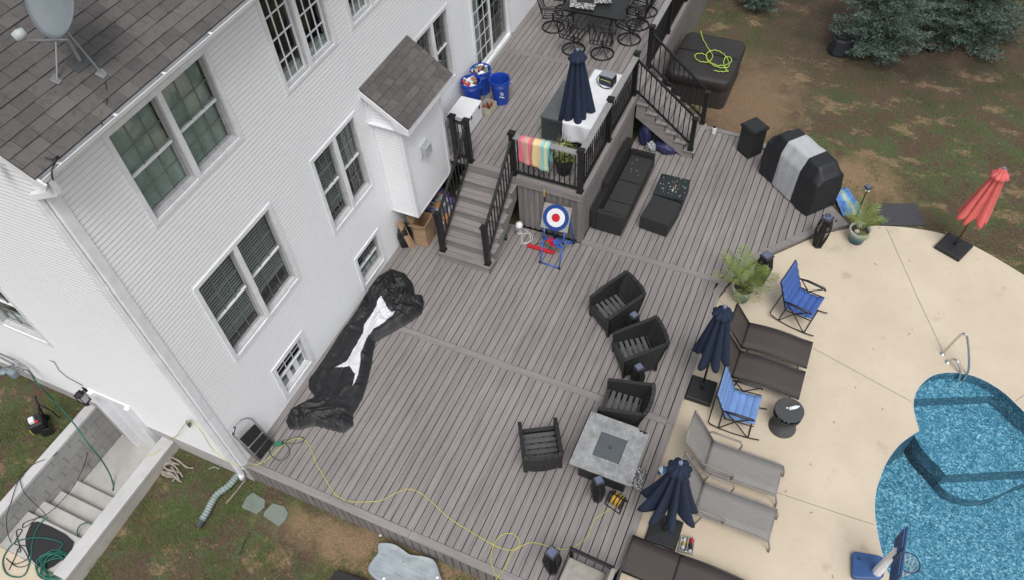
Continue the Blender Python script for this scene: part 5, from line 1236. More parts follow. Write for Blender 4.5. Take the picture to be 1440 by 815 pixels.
# ================================================================== UPPER DECK THINGS
BLUB = plain('bin_blue', (.012, .055, .36), .4, var=.08)
cans = [plain('can_silver', (.55, .55, .56), .25, .8), plain('can_white', (.65, .65, .63), .4), plain('can_red', (.42, .04, .04), .35), plain('can_green', (.10, .28, .18), .35), plain('bottle_brown', (.10, .04, .02), .2), plain('box_tan', (.38, .26, .15), .8)]
def bin_(label, x, y, fill, sym=False):
    t = thing('blue_bin', label, 'bin', (x, y, UP), 0, 'blue recycling bins')
    obj('bin_shell', MB().lathe([(.16, 0), (.165, .01), (.215, .56), (.23, .565), (.23, .60), (.21, .60), (.20, .56), (.15, .05), (.02, .04)], 32), BLUB, t, smooth=False)
    for zz in (.47, .52): obj('rim_band', MB().lathe([(.208 + (zz - .47) * .09, zz), (.219 + (zz - .47) * .09, zz + .008), (.209 + (zz - .47) * .09, zz + .016)], 32, cap=False), BLUB, t)
    for s_ in (-1, 1): obj('handle', MB().tube([(s_ * .215, -.05, .50), (s_ * .26, -.04, .49), (s_ * .26, .04, .49), (s_ * .215, .05, .50)], .009, 6), BLUB, t)
    if sym:
        b = MB(); sx, sz, sy = .02, .34, -.195 - .002; 
        for k in range(3):
            a = 2 * PI * k / 3 + PI / 6; a2_ = a + 2 * PI / 3; R_ = .055
            p, q = Vector((R_ * math.cos(a), R_ * math.sin(a))), Vector((R_ * math.cos(a2_), R_ * math.sin(a2_))); p, q = p.lerp(q, .18), p.lerp(q, .78)
            b.bar((sx + p.x + .1, sy + .02, sz + p.y), (sx + q.x + .1, sy + .02, sz + q.y), .006, .018, (0, 0, 1) if abs(q.x - p.x) > abs(q.y - p.y) else (1, 0, 0))
        for k in range(4): b.box(sx + .04 + k * .03, sx + .06 + k * .03, sy + .01, sy + .03, sz - .09, sz - .075)
        obj('recycling_mark', b, WHITEP, t)
    r_ = random.Random(int(x * 100)); 
    zt = .56 if fill > 20 else .20
    for k in range(fill):
        a = r_.uniform(0, 6.28); r = .16 * math.sqrt(r_.random()) * (1 if fill > 20 else .8); z = zt + r_.uniform(-.04, .07) * (1.2 - r / .18); d = Vector((r_.gauss(0, 1), r_.gauss(0, 1), r_.gauss(0, .5))).normalized() * .055; c = Vector((r * math.cos(a), r * math.sin(a), z))
        obj('can', MB().tube([c - d, c + d], .030, 9), cans[r_.choice((0, 0, 1, 1, 2, 3, 4) if fill > 20 else (2, 2, 1, 4))], t)
bin_('blue round bin heaped with cans, tight against the house wall', .32, 9.32, 34); bin_('blue round bin full of cans beside the white cooler', .30, 8.86, 34); bin_('nearly empty blue round bin with a white recycling mark', .86, 9.14, 6, True)
t = thing('cooler', 'large white cooler chest against the wall behind the stair post', 'cooler', (.24, 7.83, UP))
obj('cooler_body', MB().box(0, .48, 0, .66, 0, .38), WHITEP, t, bevel=.03, seg=3); obj('cooler_lid', MB().box(-.01, .49, -.01, .67, .385, .45), WHITEP, t, bevel=.025, seg=3)
for y_ in (.12, .50): obj('latch', MB().box(.488, .50, y_, y_ + .04, .34, .42), BLKP, t)
t = thing('carton', 'open cardboard carton of bottles in front of the blue bins', 'box', (.60, 8.60, UP), -.06); CARD = cloth('cardboard', (.36, .24, .14), .9, bump=.15); CARDP = plain('printed_card', (.45, .42, .33), .8)
for q in ((0, .25, 0, .008), (0, .25, .31, .318), (0, .008, .008, .31), (.242, .25, .008, .31)): obj('carton_side', MB().box(q[0], q[1], q[2], q[3], 0, .17), CARDP, t)
obj('carton_base', MB().box(.0, .25, 0, .318, .002, .01), CARD, t)
for k, (x_, y_) in enumerate(((.07, .08), (.17, .10), (.08, .2), (.17, .22), (.13, .15))): obj('bottle', MB().lathe([(.028, .01), (.03, .13), (.012, .18), (.012, .21), (0, .21)], 10, (x_, y_, 0)), cans[(2, 4, 0, 2, 4)[k]], t, smooth=True)
GB = plain('grey_resin_box', (.040, .046, .050), .5)
t = thing('deck_box', 'dark grey resin storage box behind the navy umbrella', 'storage box', (2.19, 8.29, UP))
obj('box_body', MB().box(0, .55, 0, 1.26, 0, .53), GB, t, bevel=.01); obj('box_lid', MB().box(-.012, .56, -.012, 1.272, .535, .60), plain('grey_resin_lid', (.085, .095, .10), .5), t, bevel=.015); obj('hand_slot', MB().box(.16, .40, -.004, .003, .44, .455), BLKP, t)
t = thing('trestle_table', 'long table under a white cloth along the balustrade', 'table', (2.76, 8.12, UP))
for x_ in (.06, .58):
    for y_ in (.2, 1.6): obj('leg', MB().tube([(x_, y_, 0), (x_, y_, .72)], .014, 8), GREYM, t)
obj('table_top', MB().box(0, .66, .02, 1.82, .715, .745), WHITEP, t, bevel=.01)
wc = cloth('white_tablecloth', (.66, .67, .70), .8, var=.04, bump=.2)
def clothf(u, v):
    x = (u - .5) * (.70 + .0) ; y = -.02 + v * 1.86; return x + .33, y
b = MB(); nu, nv = 30, 50
def tc(u, v):
    # flat on top, hanging along the near end and long sides
    U_ = (u - .5) * 1.30; V_ = v * 2.3 - .46; x = max(-.345, min(.345, U_)); y = max(-.005, min(1.845, V_)); drop = max(0, abs(U_) - .345) + max(0, -V_) + max(0, V_ - 1.845)
    fl = .03 * math.sin(v * 24 + u * 8) * min(1, drop * 5); ox = (fl if abs(U_) > .345 else 0) * math.copysign(1, U_); oy = (-.03 - .05 * drop - .03 * math.sin(u * 22) * min(1, drop * 4)) if V_ < 0 else 0
    return (x + .33 + ox * .6 * math.copysign(1, 1), y + oy, .752 - drop * .98)
b.grid(tc, nu, nv); o = obj('tablecloth', b, wc, smooth=True, solid=.004, recalc=False); o.location = (2.76, 8.12, UP); tag(o, 'white cloth hanging over the long table by the balustrade', 'tablecloth')
t = thing('cooler_bag', 'black cooler bag with silver lid and lime trim on the white-clothed table', 'bag', (3.17, 9.58, UP + .756), -.15)
obj('bag_body', MB().box(-.16, .16, -.11, .11, 0, .20), plain('black_nylon', (.012, .014, .018), .6), t, bevel=.03, seg=3); obj('bag_lid', MB().box(-.155, .155, -.105, .105, .20, .235), plain('silver_foil', (.45, .46, .48), .25, .7, bump=.6, bscale=18), t, bevel=.02)
obj('lime_trim', MB().tube([(-.11, -.114, .08), (-.11, -.114, .13), (.11, -.114, .13), (.11, -.114, .08)], .006, 6), plain('lime_trim', (.5, .62, .10), .6), t); obj('pocket', MB().box(-.11, .11, -.125, -.11, .02, .125), plain('navy_pocket', (.02, .03, .07), .7), t, bevel=.01)
obj('strap', MB().tube(smooth_path([(-.16, 0, .18), (-.2, -.12, .10), (-.02, -.2, .01), (.18, -.16, .06), (.17, 0, .18)], 5), .010, 6), BLACK, t, smooth=True)
# towels over the front balustrade
def towel(label, x0, x1, mat, drops, sk_=0):
    b = MB(); zr = UP + 1.012
    def f(u, v):
        x = x0 + (x1 - x0) * u; s = -drops[1] + (drops[0] + drops[1] + .14) * v      # s<0 hangs behind
        if s < -.0: y, z = 7.14 + .012, zr + s
        elif s < .14: y, z = 7.145 - s - .005, zr + .012
        else: y, z = 7.0 - .012, zr - (s - .14) * (1 + .0)
        w = .014 * math.sin(u * 9 + s * 4) * min(1, abs(s - .07) * 4); sl = -sk_ * max(0, s - .14) * (u)
        return (x + .012 * math.sin(s * 9), y + w * (1 if s < 0 else -1), z + sl * .5)
    b.grid(f, 14, 34); return tag(obj('hanging_towel', b, mat, smooth=True, solid=.008, recalc=False), label, 'towel', 'striped towels on the balustrade')
pk = m_stripes('pink_striped_towel', 0, [(0, (.62, .09, .14)), (.25, (.60, .20, .20)), (.40, (.45, .30, .36)), (.55, (.66, .30, .18)), (.72, (.55, .10, .16))], sc=3.5); yt = m_stripes('yellow_teal_towel', 0, [(0, (.72, .55, .24)), (.30, (.66, .50, .30)), (.52, (.20, .52, .50)), (.75, (.65, .56, .30)), (.88, (.12, .50, .52))], sc=2.9)
def shift(o, x): 
    for v in o.data.vertices: v.co.x -= x
    o.location.x = x
o = towel('pink and red striped towel hanging on the balustrade beside the post', 2.28, 2.555, pk, (.56, .5), .12); shift(o, 2.28)
o = towel('yellow and teal striped towel hanging right of the pink one', 2.56, 2.90, yt, (.58, .5), .22); shift(o, 2.56)
# leafy pot plant behind the balustrade
t = thing('leafy_plant', 'yellow-green leafy plant in a pot behind the corner balustrade', 'plant', (3.02, 7.50, UP))
obj('pot', MB().lathe([(.14, 0), (.19, .28), (.20, .30), (.18, .30), (.17, .27)], 24), BLKP, t, smooth=True)
r_ = random.Random(5); b = MB(); b2 = MB()
for k in range(620):
    d = Vector((r_.gauss(0, 1), r_.gauss(0, 1), r_.gauss(.2, .8))).normalized(); R_ = (.14 + .16 * r_.random()); c = Vector((0, 0, .50)) + Vector((d.x * R_ * 1.0, d.y * R_ * .8, d.z * R_ * 1.05)); ax = d.cross(Vector((r_.random(), r_.random(), 1))).normalized(); L = r_.uniform(.03, .055); w = L * .35; tt = (d * .5 + ax + Vector((0, 0, -.4))).normalized(); sd = tt.cross(d).normalized()
    (b if k % 3 else b2).add([c, c + tt * L * .5 + sd * w, c + tt * L, c + tt * L * .5 - sd * w], [(0, 1, 2, 3)])
obj('foliage', b, leafmat('yellow_green_leaf', (.12, .20, .03), (.36, .38, .07)), t, recalc=False); obj('foliage', b2, leafmat('dark_green_leaf', (.03, .07, .015), (.08, .14, .03)), t, recalc=False)
b = MB()
for k in range(7): a = k * .9; b.tube([(0, 0, .28), (.05 * math.cos(a), .05 * math.sin(a), .5), (.14 * math.cos(a), .12 * math.sin(a), .82 + .03 * k)], .004, 4)
obj('stem', b, plain('plant_stem', (.14, .16, .05), .7), t)

# dining set
t = thing('dining_table', 'long dark outdoor dining table at the far end of the upper deck', 'table', (1.17, 11.95, UP))
obj('table_top', MB().box(0, 1.42, 0, 2.5, .70, .725), plain('dark_table_top', (.016, .017, .017), .5), t, bevel=.01); obj('apron', MB().box(.05, 1.37, .05, 2.45, .64, .698), BLACK, t)
for x_, y_ in ((.15, .15), (1.27, .15), (.15, 2.35), (1.27, 2.35)): obj('leg', MB().tube(smooth_path([(x_, y_, .68), (x_ * .8 + .14, y_, .35), (x_, y_, 0)], 4), .02, 8), BLACK, t, smooth=True)
def make_swivel():
    t = thing('swivel_chair', 'x', 'chair', (0, 0, UP)); I_ = BLACK; Wd = .50
    obj('base_ring', MB().tube([(.265 * math.cos(a), .265 * math.sin(a), .020) for a in [2 * PI * i / 28 for i in range(28)]], .020, 8, True), I_, t, smooth=True)
    b = MB()
    for k in range(4): a = PI / 4 + k * PI / 2; b.tube([(0, 0, .22), (.10 * math.cos(a), .10 * math.sin(a), .10), (.26 * math.cos(a), .26 * math.sin(a), .02)], .011, 6)
    b.tube([(0, 0, .18), (0, 0, .36)], .03, 10); obj('pedestal', b, I_, t)
    b = MB().tube([(-Wd / 2, -.24, .42), (Wd / 2, -.24, .42), (Wd / 2, .22, .39), (-Wd / 2, .22, .39)], .013, 8, True); obj('seat_frame', b, I_, t)
    for k in range(5): x = -Wd / 2 + .05 + k * .10; obj('seat_slat', MB().grid(lambda u, v: (x - .018 + .036 * u, -.24 + .46 * v, .415 - .03 * v - .02 * math.sin(PI * v)), 1, 6), I_, t, solid=.006, recalc=False)
    for s_ in (-1, 1):
        obj('back_post', MB().tube(smooth_path([(s_ * Wd / 2, .22, .38), (s_ * (Wd / 2 + .01), .28, .65), (s_ * Wd / 2, .36, .93)], 4), .012, 8), I_, t, smooth=True)
        obj('armrest', MB().tube(smooth_path([(s_ * Wd / 2, .28, .64), (s_ * (Wd / 2 + .04), .05, .66), (s_ * (Wd / 2 + .04), -.18, .65), (s_ * (Wd / 2 + .02), -.24, .58), (s_ * Wd / 2, -.22, .42)], 4), .013, 8), I_, t, smooth=True)
    obj('top_rail', MB().tube(smooth_path([(-Wd / 2, .36, .93), (-.12, .38, .97), (.12, .38, .97), (Wd / 2, .36, .93)], 4), .014, 8), I_, t, smooth=True); obj('lower_rail', MB().tube([(-Wd / 2, .245, .50), (Wd / 2, .245, .50)], .010, 6), I_, t)
    for k in range(5): x = -.18 + k * .09; obj('back_splat', MB().tube(smooth_path([(x, .25, .50), (x + .03 * (-1) ** k, .29, .65), (x - .03 * (-1) ** k, .33, .80), (x, .37, .96)], 3), .007, 6), I_, t)
    return t
proto = make_swivel(); first = True
for (x, y, f, lab) in ((2.36, 11.56, PI + .15, 'black iron swivel chair at the head of the dining table, right of the pair'), (1.66, 11.51, PI - .12, 'black iron swivel chair at the head of the dining table, left of the pair'), (.86, 12.21, PI / 2 + .3, 'black iron swivel chair on the wall side, nearest the corner of the table'),
                       (.86, 13.0, PI / 2, 'black iron swivel chair on the wall side, farther along the table'), (2.76, 12.32, -PI / 2 - .2, 'black iron swivel chair on the balustrade side, nearest the stairs'), (2.76, 12.97, -PI / 2, 'black iron swivel chair on the balustrade side, middle one'), (2.78, 13.58, -PI / 2, 'black iron swivel chair on the balustrade side, farthest along')):
    if first: proto.location = (x, y, UP); proto.rotation_euler = (0, 0, f); proto['label'] = lab; proto['group'] = 'iron swivel chairs round the dining table'; first = False
    else: dup(proto, (x, y, UP), f, lab, 'iron swivel chairs round the dining table')
pillow('cushion', 'mottled grey and white cushion lying square on the dining table', (1.72, 12.10, UP + .80), (.46, .22, .12), (.05, 0, .12), PATC, 'mottled cushions on the dining table')
pillow('cushion', 'mottled grey and white cushion slanting on the left of the table', (1.37, 12.22, UP + .79), (.20, .50, .12), (0, .05, .45), PATC, 'mottled cushions on the dining table')
pillow('cushion', 'mottled grey and white cushion farthest along the dining table', (2.02, 12.45, UP + .80), (.44, .22, .12), (0, .0, .35), PATC, 'mottled cushions on the dining table')

# ================================================================== HOT TUB and things under the garden stairs
t = thing('hot_tub', 'square hot tub under a dark brown padded cover beside the raised deck', 'hot tub', (4.48, 13.38, -.17))
rr_ = .22
def rsq(hx, hy, r, n=6):
    out = []
    for (cx_, cy_, a0) in ((hx - r, hy - r, 0), (-hx + r, hy - r, PI / 2), (-hx + r, -hy + r, PI), (hx - r, -hy + r, 1.5 * PI)):
        for k in range(n + 1): a = a0 + PI / 2 * k / n; out.append((cx_ + r * math.cos(a), cy_ + r * math.sin(a)))
    return out
TUBC = cloth('tub_cover_vinyl', (.024, .022, .021), .6, bump=.9, nscale=4); TUBS = plain('tub_skirt', (.034, .030, .029), .6)
obj('tub_skirt', MB().prism(rsq(.73, .88, .18), 0, .74), TUBS, t)
b = MB(); pl = rsq(.77, .93, .22); n_ = len(pl); lay = []
for (f, z) in ((1.0, .60), (1.015, .66), (1.01, .80), (.97, .855), (.5, .875), (.02, .88)): lay.append([(x * f, y * f, z + .012 * noise.noise(Vector((x * f * 5, y * f * 5, z)))) for x, y in pl])
b.v = [p for l in lay for p in l]; b.f = [(i * n_ + k, i * n_ + (k + 1) % n_, (i + 1) * n_ + (k + 1) % n_, (i + 1) * n_ + k) for i in range(5) for k in range(n_)]; b.m = [0] * len(b.f); obj('cover', b, TUBC, t, smooth=True, sub=1)
obj('cover_seam', MB().bar((-.74, .05, .89), (.74, .05, .89), .03, .012), BLKP, t)
y3 = lambda a, c, z: P(700 + a / 3.26, c / 3.26, z); zc = .74
hs = [y3(930, 140, zc), y3(938, 175, zc), y3(965, 225, zc), y3(985, 260, zc), y3(965, 285, zc), y3(925, 283, zc), y3(903, 262, zc), y3(915, 248, zc), y3(950, 252, zc), y3(965, 285, zc), y3(1010, 310, zc), y3(1055, 310, zc), y3(1058, 285, zc), y3(1035, 250, zc), y3(1000, 233, zc), y3(965, 240, zc), y3(957, 265, zc), y3(985, 295, zc), y3(1035, 303, zc), y3(1070, 285, zc), y3(1065, 265, zc), y3(1045, 265, zc), y3(1035, 290, zc), y3(1045, 320, zc), y3(1055, 328, zc), y3(1020, 330, zc), y3(990, 325, zc)]
LIME = plain('lime_hose', (.38, .52, .07), .5)
tag(obj('garden_hose', MB().tube([Vector((p.x, p.y, .735 + .012 * (i % 3))) for i, p in enumerate(smooth_path(hs, 5))], .011, 6), LIME, smooth=True), 'lime green hose looped on top of the hot tub cover', 'hose')
hs = [y3(888, 150, .2), y3(868, 155, .2), y3(845, 148, .2), y3(842, 128, .2), y3(855, 120, .2), y3(862, 135, .2), y3(850, 150, .2)]
tag(obj('garden_hose', MB().tube([Vector((max(p.x, 3.66), p.y, .74)) for p in smooth_path(hs, 5)], .010, 6), LIME, smooth=True), 'short curl of lime green hose by the deck skirting', 'hose')
NB = cloth('navy_bag_vinyl', (.020, .022, .075), .5, bump=.8)
def blob(name, label, cat, c, sz, mat, rz=0, seed=0, bumpy=.18, group=None):
    bm = bmesh.new(); bmesh.ops.create_icosphere(bm, subdivisions=4, radius=1)
    for v in bm.verts:
        q = v.co.normalized(); w = 1 + bumpy * (noise.noise(q * 2.2 + Vector((seed, 0, 0))) + .6 * abs(noise.noise(q * 5 + Vector((0, seed, 0)))))
        v.co = Vector((q.x * sz[0] * w, q.y * sz[1] * w, max(-.75, q.z) * sz[2] * w))
    me = bpy.data.meshes.new(name); bm.to_mesh(me); bm.free(); me.materials.append(mat)
    for p in me.polygons: p.use_smooth = True
    o = link(name, me); o.location = (c[0], c[1], c[2] + sz[2] * .75); o.rotation_euler = (0, 0, rz); return tag(o, label, cat, group)
blob('storage_bag', 'navy blue vinyl bag upright under the garden stairs by the deck wall', 'bag', (3.85, 10.55, 0), (.16, .22, .36), NB, .2, 1); blob('storage_bag', 'navy blue vinyl bag slumped under the middle of the garden stairs', 'bag', (4.35, 10.42, 0), (.27, .16, .13), NB, -.25, 5)
blob('plastic_sack', 'small clear plastic sack under the garden stairs', 'bag', (4.06, 10.33, 0), (.11, .08, .12), plain('clear_sack', (.30, .31, .33), .25), 0, 9, .5)
pc = P(997, 186, 0); t = thing('drink_can', 'white drink can with dark top at the foot of the garden stairs', 'can', (5.25, 11.42, 0)); obj('can_body', MB().lathe([(.05, 0), (.055, .01), (.055, .15), (.045, .17)], 16), WHITEP, t, smooth=False); obj('can_lid', MB().lathe([(.045, .171), (.045, .178), (0, .178)], 16), BLKP, t)

# ================================================================== TARGET GAME, STAIR-SIDE CLUTTER
t = thing('target_game', 'round blue, white and red target board on a blue tube frame', 'target', (0, 0, 0)); TB2 = plain('blue_tube', (.025, .10, .42), .4)
z5 = lambda a, c, z: P(740 + a / 5.433, 240 + c / 5.433, z)
fl, fr_, bl, br = z5(105, 700, .02), z5(250, 748, .02), Vector((3.03, 6.93, .02)), Vector((3.47, 6.93, .02))
tl, tr, bml, bmr = z5(130, 240, 1.08), z5(345, 290, 1.08), z5(115, 435, .66), z5(318, 482, .66)
ml, mr_ = z5(133, 515, .45), z5(283, 560, .45)
for p, q in ((fl, fr_), (bl, br), (fl, ml), (fr_, mr_), (ml, bml.lerp(bmr, .12)), (mr_, bml.lerp(bmr, .88)), (ml, mr_), (ml, bl), (mr_, br), (bl, tl.lerp(tr, .15) + Vector((0, .05, -.1))), (br, tl.lerp(tr, .85) + Vector((0, .05, -.1)))): obj('frame_tube', MB().tube([p, q], .016, 8), TB2, t, smooth=True)
for p in (fl, fr_, bl, br, ml, mr_): obj('tube_elbow', MB().lathe([(0, -.03), (.026, -.026), (.026, .026), (0, .03)], 8, tuple(p)), BLKP, t)
ctr = (tl + tr + bml + bmr) / 4; ex = ((tr - tl) + (bmr - bml)).normalized(); ey = ((tl - bml) + (tr - bmr)); ey = (ey - ex * ey.dot(ex)).normalized(); ez = ex.cross(ey)
if ez.z < 0: ez = -ez
hw_, hh_ = ((tr - tl).length + (bmr - bml).length) / 4, ((tl - bml).length + (tr - bmr).length) / 4
BM = lambda x, y, z: tuple(ctr + ex * x + ey * y + ez * z)
obj('target_board', MB().box(-hw_, hw_, -hh_, hh_, -.03, 0, BM), plain('grey_felt', (.25, .25, .24), .95, var=.25, nscale=30), t, bevel=.006)
FB, FW, FR = cloth('blue_felt', (.012, .045, .20), .95), cloth('white_felt', (.62, .64, .66), .95, var=.05), cloth('red_felt', (.50, .012, .02), .95)
for i, (r0, r1, m_) in enumerate(((0, .085, FR), (.087, .19, FW), (.192, .275, FB))):
    b = MB(); k_ = 40; r1 = min(r1, hw_ * .93); r0 = max(r0, .001)
    b.v = [BM(r * math.cos(2 * PI * j / k_), r * math.sin(2 * PI * j / k_), z) for (r, z) in ((r0, .001), (r0, .006), (r1, .006), (r1, .001)) for j in range(k_)]; b.f = [(q * k_ + j, q * k_ + (j + 1) % k_, ((q + 1) % 4) * k_ + (j + 1) % k_, ((q + 1) % 4) * k_ + j) for q in range(4) for j in range(k_)]; b.m = [0] * len(b.f); obj('target_ring', b, m_, t)
for k, (c_, m_) in enumerate(((ml.lerp(mr_, .33), FR), (ml.lerp(mr_, .45), FR), (ml.lerp(mr_, .68), TB2), (ml.lerp(mr_, .80), TB2))):
    b = MB(); r_ = random.Random(k)
    for _ in range(3): pp = [c_ + Vector((r_.uniform(-.07, .07), r_.uniform(-.06, .04), r_.uniform(-.10, .06))) for _ in range(6)]; b.tube(smooth_path(pp, 4), .008, 5)
    for q in (-1, 1): b.lathe([(0, -.03), (.025, -.015), (.03, 0), (.025, .015), (0, .03)], 10, tuple(c_ + Vector((.04 * q, -.03, -.06 - .04 * q))))
    obj('bola', b, m_, t, smooth=True)
t = thing('foam_bat', 'red foam bat lying on the deck under the target frame', 'bat', (0, 0, 0)); p, q = P(742, 345, .045), P(779, 356, .045); obj('foam_tube', MB().tube([p, q], .040, 12), FR, t); obj('handle_cord', MB().tube(smooth_path([p.lerp(q, .2), p.lerp(q, .35) + Vector((0, .12, .02)), p.lerp(q, .75) + Vector((.02, .13, 0)), p.lerp(q, .85)], 5), .005, 5), BLACK, t)
t = thing('broom', 'broom with yellow tip leaning on the skirting behind the target', 'broom', (0, 0, 0)); obj('handle', MB().tube([(2.84, 6.93, .02), (2.80, 6.965, 1.12)], .012, 8), BLACK, t); obj('grip_tip', MB().tube([(2.80, 6.965, 1.12), (2.796, 6.968, 1.28)], .016, 8), plain('yellow_grip', (.55, .33, .05), .4), t)
t = thing('box_fan', 'small white fan heater under the open side of the stairs', 'fan', (2.27, 6.80, 0), .3); obj('housing', MB().lathe([(.07, 0), (.08, .02), (.045, .10), (.06, .16), (.085, .24), (.06, .30), (0, .32)], 16), WHITEP, t, smooth=True); obj('grille', MB().lathe([(.0, 0), (.07, .0), (.08, .02)], 12, (0, -.1, .22)), ALU, t)
wcr = [P(560 + a / 3.02, 130 + c / 3.02, .01) for a, c in ((495, 575), (520, 578), (560, 598), (570, 625), (545, 640), (525, 630), (530, 605), (555, 600), (560, 630), (535, 645), (520, 638))]
tag(obj('white_cable', MB().tube(smooth_path(wcr, 5), .007, 5), WHITEP, smooth=True), 'white cable coiled on the deck beside the stair side', 'cable')
t = thing('small_bottle', 'small dark bottle with teal label beside the stairs', 'bottle', tuple(P(711, 336, 0)), .5); obj('bottle_body', MB().tube([(0, -.06, .025), (.02, .06, .025)], .025, 10), BLKP, t); obj('bottle_label', MB().tube([(.0, -.02, .025), (.013, .03, .025)], .0255, 10), plain('teal_label', (.05, .35, .35), .5), t)
# cardboard and clutter under the bay
t = thing('cardboard_box', 'tall flattened cardboard box standing open beneath the bay', 'box', (.33, 5.68, 0), math.radians(4)); L1, W1, H1_ = .42, .30, .62
for q in ((0, W1, 0, .008), (0, W1, L1 - .008, L1), (0, .008, .008, L1 - .008), (W1 - .008, W1, .008, L1 - .008)): obj('box_side', MB().box(*q, 0, H1_), CARD, t)
for q in (((W1, 0, H1_), (W1, L1, H1_), (W1 + .10, L1, H1_ + .16), (W1 + .10, 0, H1_ + .16)), ((0, 0, H1_), (W1, 0, H1_), (W1, -.13, H1_ + .10), (0, -.13, H1_ + .10)), ((0, 0, H1_), (0, L1, H1_), (-.08, L1, H1_ + .18), (-.08, 0, H1_ + .18))): obj('box_flap', MB().slab(q, .008), CARD, t)
obj('box_bottom', MB().box(0, W1, 0, L1, .001, .010), CARD, t)
tag(obj('cardboard_sheet', MB().slab([(.36, 5.60, 0), (.40, 5.28 + .3, 0), (.22, 5.56, .80), (.18, 5.60, .80)], .01).slab([(.30, 5.50, .0), (.33, 5.66, .0), (.14, 5.62, .74), (.10, 5.50, .74)], .012), CARD), 'folded cardboard sheet leaning beside the open box', 'cardboard')
blob('refuse_sack', 'black refuse sack tucked against the wall under the bay', 'bag', (.14, 5.62, 0), (.12, .16, .34), BLKP, 0, 12, .3)
t = thing('storage_crate', 'clear lidded crate of coloured odds and ends under the bay', 'crate', (.12, 6.30, 0)); obj('crate_body', MB().box(0, .48, 0, .55, 0, .40), plain('milky_plastic', (.42, .44, .48), .4), t, bevel=.02)
PRP = [plain('purple_print', (.16, .12, .30), .5), plain('pale_print', (.5, .5, .52), .5), plain('dark_print', (.04, .04, .05), .5), plain('orange_print', (.50, .25, .10), .5)]
r_ = random.Random(2)
for k in range(14): obj('package', MB().cbox((r_.uniform(.08, .42), r_.uniform(-.1, .62), .43 + r_.uniform(0, .06)), (r_.uniform(.08, .16), r_.uniform(.05, .14), r_.uniform(.04, .1)), r_.uniform(0, 3), r_.uniform(-.3, .3)), PRP[k % 4], t)
for k, (x_, y_, c_) in enumerate(((.66, 6.05, 1), (.74, 6.25, 3), (.78, 6.45, 1), (.70, 6.62, 0))): o = obj('carton', MB().box(0, .14, 0, .16, 0, .35 + .05 * k), PRP[c_]); o.location = (x_, y_, 0); o.rotation_euler = (0, 0, .2 * k); tag(o, ('white carton behind the stair rail, nearest the cardboard box', 'orange carton behind the stair rail', 'pale carton behind the stair rail, third along', 'purple carton behind the stair rail, farthest under the bay')[k], 'box')

# ================================================================== TARP HEAP by the wall
zt_ = lambda a, c: P(380 + a / 3.135, 360 + c / 3.135, .10)
outl = [zt_(*q) for q in ((530, 45), (590, 65), (625, 110), (635, 155), (665, 155), (677, 190), (665, 240), (620, 275), (540, 320), (460, 365), (448, 430), (440, 480), (420, 560), (400, 620), (360, 690), (362, 735), (320, 768), (250, 750), (190, 735), (130, 752), (80, 750), (62, 715), (85, 660), (140, 630), (190, 605), (165, 570), (165, 530), (230, 440), (300, 330), (380, 220), (410, 150), (470, 80))]
outl = [(max(p.x, .02), p.y) for p in outl]
whp = [zt_(*q) for q in ((492, 185), (520, 235), (552, 255), (510, 290), (460, 320), (425, 365), (400, 430), (395, 480), (388, 520), (362, 578), (375, 520), (350, 485), (285, 490), (340, 460), (370, 400), (410, 340), (415, 300), (450, 250))]
whp = [(p.x, p.y) for p in whp]; cx_ = [p[0] for p in outl]; cy_ = [p[1] for p in outl]
def tarpz(x, y):
    if not inpoly(x, y, outl): return None
    d = dpoly(x, y, outl); e = sstep(0, .16, d)
    wv = Vector((x * 1.0 + .5 * noise.noise(Vector((x * 2, y * 2, 7))), y * 1.0 + .5 * noise.noise(Vector((x * 2, y * 2, 1))), 0))
    r1 = 1 - abs(noise.noise(Vector((wv.x * 3.2 + wv.y * .8, wv.y * 2.0, 0)))) * 2.4; r2 = 1 - abs(noise.noise(Vector((wv.x * 7 + wv.y * 2.5, wv.y * 4.5 - wv.x * 2, 5)))) * 2.2; r3 = 1 - abs(noise.noise(Vector((x * 15 - y * 5, y * 12 + x * 4, 9)))) * 2
    crum = .22 + .78 * max(sstep(1.8, .9, y), sstep(3.3, 4.1, y))
    return .014 + e * (.07 + crum * (.10 * max(0, r1) + .045 * max(-.2, r2) + .018 * r3)) + .035 * e * max(0, math.sin(x * 11 + y * 2.2 + 1.5 * noise.noise(Vector((x, y, 3))))) * (1 - crum)
TARP = cloth('black_tarp_plastic', (.011, .0115, .013), .56, bump=.35, nscale=8); TARPW = cloth('white_tarp_side', (.62, .63, .66), .6, var=.05, bump=.3)
bt, bw_ = MB(), MB(); nx_, ny_ = 110, 260; x0_, x1_, y0_, y1_ = min(cx_), max(cx_), min(cy_), max(cy_); idx = {}; wid = {}
def tv(i, j, tab, mb, dz):
    if (i, j) not in tab:
        x = x0_ + (x1_ - x0_) * i / nx_; y = y0_ + (y1_ - y0_) * j / ny_; z = tarpz(x, y); tab[(i, j)] = len(mb.v); mb.v.append((x, y, (.006 if z is None else z) + dz))
    return tab[(i, j)]
for j in range(ny_):
    for i in range(nx_):
        xc = x0_ + (x1_ - x0_) * (i + .5) / nx_; yc = y0_ + (y1_ - y0_) * (j + .5) / ny_
        if inpoly(xc, yc, outl):
            q = [(i, j), (i + 1, j), (i + 1, j + 1), (i, j + 1)]
            if inpoly(xc, yc, whp): bw_.f.append(tuple(tv(*c, wid, bw_, .006) for c in q)); bw_.m.append(0)
            bt.f.append(tuple(tv(*c, idx, bt, 0) for c in q)); bt.m.append(0)
t = thing('crumpled_tarp', 'long crumpled black tarp heaped along the wall, its white side showing', 'tarp'); obj('black_side', bt, TARP, t, smooth=True, recalc=False); obj('white_side', bw_, TARPW, t, smooth=True, recalc=False)

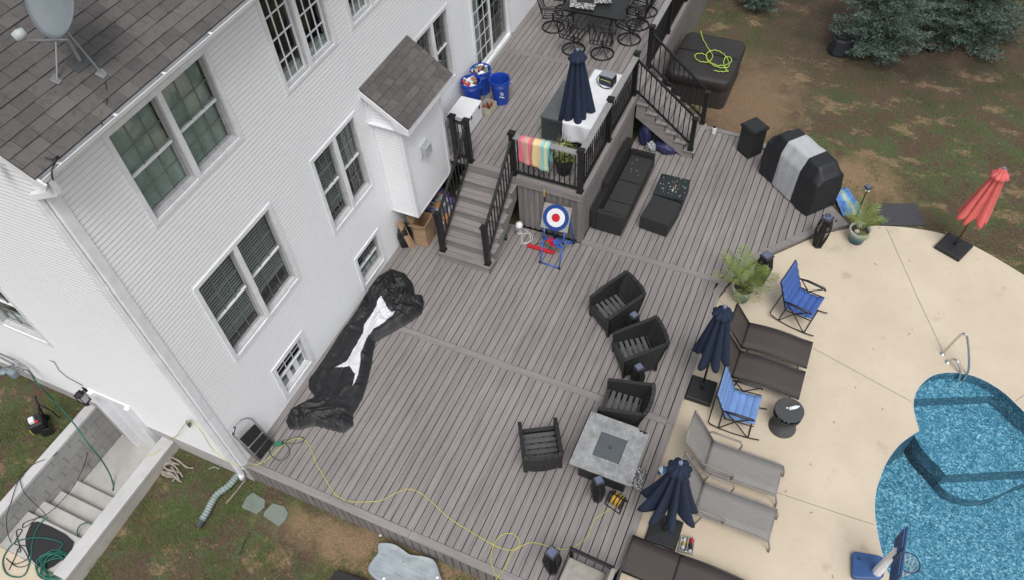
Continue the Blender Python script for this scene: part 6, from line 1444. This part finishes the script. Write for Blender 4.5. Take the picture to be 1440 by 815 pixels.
# step stool, green cords
t = thing('step_stool', 'folded three-tread step stool leaning on the house corner', 'step stool', (0, 0, 0))
L0, L1_, T0, T1 = Vector((.30, .12, .0)), Vector((.42, .52, 0)), Vector((.07, .16, 1.05)), Vector((.10, .56, 1.05)); L0 = P(366, 648, .0); L1_ = P(386, 622, .0); T0 = PX(329, 612, .12); T1 = PX(354, 588, .12)
b = MB(); b.tube([L0, L0.lerp(T0, .8), T0, T0.lerp(T1, .12) + (T0 - L0).normalized() * .10, T0.lerp(T1, .35) + (T0 - L0).normalized() * .17, T0.lerp(T1, .65) + (T0 - L0).normalized() * .17, T0.lerp(T1, .88) + (T0 - L0).normalized() * .10, T1, L1_.lerp(T1, .8), L1_], .015, 8); obj('frame', b, ALU, t, smooth=True)
nn_ = (T1 - T0).cross(L0 - T0).normalized(); nn_ = nn_ if nn_.x > 0 else -nn_
for (a_, c_) in ((.16, .47), (.52, .72), (.77, .96)): 
    p0, p1, p2, p3 = T0.lerp(L0, a_), T1.lerp(L1_, a_), T1.lerp(L1_, c_), T0.lerp(L0, c_); e_ = .06; pp = [p0.lerp(p1, e_), p1.lerp(p0, e_), p2.lerp(p3, e_), p3.lerp(p2, e_)]; obj('tread', MB().slab([p + nn_ * .015 for p in pp], .02), BLKP, t, bevel=.006)
obj('rear_leg', MB().tube([T0.lerp(L0, .3) - nn_ * .04, L0 - nn_ * .05 + Vector((-.0, -.02, 0))], .011, 6), ALU, t); obj('hand_grip', MB().tube([T0.lerp(T1, .3) + (T0 - L0).normalized() * .16, T0 + (T0 - L0).normalized() * .03], .020, 8), BLKP, t)
GRN = plain('dark_green_cord', (.015, .10, .065), .5); DGR = plain('grey_green_cord', (.06, .075, .055), .5)
lp = [P(380 + 0, 632, .02)]; c6b = lambda a, c: P(360 + a / 4, 611 + c / 4, .015)
tag(obj('cord_loops', MB().tube([Vector((p.x, p.y, .012 + .006 * (i % 5))) for i, p in enumerate(smooth_path([c6b(*q) for q in ((60, 60), (110, 45), (165, 50), (190, 90), (170, 130), (130, 142), (90, 120), (75, 80), (110, 50), (180, 25), (250, 10), (270, 30), (220, 48), (150, 45), (100, 60))], 5))], .007, 5), DGR, smooth=True), 'loops of thin grey-green cord on the deck beside the step stool', 'cord')
t = thing('cord_plug', 'green plug box among the cord loops by the step stool', 'plug', tuple(c6b(128, 52)), .6); obj('plug_body', MB().box(-.07, .07, -.035, .035, .0, .05), plain('green_plug', (.02, .16, .09), .5), t, bevel=.01); obj('socket_face', MB().box(.071, .078, -.025, .025, .01, .04), BLKP, t)

# ================================================================== SATELLITE DISH on the roof
def roofhit(u, v, lift=.012):
    d = _ray(u, v); c = Vector(CAM); t = (RZ0 + lift + SL * (.36 - c.x) - c.z) / (d.z + SL * d.x); return c + d * t
f1, f2, f3 = roofhit(80.5, 112), roofhit(143.5, 104), roofhit(114, 88)
t = thing('satellite_dish', 'grey satellite dish on a three-legged mast bolted to the roof', 'satellite dish')
mt = f3 + Vector((0, 0, .62)); DG = plain('dish_grey', (.15, .175, .19), .5, var=.06); GAL = plain('galvanised_steel', (.36, .37, .38), .4, .7)
nv_ = Vector((.13, -.83, .54)).normalized(); exd = Vector((0, 0, 1)).cross(nv_).normalized(); eyd = nv_.cross(exd)
_d = _ray(75, -4).normalized(); dc = Vector(CAM) + _d * (f3 + Vector((0, 0, .82)) + nv_ * .12 - Vector(CAM)).dot(_d); rx_, ry_ = .295, .41
DM = lambda x, y, z: tuple(dc + exd * x + eyd * y + nv_ * z)
b = MB(); rings = []
for i in range(9):
    f = i / 8; rings.append([DM(rx_ * f * math.cos(2 * PI * k / 40), ry_ * f * math.sin(2 * PI * k / 40) * (1 + .04 * math.sin(2 * PI * k / 40)), .055 * f * f) for k in range(40)])
b.v = [p for r in rings for p in r]; b.f = [(i * 40 + k, i * 40 + (k + 1) % 40, (i + 1) * 40 + (k + 1) % 40, (i + 1) * 40 + k) for i in range(8) for k in range(40)]; b.m = [0] * len(b.f)
obj('reflector', b, DG, t, smooth=True, solid=.012, recalc=False)
obj('rim', MB().tube([DM(rx_ * math.cos(2 * PI * k / 40), ry_ * math.sin(2 * PI * k / 40) * (1 + .04 * math.sin(2 * PI * k / 40)), .056) for k in range(40)], .007, 6, True), plain('dish_rim', (.10, .12, .15), .5), t, smooth=True)
lt = f3 + Vector((0, 0, .80)) ; 
b = MB()     # printed globe mark and lettering strokes near the top of the dish
for k in range(5): yy = .17 + k * .022; hw2 = math.sqrt(max(.0, .055 ** 2 - (yy - .215) ** 2)); b.box(-.11 - hw2, -.11 + hw2, yy, yy + .009, .022 + k * .003, .026 + k * .003, DM)
for k, xx in enumerate((-.03, .0, .04)): b.bar(DM(xx, .19, .024), DM(xx + .015, .24, .028), .010, .004, nv_); b.bar(DM(xx + .03, .19, .024), DM(xx + .015, .24, .028), .010, .004, nv_)
obj('printed_logo', b, WHITEP, t)
lnb = P(30, 50, 0); 
def on_ray(u, v, near):
    d = _ray(u, v).normalized(); c = Vector(CAM); return c + d * (near - c).dot(d)
armtip = on_ray(37, 58, dc + nv_ * .50 - eyd * .30); armbase = Vector(DM(.10, -ry_ * .98, -.02))
obj('feed_arm', MB().tube([armbase, armtip], .016, 6), GAL, t); l1 = on_ray(20, 54, armtip + Vector((0, 0, .05))); l2 = on_ray(35, 44, armtip + Vector((0, 0, .05)))
obj('feed_horn', MB().tube([l1, l1.lerp(l2, .5), l2], [.045, .055, .042], 12), plain('feed_horn_grey', (.40, .43, .42), .5), t, smooth=True)
obj('mast', MB().tube(smooth_path([f3, f3 + Vector((0, .0, .25)), mt, dc - nv_ * .12 - eyd * .1], 4), .024, 10), GAL, t, smooth=True)
obj('bracket', MB().bar(mt + Vector((0, 0, -.05)), dc - nv_ * .10, .10, .10), plain('bracket_dark', (.06, .065, .07), .5), t)
for f in (f1, f2):
    obj('stay_leg', MB().tube([f, mt - Vector((0, 0, .08))], .011, 8), GAL, t); obj('foot_plate', MB().cbox(tuple(f + Vector((0, 0, .008))), (.10, .12, .010), .3, 0, math.atan(SL)), GAL, t, bevel=.003)
obj('mast_plate', MB().cbox(tuple(f3 + Vector((.0, 0, .010))), (.16, .26, .014), 0, 0, math.atan(SL)), plain('bracket_dark', (0, 0, 0)), t)
cb = [f2, roofhit(149, 120), roofhit(151, 140), roofhit(147, 160), roofhit(143, 172)]; cb += [Vector((.41, cb[-1].y - .03, 7.0))]
tag(obj('dish_cable', MB().tube(smooth_path(cb, 5), .007, 5), BLACK, smooth=True), 'black cable running down the shingles from the dish to the gutter', 'cable')
b = MB().tube(smooth_path([PX(70, 232, .32) + Vector((0, 0, .1)), PX(74, 225, .38), PX(84, 223, .38) + Vector((0, 0, .03)), PX(73, 240, .43), PX(75, 254, .43)], 5), .008, 5); tag(obj('loose_cable', b, BLACK, smooth=True), 'short loose black cable hooked over the gutter end', 'cable')

# ================================================================== FRONT LAWN THINGS
def gp_(u, v, dz=0.0):
    z = -.55
    for _ in range(4): p = P(u, v, z); z = gz(p.x, p.y) + dz
    return P(u, v, z)
c5 = lambda a, c, dz=0.0: gp_(a / 4, 611 + c / 4, dz); c66 = lambda a, c, dz=0.0: gp_(360 + a / 4, 611 + c / 4, dz); c11 = lambda a, c, dz=0.0: gp_(340 + a / 2.17, 440 + c / 2.17, dz)
SLATE = m_concrete('green_slate', (.13, .165, .14), (.20, .235, .20), stain=(.10, .11, .08))
for pts_, lb in (([c11(*q, .02) for q in ((15, 560), (35, 545), (72, 568), (70, 590), (45, 612), (0, 592))], 'green-grey slate stepping stone nearer the house corner'), ([c66(*q, .02) for q in ((95, 382), (160, 400), (183, 435), (170, 470), (130, 515), (42, 455), (50, 430))], 'green-grey slate stepping stone farther from the house corner')):
    zb_ = min(p.z for p in pts_) - .05; tag(obj('stepping_stone', MB().prism([(p.x, p.y) for p in pts_], zb_, zb_ + .075), SLATE, bevel=.012), lb, 'stepping stone', 'slate stepping stones')
def outlined(pl, z0, z1, rim, mat, n=None, dome=.0):
    """rounded slab from an outline: rim profile plus gently domed top"""
    b = MB(); c = Vector((sum(p[0] for p in pl) / len(pl), sum(p[1] for p in pl) / len(pl))); lay = []
    for f, z in ((.97, z0), (1.0, z0 + (z1 - z0) * .4), (.985, z1 - .01), (.95, z1), (.90, z1 - .012), (.5, z1 - .012 + dome * .6), (.02, z1 - .012 + dome)):
        lay.append([(c.x + (p[0] - c.x) * f, c.y + (p[1] - c.y) * f, z) for p in pl])
    m_ = len(pl); b.v = [p for l in lay for p in l]; b.f = [(i * m_ + k, i * m_ + (k + 1) % m_, (i + 1) * m_ + (k + 1) % m_, (i + 1) * m_ + k) for i in range(len(lay) - 1) for k in range(m_)]; b.m = [0] * len(b.f); return b
def m_float():
    n = N('weathered_grey_lid'); co = n.coord('World', (1, 1, 1), (0, 0, -.35)); mp = n.coord('World', (1.2, 14, 1), (0, 0, -.55)); s_ = n.noise(mp, 3, 5, .7); g = n.noise(co, 6, 4)
    c = n.mix(n.mr(g, .3, .7, 0, 1), (.26, .30, .33), (.36, .40, .42)); c = n.mix(n.mr(s_, .54, .70, 0, .6), c, (.10, .115, .125)); n.set(c, .5); return n.mat
fp = [P(360 + a / 4, 611 + c / 4, -.44) for a, c in ((690, 608), (770, 610), (830, 645), (870, 672), (960, 685), (1010, 710), (1035, 780), (1040, 830), (900, 850), (720, 830), (630, 765), (655, 700), (685, 660))]
pl = [(p.x, p.y) for p in smooth_path([(p.x, p.y, 0) for p in fp], 4, True)]
t = thing('tub_cover', 'weathered pale grey plastic tub lid lying by the deck skirting', 'tub lid'); obj('shell', outlined(pl, -.60, -.42, 0, None, dome=.03), m_float(), t, smooth=True)
for a, c in ((720, 805), (1020, 800)): p = P(360 + a / 4, 611 + c / 4, -.41); obj('knob', MB().lathe([(.03, 0), (.028, .03), (0, .035)], 12, (p.x, p.y, -.43)), WHITEP, t, smooth=True)
dk = [P(360 + a / 4, 611 + c / 4, -.40) for a, c in ((400, 830), (440, 760), (470, 756), (620, 812), (640, 860), (400, 870))]
tag(obj('rubber_slab_mat', MB().prism([(p.x, p.y) for p in dk], -.62, -.42), plain('black_rubber', (.018, .018, .02), .8, bump=.3), bevel=.02), 'black slab lying on the grass at the bottom edge', 'panel')
t = thing('drain_pipe', 'grey corrugated drain pipe snaking from the downspout over the lawn', 'pipe'); hp = [c5(*q, .09) for q in ((1350, 205), (1325, 240), (1285, 285), (1225, 330), (1190, 380), (1165, 430), (1135, 480))]; sp_ = smooth_path(hp, 7)
obj('corrugated_pipe', MB().tube(sp_, [.050 + .016 * (i % 2) for i in range(len(sp_))], 12), plain('grey_corrugated', (.24, .29, .28), .6), t, smooth=False); e0 = sp_[-1]; e1_ = e0 + (sp_[-1] - sp_[-3]).normalized() * .12; obj('pipe_mouth', MB().tube([e0, e1_], [.062, .058], 12, cap=False), plain('dark_mouth', (.05, .06, .06), .7), t, recalc=False)
p0 = c5(1350, 205, .09); obj('downspout_elbow', MB().tube([Vector((-.09, -.07, -.24)), Vector((-.09, -.10, -.36)), p0 + Vector((.0, .0, .03)), p0], .05, 10), WHITEP, t, smooth=True)
DRIFT = plain('bleached_wood', (.27, .235, .20), .9, var=.35, nscale=14, bump=.6, bscale=25); t = thing('driftwood', 'tangled bleached root lying by the stairwell wall', 'driftwood')
for ln in (((945, 115), (1000, 140), (1050, 180), (1090, 185)), ((900, 200), (950, 150), (985, 175), (1030, 235)), ((905, 205), (960, 215), (1000, 250), (1025, 265)), ((930, 160), (940, 130), (960, 120)), ((960, 215), (985, 235), (970, 262)), ((900, 185), (930, 215), (975, 225)), ((915, 175), (945, 195), (990, 205), (1020, 215)), ((950, 130), (975, 155), (1010, 165)), ((895, 195), (925, 225), (960, 235), (1000, 230)), ((965, 180), (990, 215), (1010, 255)), ((985, 175), (960, 160), (930, 165))):
    pp = smooth_path([c5(*q, .04) for q in ln], 5); obj('root', MB().tube(pp, [.026 * (1 - .5 * i / len(pp)) * (1 + .3 * noise.noise(Vector((i * .7, ln[0][0], 0)))) for i in range(len(pp))], 7), DRIFT, t, smooth=True)
for ln, lb, r in ((((1350, 670), (1370, 610), (1405, 555)), 'thin dark stick lying on the grass below the stepping stones', .012), (((1272, 385), (1330, 315), (1385, 245)), 'pale wooden lath lying beside the drain pipe', .014), (((1175, 190), (1205, 178), (1235, 190)), 'short pale twig near the house foundation', .012)):
    tag(obj('stick', MB().tube([c5(*q, .02) for q in ln], r, 6), DRIFT if 'dark' not in lb else plain('dark_stick', (.05, .04, .03), .9)), lb, 'stick')
o = obj('lath_end', MB().tube([c5(1350, 238, .02), c5(1385, 246, .02)], .014, 6), DRIFT); tag(o, 'short piece of pale lath touching the long lath end', 'stick')
bpt = PY(263, 592, -.10); tag(obj('leaning_pole', MB().tube([bpt, gp_(275, 610, .3), gp_(312, 655, .03)], .028, 10), plain('weathered_pipe', (.22, .21, .19), .6, .3)), 'grey metal pole leaning on the gable wall by the stairwell', 'pole')
gb = gp_(535, 752, .03); bm = bmesh.new(); bmesh.ops.create_uvsphere(bm, u_segments=14, v_segments=8, radius=.022); me = bpy.data.meshes.new('golf_ball'); bm.to_mesh(me); bm.free(); me.materials.append(WHITEP); o = link('golf_ball', me); o.location = gb; tag(o, 'small white ball on the soil beside the deck skirting', 'ball')

# pressure washer, gas meter, hoses round the stairwell
z8 = lambda a, c, z: P(a / 2.4346, 480 + c / 2.4346, z); g8 = lambda a, c, dz=0.0: gp_(a / 2.4346, 480 + c / 2.4346, dz)
t = thing('pressure_washer', 'black and lime-green pressure washer standing on the grass', 'pressure washer', tuple(g8(150, 300)), math.radians(-35))
obj('motor_housing', MB().box(-.14, .14, -.13, .13, .10, .36), BLKP, t, bevel=.04, seg=3); obj('lime_panel', MB().box(-.10, .12, -.150, -.131, .10, .24), plain('lime_plastic', (.45, .58, .04), .4), t, bevel=.01); obj('frame_handle', MB().tube([(-.12, .10, .05), (-.14, .20, .55), (-.13, .28, .80), (.13, .28, .80), (.14, .20, .55), (.12, .10, .05)], .015, 8), BLACK, t, smooth=True)
for sx in (-1, 1): obj('wheel', MB().lathe([(0, -.02), (.10, -.02), (.10, .02), (0, .02)], 18, fn=lambda v, a, r, z: (sx * .18 + z, .08 + r * math.cos(a), .10 + r * math.sin(a))), BLKP, t)
obj('detergent_tank', MB().cbox((.02, -.02, .40), (.13, .10, .09)), WHITEP, t, bevel=.02); obj('spray_lance', MB().tube([(-.10, .22, .62), (-.10, .30, .30), (-.06, .32, .05)], .012, 6), BLACK, t); obj('gauge', MB().lathe([(0, 0), (.03, 0), (.03, .02), (0, .02)], 12, (.08, .05, .37)), plain('red_cap', (0, 0, 0)), t)
t = thing('gas_meter', 'grey-blue gas meter with pipework on the gable wall', 'gas meter'); GM = plain('gas_meter_grey', (.20, .24, .27), .5); PIP = plain('grey_pipe', (.20, .21, .22), .5, .3)
gx = lambda a, c, y: PY(a / 2.4346, 480 + c / 2.4346, y)
obj('meter_body', MB().cbox(tuple(gx(45, 108, -.20)), (.18, .14, .20)), GM, t, bevel=.05, seg=3); obj('regulator', MB().lathe([(0, -.03), (.09, -.02), (.09, .02), (0, .03)], 16, tuple(gx(12, 100, -.18))), GM, t, smooth=True)
for ln in (((0, 40), (50, 62), (85, 85)), ((20, 90), (40, 80), (62, 88), (80, 98)), ((85, 85), (100, 100), (118, 122)), ((0, 100), (20, 98)), ((0, 52), (45, 75), (70, 95))): obj('pipe', MB().tube([gx(*q, -.12) for q in ln], .020, 8), PIP, t)
for q in ((90, 90), (60, 82), (30, 92)): obj('valve', MB().cbox(tuple(gx(*q, -.13)), (.06, .06, .07), .4), ALU, t, bevel=.01)
hs = [gx(112, 120, -.15), gx(135, 148, -.25), z8(190, 205, -.25), z8(250, 275, -.05), z8(300, 345, -.2), z8(345, 400, -.7), z8(375, 450, -1.2), z8(388, 490, -1.42), z8(386, 508, -1.42)]
HG = plain('dark_green_hose', (.012, .12, .085), .45)
tag(obj('supply_hose', MB().tube(smooth_path(hs, 6), .014, 7), HG, smooth=True), 'taut green hose running from the gas meter into the stairwell', 'hose')
cs = [z8(298, 214, -.28), z8(303, 240, -.5), z8(308, 300, -.9), z8(295, 400, -1.0), z8(260, 480, -1.0), z8(215, 540, -1.0), z8(160, 590, -.78), z8(110, 608, -.77), z8(82, 620, -.77), z8(78, 635, -.77), z8(100, 625, -.77), z8(130, 600, -.77), z8(155, 590, -.77), z8(110, 545, -.5), z8(80, 510, -.28), z8(68, 470, -.27), z8(75, 450, -.27), z8(120, 415, -.28), z8(190, 385, -.33), z8(208, 330, -.36), z8(200, 290, -.2)]
tag(obj('power_cable', MB().tube(smooth_path(cs, 6), .007, 5), BLACK, smooth=True), 'black power cable draped over the left stairwell wall down the steps', 'cable')
cs = [z8(82, 455, -.27), z8(60, 480, -.27), z8(40, 540, -.28), z8(22, 610, -.4), z8(35, 680, -.77), z8(70, 720, -.77), z8(55, 650, -.76), z8(75, 645, -.76), z8(50, 690, -.77), z8(90, 700, -.77), z8(95, 740, -.77), z8(50, 760, -.77), z8(20, 740, -.77), z8(60, 770, -.77), z8(100, 755, -.77), z8(70, 700, -.76), z8(50, 740, -.77), z8(30, 780, -.77)]
tag(obj('power_cable', MB().tube(smooth_path(cs, 6), .007, 5), BLACK, smooth=True), 'black cable tangled on the slab at the head of the cellar steps', 'cable')
tag(obj('cable_plug', MB().cbox(tuple(z8(298, 214, -.27)), (.07, .05, .05), .5), BLACK, bevel=.01), 'black plug resting on the left stairwell cap', 'plug')
rm = [z8(*q, -.785) for q in ((130, 615), (255, 685), (185, 768), (140, 772), (105, 740), (88, 690), (95, 650))]
tag(obj('rubber_mat', MB().prism([(p.x, p.y) for p in smooth_path([(p.x, p.y, 0) for p in rm], 3, True)], -.79, -.772), plain('black_rubber', (0, 0, 0)), bevel=.003), 'black half-round rubber mat at the top of the cellar steps', 'mat')
cc = z8(185, 770, -.77); b = MB(); pts_ = []; r_ = random.Random(8)
for i in range(190):
    a = i * .29; r = .20 + .055 * math.sin(i * .37) + .02 * math.sin(i * .11 + 1); pts_.append((cc.x + .04 * math.sin(i * .05) + r * 1.25 * math.cos(a), cc.y + .02 + r * .95 * math.sin(a), -.765 + .0012 * (i % 60)))
tag(obj('hose_coil', MB().tube(pts_, .011, 6), HG, smooth=True), 'coiled green garden hose at the head of the cellar steps', 'hose')
cs = [z8(195, 715, -.76), z8(215, 690, -.76), z8(160, 672, -.76), z8(100, 672, -.76), z8(45, 690, -.77), z8(10, 745, -.77), z8(25, 795, -.77), z8(80, 800, -.77), z8(105, 740, -.77), z8(112, 680, -.76), z8(135, 625, -.76), z8(165, 598, -.75)]
tag(obj('hose_tail', MB().tube(smooth_path(cs, 6), .012, 6), HG, smooth=True), 'loose end of green hose looping over the rubber mat', 'hose')
tag(obj('hose_end', MB().tube(smooth_path([z8(268, 668, -.9), z8(265, 645, -.85), z8(278, 625, -.75), z8(306, 617, -.6)], 5), .012, 6), HG, smooth=True), 'short green hose end curving up against the right stairwell wall', 'hose')
tag(obj('wall_wire', MB().tube([PY(*q, -.03) for q in ((70, 506), (76, 508), (83, 520), (95, 530), (116, 541))], .006, 5), BLACK), 'thin black wire hanging down the gable siding to the lantern', 'wire')

# ================================================================== TREES and shrubs
def m_needle(name, a, b_, c_):
    n = N(name); co = n.coord('World'); f = n.noise(co, 26, 3, .6); g = n.noise(co, 2.2, 3)
    c = n.ramp(f, [(.30, a), (.52, b_), (.72, c_)]); c = n.mix(n.mr(g, .35, .65, 0, .6), c, a); n.set(c, .75); return n.mat
NEED = m_needle('blue_spruce_needles', (.034, .064, .045), (.115, .175, .14), (.36, .45, .40)); BARK = plain('spruce_bark', (.060, .042, .032), .95, var=.3, bump=.8)
def spruce(label, x, y, R, Ht, seed, group='blue spruces at the lawn edge'):
    t = thing('spruce_tree', label, 'tree', (x, y, gz(x, y)), 0, group); r_ = random.Random(seed)
    obj('trunk', MB().tube([(0, 0, 0), (.03, 0, Ht * .5), (0, 0, Ht)], [.15, .09, .015], 10), BARK, t, smooth=True)
    b = MB(); br = MB(); z = .25
    while z < Ht * .98:
        f = z / Ht; rad = R * (1 - f) ** .8 * r_.uniform(.8, 1.08); nb = int(11 - 5 * f)
        for k in range(nb):
            a = 2 * PI * k / nb + r_.uniform(-.3, .3) + z * 2.1; L = rad * r_.uniform(.75, 1.15); d = Vector((math.cos(a), math.sin(a), 0)); sd = Vector((-d.y, d.x, 0)); pts = []
            for i in range(7): s_ = i / 6; pts.append(Vector((0, 0, z)) + d * L * s_ + Vector((0, 0, -.10 * L * math.sin(PI * s_) * (1.2 - f) + .05 * L * s_ ** 2)))
            if L > .3: br.tube(pts, [.022 - .003 * i for i in range(7)], 4)
            n_t = int(6 + L * 13)
            for i in range(n_t):
                s_ = .15 + .85 * (i / n_t); i0 = min(int(s_ * 6), 5); base = pts[i0].lerp(pts[i0 + 1], s_ * 6 - i0); side = 1 if i % 2 else -1
                tl_ = (.10 + .36 * L * (1 - s_)) * r_.uniform(.7, 1.15) if s_ < .95 else .10; td = (sd * side * (1 - .55 * s_) + d * (.55 + .4 * s_) + Vector((0, 0, r_.uniform(-.2, .22)))).normalized()
                m_ = max(2, int(tl_ / .055))
                for j in range(m_):
                    c = base + td * tl_ * (j + .5) / m_
                    for q in range(4):
                        nd = (td * .8 + Vector((r_.gauss(0, .65), r_.gauss(0, .65), r_.gauss(.18, .5)))).normalized(); ln = r_.uniform(.045, .085); w = nd.cross(Vector((r_.gauss(0, 1), r_.gauss(0, 1), r_.gauss(0, 1)))).normalized() * .0085
                        b.add([c - w, c + w, c + nd * ln + w * .5, c + nd * ln - w * .5], [(0, 1, 2, 3)])
        z += .17 + .10 * f
    obj('crown', b, NEED, t, recalc=False); stuff(obj('branch', br, BARK, t))
    return t
spruce('blue spruce with its skirt over a dark box, left of the two', 8.20, 16.35, 1.30, 5.2, 4)
spruce('wider blue spruce at the top right corner, dark beneath', 10.25, 17.75, 1.65, 6.0, 11)
spruce('small dark spruce at the top edge beyond the hot tub', 4.95, 17.35, .85, 2.0, 21)
t = thing('compost_bin', 'dark box half hidden under the left spruce', 'box', (7.42, 15.95, gz(7.4, 16)), .3); obj('bin_shell', MB().lathe([(.30, 0), (.33, .05), (.27, .40), (.22, .46), (0, .48)], 8), plain('dark_compost_plastic', (.020, .022, .028), .6), t); obj('bin_lid', MB().lathe([(.24, .47), (.24, .51), (0, .54)], 8), BLKP, t)
t = thing('dark_pot', 'small black pot on the soil below the right spruce', 'pot', tuple(P(1308, 72, -.16)), 0); obj('pot_shell', MB().lathe([(.10, 0), (.15, .22), (.14, .22), (.09, .03)], 16), BLKP, t, smooth=False); obj('pot_soil', MB().lathe([(0, .18), (.13, .18)], 16, cap=False), SOIL, t)

# ================================================================== GRASS and litter
def gen_grass():
    r_ = random.Random(12); b = MB(); c = 0
    for _ in range(150000):
        if r_.random() < .5: u, v = r_.uniform(80, 760), r_.uniform(600, 830)
        elif r_.random() < .25: u, v = r_.uniform(-10, 130), r_.uniform(500, 720)
        else: u, v = r_.uniform(940, 1450), r_.uniform(-5, 400)
        p = gp_(u, v)
        if -.02 < p.x < 6.7 and .0 < p.y < 11.7 and not (p.x > 5.2 and p.y > 11.62): continue
        if p.x < 3.7 and p.y > 6: continue
        if inpoly(p.x, p.y, PATIO_POLY) or (-3.82 < p.x < -1.66 and p.y < .05) or (p.x < .03 and p.y > -.02): continue
        dens = noise.noise(Vector((p.x * 1.1, p.y * 1.1, 2))) + .5 * noise.noise(Vector((p.x * 4, p.y * 4, 8)))
        if dens < r_.uniform(-.25, .45): continue
        if 6.2 < p.x < 12.5 and p.y > 14.2 and r_.random() < .75: continue
        if abs(p.x - 5.8) < 1.3 and abs(p.y - 13) < 2 and r_.random() < .85: continue
        if abs(p.x - 4.48) < .9 and abs(p.y - 13.4) < 1.05: continue
        a = r_.uniform(0, 6.28); ln = r_.uniform(.035, .085); d = Vector((math.cos(a), math.sin(a), 0)); w = Vector((-d.y, d.x, 0)) * .006; tip = p + d * ln * .7 + Vector((0, 0, ln * .6))
        b.add([p - w, p + w, tip], [(0, 1, 2)]); c += 1
        if c > 60000: break
    return b
GRS = N('grass_blade'); GRS.set(GRS.ramp(GRS.noise(GRS.coord('World'), 2.4, 5, .7), [(.3, (.16, .115, .055)), (.48, (.085, .115, .032)), (.7, (.060, .115, .026))]), .8)
stuff(tag(obj('lawn_grass', gen_grass(), GRS.mat, recalc=False), 'patchy short grass growing over the brown soil', 'grass'))
r_ = random.Random(4); b = MB()
for _ in range(260):
    u, v = (r_.uniform(80, 700), r_.uniform(620, 815)) if r_.random() < .4 else (r_.uniform(1000, 1440), r_.uniform(20, 380)); p = gp_(u, v, .012)
    if inpoly(p.x, p.y, PATIO_POLY) or (-.02 < p.x < 6.7 and 0 < p.y < 11.8) or (-3.9 < p.x < -1.6 and p.y < .1) or (p.x < 0 and p.y > -.05): continue
    b.cbox(tuple(p), (r_.uniform(.02, .05), r_.uniform(.01, .03), .004), r_.uniform(0, 3), r_.uniform(-.3, .3))
stuff(tag(obj('fallen_leaves', b, plain('dry_leaf', (.22, .13, .07), .8, var=.4)), 'dry leaves and chips scattered on the lawn', 'leaves'))
r_ = random.Random(6); b = MB()
for (u, v) in ((1231, 372), (1279, 367), (1371, 383), (1140, 480), (1203, 544), (1228, 490), (1241, 574), (1173, 593), (1140, 652), (1141, 720), (1171, 810), (1278, 469), (1283, 463), (1105, 690), (1320, 440), (1237, 321)):
    p = P(u, v, PZ + .004); b.cbox((p.x, p.y, PZ + .006), (r_.uniform(.015, .07), .010, .004), r_.uniform(0, 3))
stuff(tag(obj('leaf_litter', b, plain('dry_leaf', (0, 0, 0))), 'a few brown leaf bits scattered on the patio', 'leaves'))
